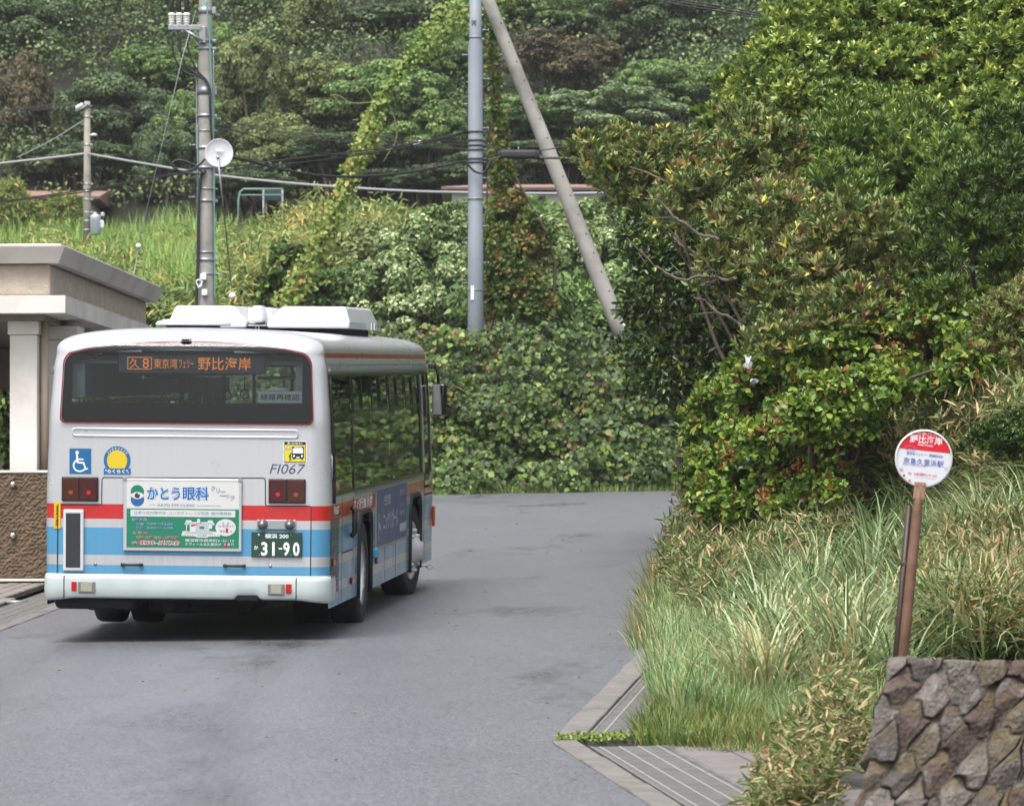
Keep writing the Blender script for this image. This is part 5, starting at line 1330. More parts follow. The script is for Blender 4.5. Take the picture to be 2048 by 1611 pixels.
def leaves(name, P, D, N, L, W, tint, m_, parent=None, kind='ovate'):
    T, Fc = LEAFT[kind]; n = len(P)
    D = unit(D); S = unit(np.cross(D, N)); N = np.cross(S, D)
    L = np.broadcast_to(L, n)[:, None, None]; W = np.broadcast_to(W, n)[:, None, None]
    V = P[:, None] + D[:, None] * T[None, :, :1] * L + S[:, None] * T[None, :, 1:2] * W + N[:, None] * T[None, :, 2:] * L
    k = len(T); F_ = np.array(Fc)[None] + (np.arange(n) * k)[:, None, None]
    return mesh_np(name, V.reshape(-1, 3), F_.reshape(-1, F_.shape[-1]), m_, parent, False, np.repeat(tint, k))
def sph(n, g=rng):
    v = g.normal(size=(n, 3)); return unit(v)
def crown_points(ell, n, sub=(.26, .42), nsub=26, g=rng, thick=.16, up=-.45):
    """leaf places over lumpy crowns. ell: rows (cx,cy,cz,rx,ry,rz). Each crown carries nsub smaller lumps"""
    ell = np.asarray(ell, float); C = []; Rr = []; Wt = []
    for e in ell:
        c, r = e[:3], e[3:6]; d = sph(nsub, g); d[:, 2] = np.where(d[:, 2] < up, -d[:, 2] * .6, d[:, 2]); d = unit(d)
        s = g.uniform(sub[0], sub[1], nsub) ; k = g.uniform(.62, .92, nsub)
        C.append(c + d * r * k[:, None]); Rr.append(s[:, None] * r * np.array([1, 1, .82])); Wt.append(np.prod(s[:, None] * r, 1) ** (2 / 3))
    C = np.concatenate(C); Rr = np.concatenate(Rr); Wt = np.concatenate(Wt)
    idx = g.choice(len(C), n, p=Wt / Wt.sum()); u = sph(n, g); u[:, 2] = np.where(u[:, 2] < -.5, -u[:, 2], u[:, 2]); u = unit(u)
    rad = 1 - np.abs(g.normal(0, thick, n))
    P = C[idx] + u * Rr[idx] * rad[:, None]
    nn = unit(u / Rr[idx])
    return P, nn, idx
def shrub_leaves(name, ell, n, L, W, m_, parent, kind='ovate', droop=.0, upw=.5, tb=(.0, 1.0), g=rng, sub=(.26, .42), nsub=26, thick=.16, patch=.0, rosette=1, spread=.8, flat=0):
    if rosette > 1:
        P, nn, idx = crown_points(ell, n // rosette, sub, nsub, g, thick)
        ax_ = unit(nn + np.array([0, 0, upw]) + g.normal(0, .25, nn.shape))
        a = unit(np.cross(ax_, sph(len(ax_), g))); b_ = np.cross(ax_, a)
        Ps, Ds, Ns, Is, Sc = [], [], [], [], []
        sc = g.uniform(.75, 1.2, len(P))
        for k in range(rosette):
            an = 2 * math.pi * (k / rosette) * 1.0 + g.uniform(-.4, .4, len(P)); out_ = a * np.cos(an)[:, None] + b_ * np.sin(an)[:, None]
            sp_k = spread * g.uniform(.5, 1.25, len(P))[:, None]
            Ds.append(unit(ax_ + out_ * sp_k)); Ns.append(unit(ax_ - out_ * .2 + g.normal(0, .15, ax_.shape))); Ps.append(P + ax_ * (g.uniform(-.35, .1, len(P)) * L)[:, None]); Is.append(idx); Sc.append(sc)
        P, D, N, idx, sc = map(np.concatenate, (Ps, Ds, Ns, Is, Sc))
        t = np.tile(g.uniform(0, 1, len(ax_)), rosette) * .5 + g.uniform(0, .5, len(P))
    else:
        P, nn, idx = crown_points(ell, n, sub, nsub, g, thick)
        D = unit(sph(n, g) * .9 + nn * .5 + np.array([0, 0, -droop])); N = unit(nn + g.normal(0, .45, nn.shape) + np.array([0, 0, .45]))
        if flat:
            q = sph(n, g); D = unit(q - nn * (q * nn).sum(1, keepdims=True) * .85 + np.array([0, 0, -droop])); N = unit(nn + g.normal(0, .28, nn.shape) + np.array([0, 0, .25]))
        sc = g.uniform(.65, 1.25, n); t = g.uniform(0, 1, n)
    lumpt = g.uniform(-.5, .5, idx.max() + 1)[idx] * patch
    t = np.clip(tb[0] + (tb[1] - tb[0]) * np.clip(t + lumpt, 0, 1), 0, 1)
    return leaves(name, P, D, N, L * sc, W * sc, t, m_, parent, kind)
M_bark = mat('grey_brown_bark', lin(96, 82, 70), .9, noise=.3, nscale=9, bump=.6, bscale=30)
M_twig = mat('pale_twig', lin(92, 82, 74), .8, noise=.2, nscale=20)
def branchy(mb, base, tips, r, g=rng, bend=.15):
    base = np.array(base, float)
    for tip in tips:
        tip = np.array(tip, float); L_ = np.linalg.norm(tip - base); P = []
        o1, o2 = g.normal(0, bend * L_, 3), g.normal(0, bend * L_, 3)
        for t in np.linspace(0, 1, 8):
            P.append(base + (tip - base) * t + (o1 * math.sin(t * math.pi) + o2 * math.sin(2 * t * math.pi) * .5) * (1 - .3 * t))
        mb.tube(P, [r * (1 - .8 * t) for t in np.linspace(0, 1, 8)], 7)
def E_(px, py, rx, ry, Y, rd=None):
    c = at(px, py, Y); a = rx * Y / F; h = ry * Y / F; return (c.x, c.y, c.z, a, rd if rd else (a + h) / 2, h)

# ---- leaf colours
LM_dark = leaf_mat('deep_green_shade_leaf', [(0, (34, 48, 22)), (.6, (52, 72, 30)), (.92, (88, 108, 44)), (1, (130, 140, 60))], .32, .15, .5)  # deep green, with the shade of the dark hollows added to the colour
LM_tobira = leaf_mat('glossy_shrub_leaf', [(0, (58, 78, 36)), (.45, (96, 116, 50)), (.8, (140, 156, 70)), (.97, (168, 180, 92)), (1, (190, 190, 104))], .36, .25, .5)
LM_red = leaf_mat('reddish_shrub_leaf', [(0, (66, 82, 44)), (.4, (98, 114, 58)), (.68, (126, 134, 78)), (.82, (122, 112, 78)), (.91, (126, 86, 68)), (.955, (140, 90, 74)), (.97, (160, 164, 70)), (1, (196, 194, 90))], .42, .2, .45)
LM_slen = leaf_mat('slender_leaf', [(0, (56, 76, 36)), (.5, (84, 106, 48)), (.85, (122, 142, 64)), (1, (164, 174, 88))], .34, .18, .5)
LM_podo = leaf_mat('needle_green_leaf', [(0, (40, 54, 22)), (.5, (66, 86, 34)), (.9, (104, 124, 50)), (1, (132, 150, 66))], .38, .15, .5)
LM_low = leaf_mat('bright_shrub_leaf', [(0, (56, 80, 30)), (.4, (86, 112, 42)), (.8, (124, 146, 56)), (.95, (152, 170, 74)), (.985, (140, 108, 56)), (1, (118, 66, 40))], .38, .28, .45)
LM_kudzu = leaf_mat('kudzu_leaf', [(0, (38, 56, 25)), (.4, (64, 86, 38)), (.8, (98, 120, 54)), (.96, (138, 156, 80)), (.99, (150, 138, 80)), (1, (116, 92, 60))], .45, .28, .4)
LM_kpale = leaf_mat('pale_vine_leaf', [(0, (62, 82, 42)), (.5, (98, 118, 66)), (.85, (136, 152, 96)), (1, (176, 186, 146))], .5, .22, .35)
LM_vine = leaf_mat('autumn_vine_leaf', [(0, (66, 88, 40)), (.6, (102, 122, 60)), (.85, (130, 136, 70)), (.96, (142, 120, 74)), (1, (138, 98, 64))], .5, .25, .35)
LM_vine2 = leaf_mat('light_vine_leaf', [(0, (92, 116, 54)), (.5, (130, 150, 78)), (.75, (152, 156, 88)), (.92, (172, 136, 80)), (1, (160, 106, 66))], .5, .3, .3)
LM_sasa = leaf_mat('dwarf_bamboo_leaf', [(0, (60, 80, 40)), (.35, (92, 110, 58)), (.62, (124, 132, 84)), (.8, (166, 152, 112)), (.92, (184, 160, 122)), (1, (140, 100, 68))], .5, .25, .35)
LM_silver = leaf_mat('silver_grass_blade', [(0, (66, 86, 46)), (.35, (104, 124, 76)), (.7, (144, 158, 112)), (.95, (180, 188, 152)), (1, (176, 156, 116))], .42, .25, .4)
LM_tall = leaf_mat('bright_grass_blade', [(0, (78, 102, 52)), (.5, (122, 146, 90)), (.9, (168, 184, 142)), (1, (172, 158, 112))], .5, .3, .35)
LM_lawn = leaf_mat('turf_blade', [(0, (62, 84, 38)), (.5, (98, 118, 58)), (.85, (132, 138, 76)), (1, (156, 130, 82))], .5, .3, .35)
LM_field = leaf_mat('field_grass_blade', [(0, (98, 128, 60)), (.6, (128, 160, 82)), (1, (166, 182, 106))], .55, .3, .3)
LM_bamboo = leaf_mat('feathery_bamboo_leaf', [(0, (92, 108, 56)), (.5, (126, 140, 80)), (.92, (160, 166, 104)), (1, (182, 160, 96))], .55, .25, .3)
LM_hill = [leaf_mat('hill_leaf_' + nme, st_, .6, .15, .3) for nme, st_ in (
    ('dark', [(0, (50, 64, 44)), (.6, (74, 90, 58)), (1, (102, 118, 74))]),
    ('olive', [(0, (72, 82, 48)), (.6, (102, 112, 66)), (1, (136, 144, 86))]),
    ('green', [(0, (62, 82, 46)), (.6, (92, 116, 62)), (1, (128, 150, 84))]),
    ('brown', [(0, (52, 52, 40)), (.6, (76, 74, 54)), (1, (112, 100, 68))]),
    ('pale', [(0, (66, 86, 54)), (.6, (102, 122, 80)), (1, (146, 160, 120))]), ('wood', [(0, (50, 62, 42)), (.5, (72, 88, 56)), (.85, (100, 116, 70)), (1, (122, 136, 82))]))]

# ---- forest on the hill: a few crowns, each copied with its trunk
def hill_proto(k, seed, shape):
    g = np.random.default_rng(seed)
    # crowns about 2 m in radius around the origin, trunk below
    if shape == 'round': ell = [(0, 0, 0, 1.9, 1.9, 1.5)] + [(g.uniform(-1.3, 1.3), g.uniform(-1.3, 1.3), g.uniform(-.7, .7), *(g.uniform(.7, 1.05),) * 3) for _ in range(7)]
    elif shape == 'wide': ell = [(0, 0, .0, 2.3, 2.0, 1.0)] + [(g.uniform(-1.7, 1.7), g.uniform(-1.3, 1.3), g.uniform(-.9, .5), *(g.uniform(.7, 1.1),) * 2, g.uniform(.5, .8)) for _ in range(8)]
    elif shape == 'tall': ell = [(0, 0, 0, 1.4, 1.4, 2.1)] + [(g.uniform(-.9, .9), g.uniform(-.9, .9), g.uniform(-1.6, 1.7), *(g.uniform(.55, .85),) * 3) for _ in range(9)]
    else: ell = [(0, 0, -.3, 2.0, 1.9, 1.2)] + [(g.uniform(-1.7, 1.7), g.uniform(-1.2, 1.2), g.uniform(-1.2, .8), *(g.uniform(.5, .9),) * 3) for _ in range(11)]
    return ell
PROTO = {}
def proto(shape, variant, seed):
    key = (shape, variant)
    if key in PROTO: return PROTO[key]
    g = np.random.default_rng(seed)
    ell = hill_proto(variant, seed, shape)
    nl = 42000
    cr = shrub_leaves('crown', ell, nl, .115, .075, LM_hill[variant], None, 'diamond', .25, .3, (0, 1), g, (.18, .38), 34, .12, .6, flat=1)
    mb = MB(); branchy(mb, (0, 0, -5.2), [(e[0] * .8, e[1] * .8, e[2]) for e in ell], .16, g, .05); mb.tube([(0, 0, -6.2), (.05, 0, -5.2), (0, .05, -2.5)], [.26, .22, .16], 9)
    tk = mb.build('trunk', M_bark, None)
    PROTO[key] = (cr, tk); return PROTO[key]
used_p = set()
def hill_tree(px, py, rx, ry, Y, shape, variant, label, seed=0, name='hill_tree'):
    cr, tk = proto(shape, variant, 100 + variant * 7 + len(shape))
    c = at(px, py, Y); s = rx * Y / F / 2.05; sz = ry * Y / F / 2.0
    t = thing(name, label, 'tree', c, (0, 0, (seed * 2.399) % 6.28), 'trees on the hillside')
    t.scale = (s, s, sz)
    first = (shape, variant) not in used_p
    for src in (cr, tk):
        o = src if first else src.copy()
        if not first: COL.objects.link(o)
        o.parent = t
    used_p.add((shape, variant))
    return t
HT_ = [  # px, py, rx, ry, distance, shape, colours, label
 (60, 70, 120, 110, 172, 'round', 0, 'dark broad tree at the top left corner of the hillside'),
 (170, 20, 110, 100, 178, 'wide', 0, 'dark tree top cut by the upper edge between left corner and dish pole'),
 (40, 230, 90, 120, 164, 'tall', 3, 'brownish half bare tree at the left edge above the brown roof'),
 (225, 235, 135, 105, 163, 'round', 0, 'big rounded dark green tree behind the small distant pole'),
 (150, 320, 120, 70, 161, 'wide', 0, 'low dark tree in the shade beside the left house roof'),
 (330, 330, 90, 80, 160, 'tall', 0, 'dark narrow tree in shade left of the white dish'),
 (330, 140, 100, 80, 168, 'vine', 2, 'bright vine hung tree left of the cable terminations'),
 (365, 255, 70, 110, 162, 'vine', 2, 'leafy green vine column just left of the dish pole'),
 (320, 30, 110, 90, 176, 'round', 1, 'olive tree at the top behind the three white insulators'),
 (500, 200, 95, 130, 163, 'tall', 1, 'tall yellowish tree just right of the dish pole'),
 (560, 300, 90, 90, 161, 'round', 1, 'olive rounded tree behind the thick sagging black cable'),
 (510, 50, 110, 90, 176, 'round', 0, 'dark shadowed tree at the top right of the dish pole'),
 (620, 70, 90, 110, 172, 'tall', 1, 'yellow green tree at the top between dish pole and grey pole'),
 (640, 200, 120, 100, 165, 'round', 1, 'broad olive tree left of the great green mound'),
 (760, 200, 160, 140, 162, 'wide', 2, 'great green mounded tree left of the grey pole'),
 (850, 270, 100, 100, 160, 'vine', 2, 'vine draped right flank of the mound beside the grey pole'),
 (700, 300, 130, 70, 160, 'wide', 0, 'dark shaded undertree below the great green mound'),
 (860, 360, 120, 60, 158, 'wide', 0, 'dark low tree in shade left of the long house roof'),
 (800, 50, 130, 80, 174, 'wide', 0, 'dark tree at the top behind the climbing vine tip'),
 (900, 110, 90, 90, 168, 'vine', 2, 'light green vine covered tree close left of the grey pole top'),
 (1010, 30, 110, 90, 174, 'round', 2, 'green tree between grey pole top and the leaning pole'),
 (1110, 130, 115, 85, 166, 'round', 3, 'dark brownish rounded tree right of the leaning pole'),
 (1080, 240, 120, 80, 162, 'vine', 2, 'green vine covered tree behind the black cable box'),
 (1230, 230, 150, 80, 161, 'vine', 4, 'pale vine covered slope tree left of the big shrub'),
 (1330, 170, 100, 90, 163, 'wide', 2, 'bushy green tree touching the left edge of the big shrub'),
 (1190, 30, 110, 80, 172, 'wide', 2, 'green tree at the top under the small hanging lamp'),
 (1330, 50, 130, 110, 170, 'round', 0, 'dark shaded tree at the top below the three right wires'),
 (1440, 20, 110, 100, 174, 'round', 0, 'dark tree half hidden behind the top of the big shrub'),
 (1120, 310, 120, 60, 159, 'wide', 0, 'low dark tree just above the long house roof'),
 (990, 330, 100, 60, 158, 'wide', 0, 'dark low tree behind the grey pole bands'),
 (480, 370, 110, 50, 158, 'wide', 0, 'dark low tree behind the teal pipe frame'),
 (440, 120, 80, 100, 170, 'round', 2, 'green tree close behind the upper dish pole'),
]
for k, a in enumerate(HT_): hill_tree(*a[:4], a[4], a[5], a[6], a[7], k + 1)
# rest of the wood higher up and to the sides: one mass
ell = []
g = np.random.default_rng(5)
px, py = g.uniform(-900, 2090, 900), g.uniform(-100, 400, 900)
for X, Y, z in ground_hit(px, py):
    if Y < 152: continue
    s = g.uniform(.8, 1.35); ell.append((X, Y + .5, z + s * .5, s * 1.2, s, s))
px, py = g.uniform(1350, 2100, 260), g.uniform(-40, 760, 260)
for X, Y, z in ground_hit(px, py):
    s = g.uniform(.5, .9) * Y / 70; ell.append((X, Y + .3, z + s * .5, s * 1.2, s, s))
for k in range(150):
    Y = g.uniform(168, 215); X = g.uniform(-34, 34); z = float(ground(X, Y)) + 2.5; s = g.uniform(1.8, 3.0); ell.append((X, Y, z, s, s, s * .85))
for k in range(60):
    Y = g.uniform(157, 166); X = g.uniform(-22, 12); z = float(ground(X, Y)) + .6; s = g.uniform(1.1, 1.8); ell.append((X, Y, z, s, s, s * .8))
wd = shrub_leaves('hill_woods', ell, 330000, .17, .11, LM_hill[5], None, 'diamond', .2, .3, (0, 1), g, (.3, .45), 14, .14, .9, flat=1)
tag(wd, 'dark mass of trees and undergrowth filling the hillside behind', 'woods', kind='stuff')

# ---- grass and bamboo scrub on the slope behind the shelter
def blades(name, B, L, W, m_, tint, lean=.5, curve=1.2, seg=5, az=None, g=rng, parent=None):
    """curved tapering blades. B base points; L lengths; lean = start tilt; curve = added tilt to the tip (radians)"""
    n = len(B); az = g.uniform(0, 2 * math.pi, n) if az is None else az
    L = np.broadcast_to(L, n); W = np.broadcast_to(W, n); lean = np.broadcast_to(lean, n); curve = np.broadcast_to(curve, n)
    h = np.stack([np.cos(az), np.sin(az), 0 * az], -1); sd_ = np.stack([-np.sin(az), np.cos(az), 0 * az], -1)
    P = B.copy(); rows = []
    for k in range(seg + 1):
        t = k / seg; w = W * (1 - t ** 1.6) * (.55 + .9 * min(t * 3, 1)) * .7 + .0006
        rows.append(np.stack([P - sd_ * (w / 2)[:, None], P + sd_ * (w / 2)[:, None]], 1))
        a = lean + curve * t * t
        P = P + (h * np.sin(a)[:, None] + np.array([0, 0, 1]) * np.cos(a)[:, None]) * (L / seg)[:, None]
    V = np.stack(rows, 1).reshape(n, -1, 3); k = 2 * (seg + 1)
    Fq = np.array([(2 * i, 2 * i + 1, 2 * i + 3, 2 * i + 2) for i in range(seg)])
    F_ = Fq[None] + (np.arange(n) * k)[:, None, None]
    return mesh_np(name, V.reshape(-1, 3), F_.reshape(-1, 4), m_, parent, True, np.repeat(tint, k))
def on_ground(x0, x1, y0, y1, n, g=rng):
    x = g.uniform(x0, x1, n); y = g.uniform(y0, y1, n); return np.stack([x, y, ground(x, y)], -1)
g = np.random.default_rng(21)
B = on_ground(-27, 2, 108, 149, 52000, g); cl = (np.sin(B[:, 0] * 1.1 + B[:, 1] * .3) + np.sin(B[:, 0] * .47 - B[:, 1] * .21)) * .25
o = blades('tall_grass', B, g.uniform(.5, 1.25, len(B)) * (1 + cl * .6), g.uniform(.02, .045, len(B)), LM_field, np.clip(g.uniform(0, 1, len(B)) + cl * .3, 0, 1), g.uniform(.0, .35, len(B)), g.uniform(.4, 1.3, len(B)), 4, None, g)
tag(o, 'bright green tall grass on the slope above the shelter', 'grass', kind='stuff')
# feathery bamboo scrub
ell = []
for k in range(170):
    X = g.uniform(-15, -.6); Y = g.uniform(95, 138)
    if CX + X * F / Y > 660 and Y < 106: continue
    top_py = np.interp(CX + X * F / Y, [0, 200, 420, 470, 560, 700, 800, 880, 1000], [455, 440, 455, 420, 375, 365, 385, 395, 420]) + g.uniform(0, 50) + (138 - Y) * 3.2
    s = g.uniform(.55, 1.0); z = (HY - top_py) * Y / F - s * .8
    ell.append((X, Y, z, s * 1.15, s, s))
    for q in range(2): ell.append((X + g.uniform(-.5, .5), Y - g.uniform(0, .6), z - s * (q + 1) * .9, s, s, s))
o = shrub_leaves('bamboo_scrub', ell, 90000, .26, .05, LM_bamboo, None, 'lance', .5, .3, (0, 1), g, (.3, .5), 10, .2, .7)
tag(o, 'feathery yellowish bamboo scrub covering the slope between shelter and grey pole', 'bamboo scrub', kind='stuff')
# dark green ground scrub filling under and behind
ell = []
for k in range(170):
    X = g.uniform(-24, 6.5); Y = g.uniform(92, 152); s = g.uniform(.6, 1.0)
    if X < -4.5 and Y > 104: continue
    s *= 1.0; ell.append((X, Y, float(ground(X, Y)) + .5, s * 1.2, s * 1.2, s))
o = shrub_leaves('undergrowth', ell, 70000, .22, .13, LM_hill[2], None, 'diamond', .2, .3, (0, .8), g, (.3, .45), 12, .15, .6)
tag(o, 'mixed low green undergrowth between the road bank and the houses', 'undergrowth', kind='stuff')

def shrub(name, label, ell, n, L, W, m_, kind='ovate', cat='shrub', seed=1, stems=True, base=None, srad=.05, leafname='foliage', **k):
    g = np.random.default_rng(seed); ell = np.array(ell, float)
    bx, by = (ell[:, 0].mean(), ell[:, 1].mean()) if base is None else base
    bz = float(ground(bx, by)) - .1
    t = thing(name, label, cat, (bx, by, bz))
    e2 = ell.copy(); e2[:, :3] -= (bx, by, bz)
    shrub_leaves(leafname, e2, n, L, W, m_, t, kind, g=g, **k)
    if stems:
        mb = MB(); branchy(mb, (0, 0, 0), e2[:14, :3], srad, g, .10); mb.build('stems', M_bark, t)
    return t
# plants seen through the shelter and past it
for k, (px, py, rx, ry, Y, lb) in enumerate(((5, 800, 45, 120, 66, 'green shrub seen through the shelter left of its column'), (60, 860, 60, 60, 70, 'low green shrub behind the shelter column'), (-60, 840, 50, 90, 64, 'green shrub at the left edge behind the shelter'))):
    shrub('shrub', lb, [E_(px, py, rx, ry, Y), E_(px - 20, py + 50, rx, ry, Y)], 3500, .12, .08, LM_kudzu, 'ovate', seed=31 + k)
# mid-ground mounds
shrub('shrub', 'dark rounded shrub behind the bus left of the pale vine mound', [E_(735, 530, 75, 80, 106), E_(690, 580, 60, 70, 104), E_(780, 600, 60, 60, 104)], 14000, .13, .075, LM_hill[1], 'diamond', seed=41, patch=.5, flat=1)
shrub('shrub', 'bright green leafy bush above the bus roof', [E_(585, 540, 55, 60, 96), E_(545, 580, 40, 40, 95), E_(620, 590, 50, 60, 95), E_(600, 620, 70, 50, 95)], 8000, .13, .10, LM_kudzu, 'round', seed=42, patch=.3)
for k, (px, py, rx, ry, Y, lb) in enumerate(((22, 410, 42, 42, 143, 'feathery bamboo clump at the left edge in front of the brown roofed house'), (128, 418, 30, 28, 144, 'small feathery bamboo clump before the wall of the left house'))):
    shrub('bamboo_clump', lb, [E_(px, py, rx, ry, Y), E_(px + 15, py + 30, rx, ry, Y), E_(px - 25, py + 25, rx, ry, Y)], 5000, .30, .05, LM_bamboo, 'lance', 'bamboo', seed=141 + k, droop=.4, patch=.5)
shrub('vine_mound', 'pale rounded mound of vines left of the grey pole', [E_(840, 540, 105, 110, 101), E_(770, 600, 70, 90, 100), E_(900, 500, 70, 90, 101), E_(850, 650, 110, 80, 99), E_(915, 600, 50, 100, 98)], 36000, .10, .072, LM_kpale, 'ovate', 'vine mound', seed=43, patch=.8, flat=1, sub=(.2, .34), nsub=40)
shrub('vine_mound', 'whitish green mound of vines behind the leaning pole', [E_(1150, 500, 80, 90, 104), E_(1090, 560, 70, 110, 102), E_(1210, 540, 80, 100, 102), E_(1180, 450, 60, 50, 105), E_(1260, 600, 80, 90, 100)], 36000, .10, .072, LM_kpale, 'ovate', 'vine mound', seed=44, patch=.7, flat=1, tb=(.15, 1), sub=(.2, .34), nsub=40)
shrub('shrub', 'dark green scrub at the foot of the leaning pole', [E_(1130, 630, 80, 60, 97), E_(1210, 660, 70, 50, 96), E_(1060, 620, 50, 60, 97)], 9000, .12, .08, LM_hill[2], 'ovate', seed=45, patch=.5)
# vine column on the right of the grey pole
shrub('climbing_vine', 'autumn tinted vine climbing the stay right of the grey pole', [E_(1005, 370, 26, 80, 91.5, .25), E_(1018, 460, 44, 80, 91.5, .4), E_(1035, 540, 62, 80, 91.5, .5), E_(1040, 620, 68, 70, 91.5, .5), E_(985, 560, 24, 110, 91.3, .25), E_(1000, 290, 14, 70, 91.5, .14), E_(992, 210, 9, 70, 91.5, .1), E_(985, 120, 7, 70, 91.5, .1), E_(1075, 500, 30, 60, 91.7, .3)], 13000, .10, .075, LM_vine, 'round', 'climbing vine', seed=46, patch=.8, nsub=30, leafname='leaves')
# vine on the long stay to the left
g = np.random.default_rng(8)
vp = [(1015, -30), (930, 20), (880, 60), (840, 105), (800, 140), (770, 185), (755, 215), (730, 290), (700, 345), (680, 400), (655, 450), (630, 500), (600, 560), (570, 610)]
sp = spline(vp, [91.0] * len(vp), 90)
cv = thing('climbing_vine', 'straggling vine with orange leaves climbing a stay left of the grey pole', 'climbing vine', (0, 0, 0))
mb = MB(); mb.tube(sp, .022, 6)
for pts in (((755, 215), (740, 190), (728, 175), (712, 185)), ((745, 205), (700, 205), (672, 190), (660, 192)), ((778, 210), (790, 240), (792, 280), (775, 310), (766, 325)), ((760, 230), (755, 260), (768, 285), (775, 290)), ((715, 240), (705, 240))):
    mb.tube(spline(pts, 91, 20), .011, 5)
mb.build('stem', mat('vine_stem', lin(118, 120, 70), .7), cv)
SP = np.array(sp); wts = np.interp(np.linspace(0, 1, 90), [0, .12, .2, .3, .36, .42, .55, .7, .85, 1], [.9, 1.0, .8, .7, .3, .75, 1.0, .8, .7, .9])
NVL = 3200
idx = g.choice(90, NVL, p=wts / wts.sum()); wd_ = np.interp(idx / 90, [0, .12, .3, .4, .5, .7, 1], [.50, .55, .22, .15, .28, .26, .35])
P = SP[idx] + sph(NVL, g) * (wd_ * g.uniform(0, 1, NVL) ** .6)[:, None]
leaves('leaves', P, unit(sph(NVL, g) + np.array([0, 0, -.6])), unit(sph(NVL, g) + np.array([0, -1.0, .8])), g.uniform(.06, .13, NVL), g.uniform(.05, .10, NVL), np.clip(g.uniform(0, .62, NVL) + (idx > 40) * .38 * g.uniform(0, 1, NVL), 0, 1), LM_vine2, cv, 'round')

# ---- kudzu covered bank at the end of the road
g = np.random.default_rng(15)
ell = []
for px in np.arange(800, 1450, 24):
    top = np.interp(px, [800, 850, 900, 950, 1000, 1060, 1150, 1220, 1280, 1330, 1400, 1450], [700, 690, 670, 660, 648, 655, 668, 680, 712, 745, 790, 830])
    for py in np.arange(top + 28, 995, 30):
        f = (990 - py) / 340; Y = 86.9 + f * 2.6 + g.uniform(-.5, .6) + .35 * math.sin(px * .031 + py * .02) + .3 * math.sin(px * .013 - py * .033); s = g.uniform(.2, .66)
        if g.uniform() < .12: continue
        ell.append((*at(px + g.uniform(-12, 12), py + g.uniform(-12, 12), Y), s * 1.1, s * .8, s * .85))
for px in np.concatenate([np.arange(120, 800, 52), np.arange(1450, 1950, 60)]):
    for py in np.arange(700, 995, 56):
        f = (990 - py) / 340; ell.append((*at(px + g.uniform(-16, 16), py + g.uniform(-16, 16), 87.2 + f * 2.6 + g.uniform(-.4, .4)), .6, .5, .5))
ell = np.array(ell)
kz = thing('kudzu_hedge', 'thick bank of broad leaved kudzu at the end of the road', 'kudzu', (0, 88, 1.5))
e2 = ell.copy(); e2[:, :3] -= (0, 88, 1.5)
P, nn, idx = crown_points(e2, 72000, (.4, .6), 7, g, .22)
keep = (nn[:, 1] < .35); P, nn, idx = P[keep], nn[keep], idx[keep]; n = len(P)
ltint = g.uniform(-.28, .28, idx.max() + 1)[idx]
leaves('leaves', P, unit(sph(n, g) * .7 + np.array([0, -.35, -.75])), unit(np.array([0, -.8, .75]) + nn * .4 + g.normal(0, .38, (n, 3))), *(lambda q: (q, q * g.uniform(.75, 1.0, n)))(.05 + .10 * g.uniform(0, 1, n) ** 1.5), np.clip(g.uniform(0, .9, n) + ltint * 1.1, 0, 1), LM_kudzu, kz, 'round')
mb = MB()
for k in range(90):
    a = e2[g.integers(len(e2)), :3]; b_ = a + g.normal(0, .5, 3) * (1, .3, .6); mb.tube([a, (a + b_) / 2 + g.normal(0, .15, 3), b_ + np.array([0, -.3, 0])], .012, 5)
mb.build('stems', mat('kudzu_stem', lin(104, 92, 60), .8), kz)
# strip of short grass along its foot
x = g.uniform(-2.2, 4.2, 2600); y = 86.3 + g.uniform(-.25, .5, 2600) ; B = np.stack([x, y, ground(x, y)], -1)
o = blades('grass', B, g.uniform(.06, .2, 2600), .016, LM_lawn, g.uniform(0, .8, 2600), g.uniform(0, .6, 2600), .8, 3, None, g); tag(o, 'short grass along the foot of the kudzu bank', 'grass', kind='stuff')

# ---- right-hand bank: shrubs
def region(poly, step, off, r, seed, ramp=(.0128, 3.5), rowskip=0):
    g = np.random.default_rng(seed); poly = np.array(poly, float); lo, hi = poly.min(0), poly.max(0); out_ = []
    n = int((hi[0] - lo[0]) * (hi[1] - lo[1]) / step ** 2)
    px, py = sample(poly, max(int(n * .75), 8), g)
    for u, v in zip(px, py):
        Y = 46 + (950 - v) * ramp[0] + np.clip((1750 - u) / 350, -1, 1) * ramp[1] + off + g.uniform(-.5, .5)
        a, b_ = g.uniform(r[0], r[1]), g.uniform(r[0], r[1]); c = at(u, v, Y); out_.append((*c, a * Y / F, (a + b_) / 2 * Y / F, b_ * Y / F))
    return out_
def sample(poly, n, g):
    poly = np.array(poly, float); lo, hi = poly.min(0), poly.max(0); X = []
    while sum(len(a) for a in X) < n:
        q = g.uniform(lo, hi, (n * 2, 2)); ins = np.zeros(len(q), bool); j = len(poly) - 1
        for i in range(len(poly)):
            xi, yi = poly[i]; xj, yj = poly[j]; c = ((yi > q[:, 1]) != (yj > q[:, 1])) & (q[:, 0] < (xj - xi) * (q[:, 1] - yi) / (yj - yi + 1e-12) + xi); ins ^= c; j = i
        X.append(q[ins])
    q = np.concatenate(X)[:n]; return q[:, 0], q[:, 1]
RG_dark = region([(1240, 430), (1290, 560), (1250, 640), (1265, 770), (1340, 810), (1390, 910), (1500, 950), (1560, 850), (1480, 700), (1560, 560), (1380, 450)], 46, 4.5, (30, 60), 151)
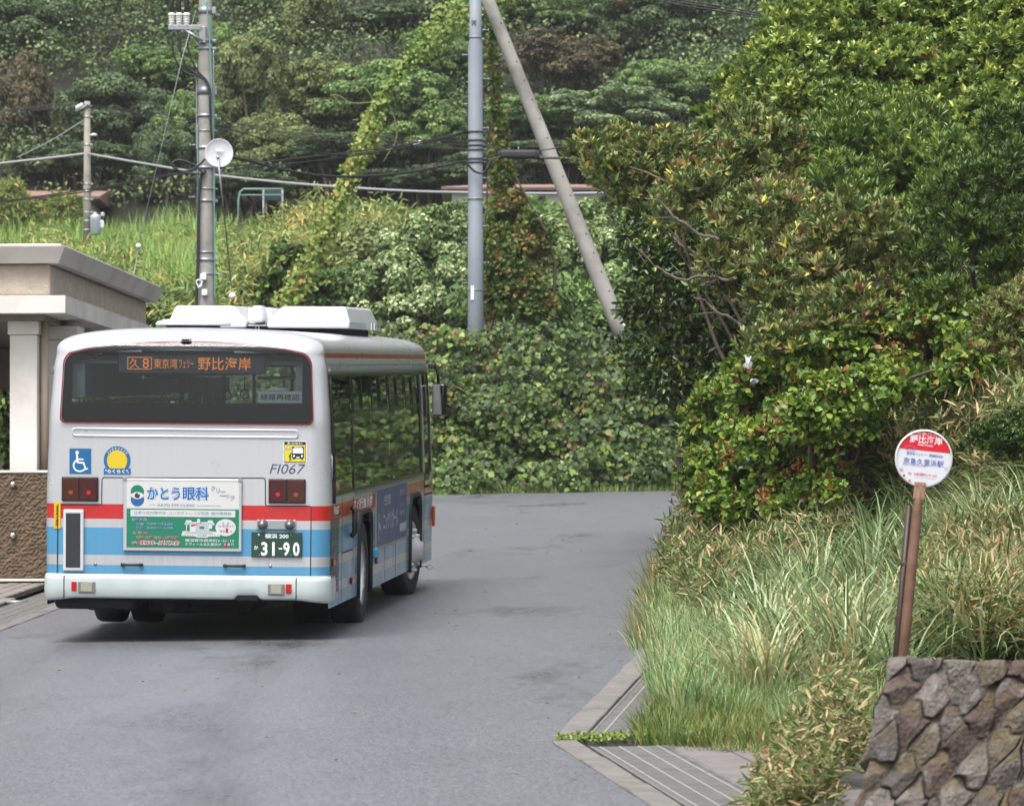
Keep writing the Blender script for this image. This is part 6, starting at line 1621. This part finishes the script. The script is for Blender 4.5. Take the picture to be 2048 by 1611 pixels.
RG_top = region([(1410, 250), (1430, 190), (1475, 140), (1530, 85), (1600, 20), (1650, -60), (2110, -60), (2110, 330), (1950, 360), (1850, 270), (1700, 270), (1620, 310), (1540, 290), (1450, 350), (1400, 330)], 46, 2.5, (34, 66), 153)
RG_slen = region([(1560, 300), (1640, 270), (1750, 230), (1860, 250), (1950, 340), (1910, 440), (1860, 500), (1840, 620), (1740, 640), (1700, 520), (1640, 420)], 42, .8, (34, 60), 154)
RG_red = region([(1150, 320), (1190, 290), (1260, 285), (1300, 320), (1420, 300), (1480, 250), (1550, 260), (1590, 340), (1620, 410), (1700, 420), (1780, 470), (1790, 560), (1770, 640), (1700, 690), (1560, 690), (1480, 640), (1440, 560), (1340, 430), (1230, 400), (1150, 345)], 40, -1.2, (24, 52), 155)
RG_podo = region([(1870, 430), (1930, 340), (2110, 260), (2110, 660), (1980, 600), (1900, 640), (1850, 590)], 42, -.8, (34, 58), 156)
RG_low = region([(1375, 870), (1410, 800), (1480, 740), (1600, 710), (1700, 700), (1800, 660), (1960, 590), (2060, 620), (2010, 720), (1900, 780), (1780, 820), (1700, 900), (1660, 1010), (1560, 1050), (1440, 1030), (1385, 1010)], 38, -1.4, (26, 50), 157)
RG_mid = region([(1660, 860), (1740, 800), (1840, 740), (2110, 660), (2110, 850), (1900, 900), (1740, 930)], 42, 1.2, (26, 48), 159, (.0100, 4.0))
RG_shade = region([(1840, 470), (2110, 470), (2110, 760), (1840, 760)], 60, 3.0, (40, 70), 158)

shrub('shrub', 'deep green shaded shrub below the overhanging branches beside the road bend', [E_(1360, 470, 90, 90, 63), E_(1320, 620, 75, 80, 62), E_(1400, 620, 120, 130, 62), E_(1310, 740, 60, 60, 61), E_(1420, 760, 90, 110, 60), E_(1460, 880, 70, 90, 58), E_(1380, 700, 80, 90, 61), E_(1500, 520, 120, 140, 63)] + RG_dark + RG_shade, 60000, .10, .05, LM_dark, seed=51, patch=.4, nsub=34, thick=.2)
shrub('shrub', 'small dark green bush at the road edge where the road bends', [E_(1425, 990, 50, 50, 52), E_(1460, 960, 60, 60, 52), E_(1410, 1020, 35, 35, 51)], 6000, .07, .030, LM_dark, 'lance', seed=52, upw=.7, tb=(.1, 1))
shrub('large_shrub', 'tall glossy bright green shrub filling the upper right corner', [E_(1560, 175, 115, 115, 58), E_(1460, 290, 80, 90, 58), E_(1690, 80, 160, 120, 59), E_(1830, 60, 190, 150, 60), E_(2020, 120, 160, 200, 59), E_(1600, 250, 130, 120, 57), E_(1520, 380, 110, 110, 58), E_(1760, 200, 170, 140, 58), E_(1940, 300, 160, 160, 57), E_(2150, 250, 160, 260, 58), E_(1700, -60, 220, 120, 61), E_(1960, -80, 250, 130, 61)] + RG_top, 150000, .108, .045, LM_tobira, 'ovate', seed=53, rosette=7, spread=.9, upw=.6, patch=.45, nsub=40, thick=.14, srad=.05, sub=(.22, .36))
shrub('large_shrub', 'dark slender leaved shrub at the middle of the right bank', [E_(1760, 340, 190, 130, 54), E_(1680, 420, 110, 110, 53), E_(1880, 400, 130, 130, 54), E_(1800, 520, 150, 130, 52), E_(1640, 330, 80, 80, 54)] + RG_slen, 60000, .115, .030, LM_slen, 'lance', seed=54, rosette=7, spread=.6, upw=1.0, patch=.35, nsub=40, thick=.15, srad=.04, tb=(.15, 1), sub=(.22, .36))
rs_ = shrub('large_shrub', 'reddish tipped sparse shrub reaching over the road with bare twisted branches', [E_(1260, 360, 75, 60, 51), E_(1185, 310, 55, 42, 51), E_(1330, 330, 90, 70, 51), E_(1400, 430, 120, 95, 50), E_(1520, 320, 90, 95, 50), E_(1540, 470, 130, 120, 49), E_(1620, 580, 140, 110, 48), E_(1710, 500, 110, 110, 48), E_(1470, 560, 80, 70, 49), E_(1600, 690, 130, 60, 47), E_(1700, 640, 100, 90, 47), E_(1480, 270, 50, 60, 51), E_(1300, 420, 90, 45, 51)] + RG_red, 70000, .112, .040, LM_red, 'ovate', seed=55, rosette=6, spread=.8, upw=.7, patch=.6, nsub=46, thick=.24, srad=.04, sub=(.2, .36), base=(4.0, 50.0))
mb = MB(); o0 = rs_.location
for pts, r_ in ((((1500, 672), (1470, 640), (1440, 622), (1408, 606), (1388, 594)), .022), (((1460, 560), (1425, 552), (1395, 545), (1365, 553), (1345, 548), (1310, 525), (1282, 498)), .020), (((1440, 480), (1400, 468), (1365, 440), (1330, 415), (1290, 395)), .020), (((1560, 700), (1520, 640), (1470, 600)), .03), (((1430, 578), (1400, 570), (1420, 560), (1440, 568)), .012)):
    P = [p_ - o0 for p_ in spline(pts, 48.2, 30)]; rb = np.random.default_rng(len(pts)); wob = np.cumsum(rb.normal(0, .011, (len(P), 3)), 0); P = [p_ + Vector(wob[i] - wob[-1] * i / len(P)) for i, p_ in enumerate(P)]
    for q in range(3):
        i = rb.integers(4, 26); tw = P[i] + Vector((rb.uniform(-.3, .1), rb.uniform(-.2, .2), rb.uniform(-.05, .3))); mb.tube([P[i], (P[i] + tw) / 2 + Vector(rb.normal(0, .03, 3)), tw], [r_ * .45, r_ * .3, r_ * .15], 6)
    mb.tube(P, [r_ * (1 - .6 * i / len(P)) for i in range(len(P))], 8)
mb.build('bare_branches', M_twig, rs_)
shrub('large_shrub', 'dense dark needle leaved shrub at the right edge', [E_(1930, 500, 90, 100, 46), E_(2010, 400, 100, 120, 46), E_(1880, 600, 60, 50, 45), E_(2060, 560, 80, 110, 46), E_(2020, 300, 80, 90, 47), E_(1900, 420, 70, 70, 46)] + RG_podo, 60000, .085, .017, LM_podo, 'lance', seed=56, rosette=8, spread=.7, upw=.8, patch=.4, nsub=40, srad=.06, sub=(.22, .36))
shrub('shrub', 'bright green round leaved shrub with rusty red leaves left of the sign', [E_(1470, 820, 85, 70, 49), E_(1560, 770, 110, 70, 48), E_(1660, 720, 120, 75, 47), E_(1780, 690, 130, 80, 47), E_(1880, 650, 90, 80, 46), E_(1620, 860, 120, 80, 45), E_(1530, 900, 80, 70, 46), E_(1720, 790, 130, 60, 45), E_(1480, 930, 50, 50, 47), E_(1950, 720, 90, 70, 44)] + RG_low, 66000, .075, .052, LM_low, 'round', seed=57, patch=.5, nsub=36, thick=.2, sub=(.18, .32))
shrub('shrub', 'mixed green shrub behind the dwarf bamboo above the round sign', RG_mid, 30000, .085, .045, LM_low, 'ovate', seed=60, patch=.5, nsub=26, tb=(0, .9), stems=False)
shrub('shrub', 'drooping shrub with rust red leaf tips at the right edge above dry bamboo', [E_(2010, 640, 60, 60, 41), E_(2050, 700, 60, 70, 41), E_(1985, 690, 35, 50, 41), E_(2060, 600, 50, 50, 42)], 5500, .075, .026, LM_red, 'ovate', seed=58, rosette=6, tb=(.25, 1), upw=.8, nsub=30, stems=False)
shrub('shrub', 'low dark green cushion shrub just right of the round sign', [E_(1985, 895, 65, 45, 37), E_(2060, 905, 70, 55, 37), E_(2030, 860, 60, 40, 37.5)], 9000, .045, .016, LM_dark, 'ovate', seed=59, rosette=7, tb=(.2, 1), upw=.9, nsub=34, stems=False)
# clusters of rust red leaves hanging in the bright shrub
g = np.random.default_rng(77)
P = []
for px, py, r_ in ((1545, 850, 14), (1460, 905, 10), (1785, 690, 16), (1910, 695, 10), (1590, 930, 10), (1530, 985, 9), (1870, 110, 12), (2040, 180, 12)):
    c = np.array(at(px, py, 44.8 if py > 300 else 57)); P.append(c + g.normal(0, 1, (34, 3)) * r_ * 44 / F * np.array([1, .5, 1.2]))
P = np.concatenate(P); n = len(P)
o = leaves('withered_leaves', P, unit(sph(n, g) + np.array([0, 0, -1.0])), unit(sph(n, g) + np.array([0, -1, .3])), g.uniform(.03, .06, n), g.uniform(.015, .03, n), g.uniform(.93, 1, n), leaf_mat('rust_leaf', [(0, (96, 52, 30)), (1, (128, 76, 44))], .6, .2, .3), None, 'ovate')
tag(o, 'scattered rust red withered leaves hanging in the green shrubs', 'withered leaves', kind='stuff')

# ---- dwarf bamboo: stems with fans of leaves, many dry
def sasa(name, pxpoly, n, hh, label, seed, dry=.5, Lf=(.10, .17)):
    g = np.random.default_rng(seed)
    px, py = sample(pxpoly, n, g); B = ground_hit(px, py); B = B[(B[:, 1] < 70)]; n = len(B)
    H = g.uniform(hh[0], hh[1], n); az = g.uniform(0, 6.28, n); ln = g.uniform(0, .35, n)
    top = B + np.stack([np.cos(az) * np.sin(ln), np.sin(az) * np.sin(ln), np.cos(ln)], -1) * H[:, None]
    Ps, Ds, Ns, Ts, Ls = [], [], [], [], []
    d_ = g.uniform(0, 1, n) < dry * .75
    for k in range(9):
        f = g.uniform(.35, 1.0, n); P = B + (top - B) * f[:, None]
        a = g.uniform(0, 6.28, n); el = g.uniform(-.2, 1.1, n) + (f > .9) * .3
        D = np.stack([np.cos(a) * np.cos(el), np.sin(a) * np.cos(el), np.sin(el)], -1)
        Ps.append(P); Ds.append(D); Ns.append(unit(np.array([0, 0, 1.0]) + g.normal(0, .5, (n, 3)))); Ls.append(g.uniform(*Lf, n))
        Ts.append(np.clip(np.where(d_, g.uniform(.55, 1.0, n), g.uniform(0, .72, n)), 0, 1))
    P, D, N, T_, L_ = map(np.concatenate, (Ps, Ds, Ns, Ts, Ls))
    o = leaves(name, P, D, N, L_, L_ * .17, T_, LM_sasa, None, 'lance'); return tag(o, label, 'dwarf bamboo', kind='stuff')
sasa('dwarf_bamboo', [(1620, 960), (1760, 870), (2100, 830), (2100, 1080), (1900, 1060), (1650, 1080), (1560, 1040)], 11000, (.6, 1.35), 'tan tipped dwarf bamboo on the bank behind the round sign', 61, .5)
sasa('dwarf_bamboo', [(1365, 1100), (1400, 1010), (1480, 980), (1640, 1000), (1700, 1130), (1560, 1230), (1400, 1290), (1340, 1230)], 7500, (.3, .75), 'green and straw dwarf bamboo at the road edge below the bright shrub', 62, .4, (.09, .15))
sasa('dwarf_bamboo', [(1840, 1230), (1920, 1160), (2100, 1150), (2100, 1345), (1870, 1345)], 2600, (.3, .65), 'orange tinged dwarf bamboo behind the top of the stone wall', 63, .7, (.08, .13))
g = np.random.default_rng(64)
# dry bamboo drifting round the foot of the stone wall
n = 1700; x = g.uniform(.95, 1.95, n); y = g.uniform(23.6, 27.8, n); keep = x > 1.27 + .10 * (y - 24.2) + .45 * np.clip((y - 25.5) / 2.3, 0, 1); keep &= ~((x > 1.52) & (y < 23.5)); keep &= ~((x > 1.66) & (y < 25.2)); keep &= g.uniform(0, 1, n) > .1; x, y = x[keep], y[keep]; n = len(x)
B = np.stack([x, y, road_z(x, y)], -1); H = (.12 + .55 * np.clip((x - 1.2) / .6, 0, 1)) * g.uniform(.5, 1.1, n)
Ps, Ds, Ns, Ts, Ls = [], [], [], [], []
for k in range(11):
    f = g.uniform(.2, 1, n); P = B + np.stack([g.normal(0, .04, n), g.normal(0, .04, n), H * f], -1); a = g.uniform(0, 6.28, n); el = g.uniform(-.3, 1.1, n)
    Ps.append(P); Ds.append(np.stack([np.cos(a) * np.cos(el), np.sin(a) * np.cos(el), np.sin(el)], -1)); Ns.append(unit(np.array([0, 0, 1.0]) + g.normal(0, .5, (n, 3)))); Ts.append(g.uniform(.1, 1, n)); Ls.append(g.uniform(.05, .11, n))
P, D, N, T_, L_ = map(np.concatenate, (Ps, Ds, Ns, Ts, Ls)); o = leaves('dwarf_bamboo', P, D, N, L_, L_ * .19, T_, LM_sasa, None, 'lance'); tag(o, 'dry straw coloured dwarf bamboo at the left foot of the stone wall', 'dwarf bamboo', kind='stuff')

# ---- silver grass clumps and turf on the right
def tufts(name, C, per, L, W, m_, label, cat, seed, lean=(.05, .6), curve=(.7, 1.7), spread=.10, seg=6):
    g = np.random.default_rng(seed); n = len(C) * per; c = np.repeat(C, per, 0); s = np.repeat(g.uniform(.75, 1.2, len(C)), per)
    a = g.uniform(0, 6.28, n); rr = spread * np.sqrt(g.uniform(0, 1, n)); B = c + np.stack([np.cos(a) * rr, np.sin(a) * rr, -.02 + 0 * a], -1)
    az = a + g.normal(0, .6, n); ct = np.repeat(g.uniform(-.3, .3, len(C)), per)
    o = blades(name, B, g.uniform(*L, n) * s, g.uniform(*W, n), m_, np.clip(g.uniform(0, 1, n) + ct, 0, 1), g.uniform(*lean, n), g.uniform(*curve, n), seg, az, g)
    return tag(o, label, cat, kind='stuff')
g = np.random.default_rng(70)
px, py = sample([(1400, 1290), (1480, 1180), (1640, 1080), (1760, 1050), (1850, 1080), (1850, 1380), (1680, 1420), (1520, 1420), (1440, 1400)], 74, g); C = ground_hit(px, py)
tufts('silver_grass', C, 75, (.45, 1.0), (.016, .030), LM_silver, 'arching pale green silver grass between the road edge and the round sign', 'silver grass', 71, (.15, .95), (1.0, 2.2))
px, py = sample([(1850, 1060), (1950, 1010), (2100, 960), (2100, 1250), (2100, 1340), (1850, 1340)], 75, g); C = ground_hit(px, py)
tufts('silver_grass', C, 80, (.45, .95), (.014, .026), LM_silver, 'arching silver grass right of the round sign post', 'silver grass', 72, (.15, .95), (1.0, 2.2))
px, py = sample([(1322, 1400), (1312, 1200), (1340, 1185), (1420, 1210), (1450, 1330), (1420, 1440), (1345, 1450)], 120, g); C = ground_hit(px, py)
tufts('tall_grass', C, 60, (.22, .50), (.006, .012), LM_tall, 'bright green tall grass leaning over the road edge gratings', 'grass', 73, (.05, .5), (.6, 1.6), .09)
px, py = sample([(1285, 1484), (1310, 1435), (1350, 1410), (1480, 1390), (1640, 1380), (1740, 1400), (1720, 1475), (1560, 1492), (1400, 1496)], 300, g); C = ground_hit(px, py)
tufts('turf', C, 60, (.07, .24), (.004, .009), LM_lawn, 'yellowish turf spilling over the paving beyond the side path', 'grass', 74, (.1, .9), (.4, 1.4), .10, 4)
px, py = sample([(1430, 1440), (1480, 1390), (1640, 1370), (1760, 1330), (1760, 1440), (1600, 1480)], 90, g); C = ground_hit(px, py)
tufts('turf', C, 70, (.15, .34), (.004, .008), LM_tall, 'finer green grass at the foot of the silver grass', 'grass', 75, (.1, .8), (.4, 1.3), .1, 4)
# low weeds growing along the cross kerb
n = 700; x = g.uniform(.28, 1.15, n); y = 28.94 + g.normal(0, .035, n); B = np.stack([x, y, road_z(x, y) + g.uniform(.0, .05, n)], -1)
o = leaves('weeds', B, unit(sph(n, g) + np.array([0, 0, .5])), unit(sph(n, g) + np.array([0, -.5, 1.2])), g.uniform(.015, .035, n), g.uniform(.01, .022, n), g.uniform(.2, .9, n), LM_low, None, 'round'); tag(o, 'small green weeds growing along the kerb at the corner of the gratings', 'weeds', kind='stuff')
# lone seed head beside the path
q = ground_hit([1525], [1560])[0]; sw_ = thing('weed_stalk', 'single dry weed stalk with a tan head by the side path', 'weed', q)
mb = MB(); mb.tube([(0, 0, 0), (-.006, 0, .07), (-.02, 0, .13)], .0022, 6); mb.build('stem', mat('straw', lin(150, 112, 78), .7), sw_)
a = np.linspace(0, 6.28, 9)[:-1]; P = np.tile(np.array([[-.02, 0, .13]]), (8, 1)); D = np.stack([np.cos(a) * .35, np.sin(a) * .35, np.ones(8)], -1)
leaves('seed_head', P, D, np.stack([np.cos(a), np.sin(a), .3 + 0 * a], -1), .06, .012, np.linspace(.5, .95, 8), LM_sasa, sw_, 'lance')
# leafy ground cover hiding the soil of the bank
n = 110000; x = g.uniform(.8, 12, n); y = g.uniform(30.6, 88, n); keep = (x > edge_x(y) + .75); x, y = x[keep], y[keep]; n = len(x)
B = np.stack([x, y, ground(x, y) + g.uniform(0, .12, n)], -1); o = leaves('ground_cover', B, unit(sph(n, g) * np.array([1, 1, .4])), unit(sph(n, g) * .6 + np.array([0, -.3, 1.2])), g.uniform(.05, .12, n), g.uniform(.03, .06, n), g.uniform(0, .95, n), LM_low, None, 'ovate'); tag(o, 'low leafy ground cover on the right bank under the shrubs', 'ground cover', kind='stuff')

# grass and dry bamboo hanging over the road edge further up, and litter on the asphalt
g = np.random.default_rng(91)
y = g.uniform(37.5, 70, 260); x = edge_x(y) + g.uniform(.0, .75, 260); C = np.stack([x, y, ground(x, y)], -1)
tufts('tall_grass', C, 36, (.16, .42), (.008, .016), LM_sasa, 'straw and green grass fringing the road edge up to the bend', 'grass', 92, (.1, .9), (.5, 1.5), .14, 4)
n = 150; y = g.uniform(25.5, 80, n); f = g.beta(.5, .5, n); xl_ = np.where(y > 36, left_x(y), left_x(36) - (36 - y) * .35); x = xl_ + .1 + (edge_x(y) - xl_ - .2) * f
B = np.stack([x, y, road_z(x, y) + .008], -1)
o = leaves('fallen_leaves', B, unit(sph(n, g) * np.array([1, 1, .15])), unit(sph(n, g) * .25 + np.array([0, 0, 1.0])), g.uniform(.02, .06, n), g.uniform(.012, .03, n), g.uniform(.3, 1, n), LM_vine, None, 'ovate')
tag(o, 'few small fallen leaves lying on the wet road', 'fallen leaves', kind='stuff')

px, py = g.uniform(1340, 1640, 46), 1494 + g.normal(0, 7, 46); C = ground_hit(px, py)
tufts('turf', C, 26, (.05, .15), (.004, .008), LM_lawn, 'sparse turf creeping out over the pavers of the side path', 'grass', 93, (.5, 1.3), (.2, .9), .10, 3)
for k, (px_, py_, pts) in enumerate(((1496, 738, [(0, 0), (.03, .02), (.045, .06), (.02, .09), (.035, .13), (0, .11), (-.03, .13), (-.02, .07), (-.05, .04)]), (1506, 768, [(0, 0), (.04, .01), (.06, .04), (.02, .055), (-.02, .05), (-.03, .02)]))):
    c = at(px_, py_, 44.9); mb = MB(); rr_ = np.random.default_rng(k + 3)
    V_ = [(x, rr_.uniform(-.02, .02), z) for x, z in pts] + [(x, rr_.uniform(.0, .03) + .012, z) for x, z in pts]; n_ = len(pts)
    mb.add(V_ + [(.005, -.03, .05), (.005, .05, .05)], [(i, (i + 1) % n_, 2 * n_) for i in range(n_)] + [(n_ + (i + 1) % n_, n_ + i, 2 * n_ + 1) for i in range(n_)] + [((i + 1) % n_, i, n_ + i, n_ + (i + 1) % n_) for i in range(n_)])
    o = mb.build('plastic_scrap', mat('scrap_plastic', lin(176, 178, 180), .5)); o.location = c
    tag(o, ('larger upper', 'smaller lower')[k] + ' scrap of white plastic caught in the shrubs left of the sign', 'litter')

# ================================================================== the damp air
M_haze = bpy.data.materials.new('damp_air'); M_haze.use_nodes = True
nt = M_haze.node_tree; nt.nodes.remove(nt.nodes['Principled BSDF'])
pv = nt.nodes.new('ShaderNodeVolumePrincipled'); pv.inputs['Color'].default_value = (.93, .95, .97, 1); pv.inputs['Density'].default_value = .00022; pv.inputs['Anisotropy'].default_value = .2
nt.links.new(pv.outputs[0], nt.nodes['Material Output'].inputs['Volume'])
mb = MB(); mb.box((-430, -160, -20), (430, 440, 125)); tag(mb.build('haze', M_haze), None, None, kind='stuff')
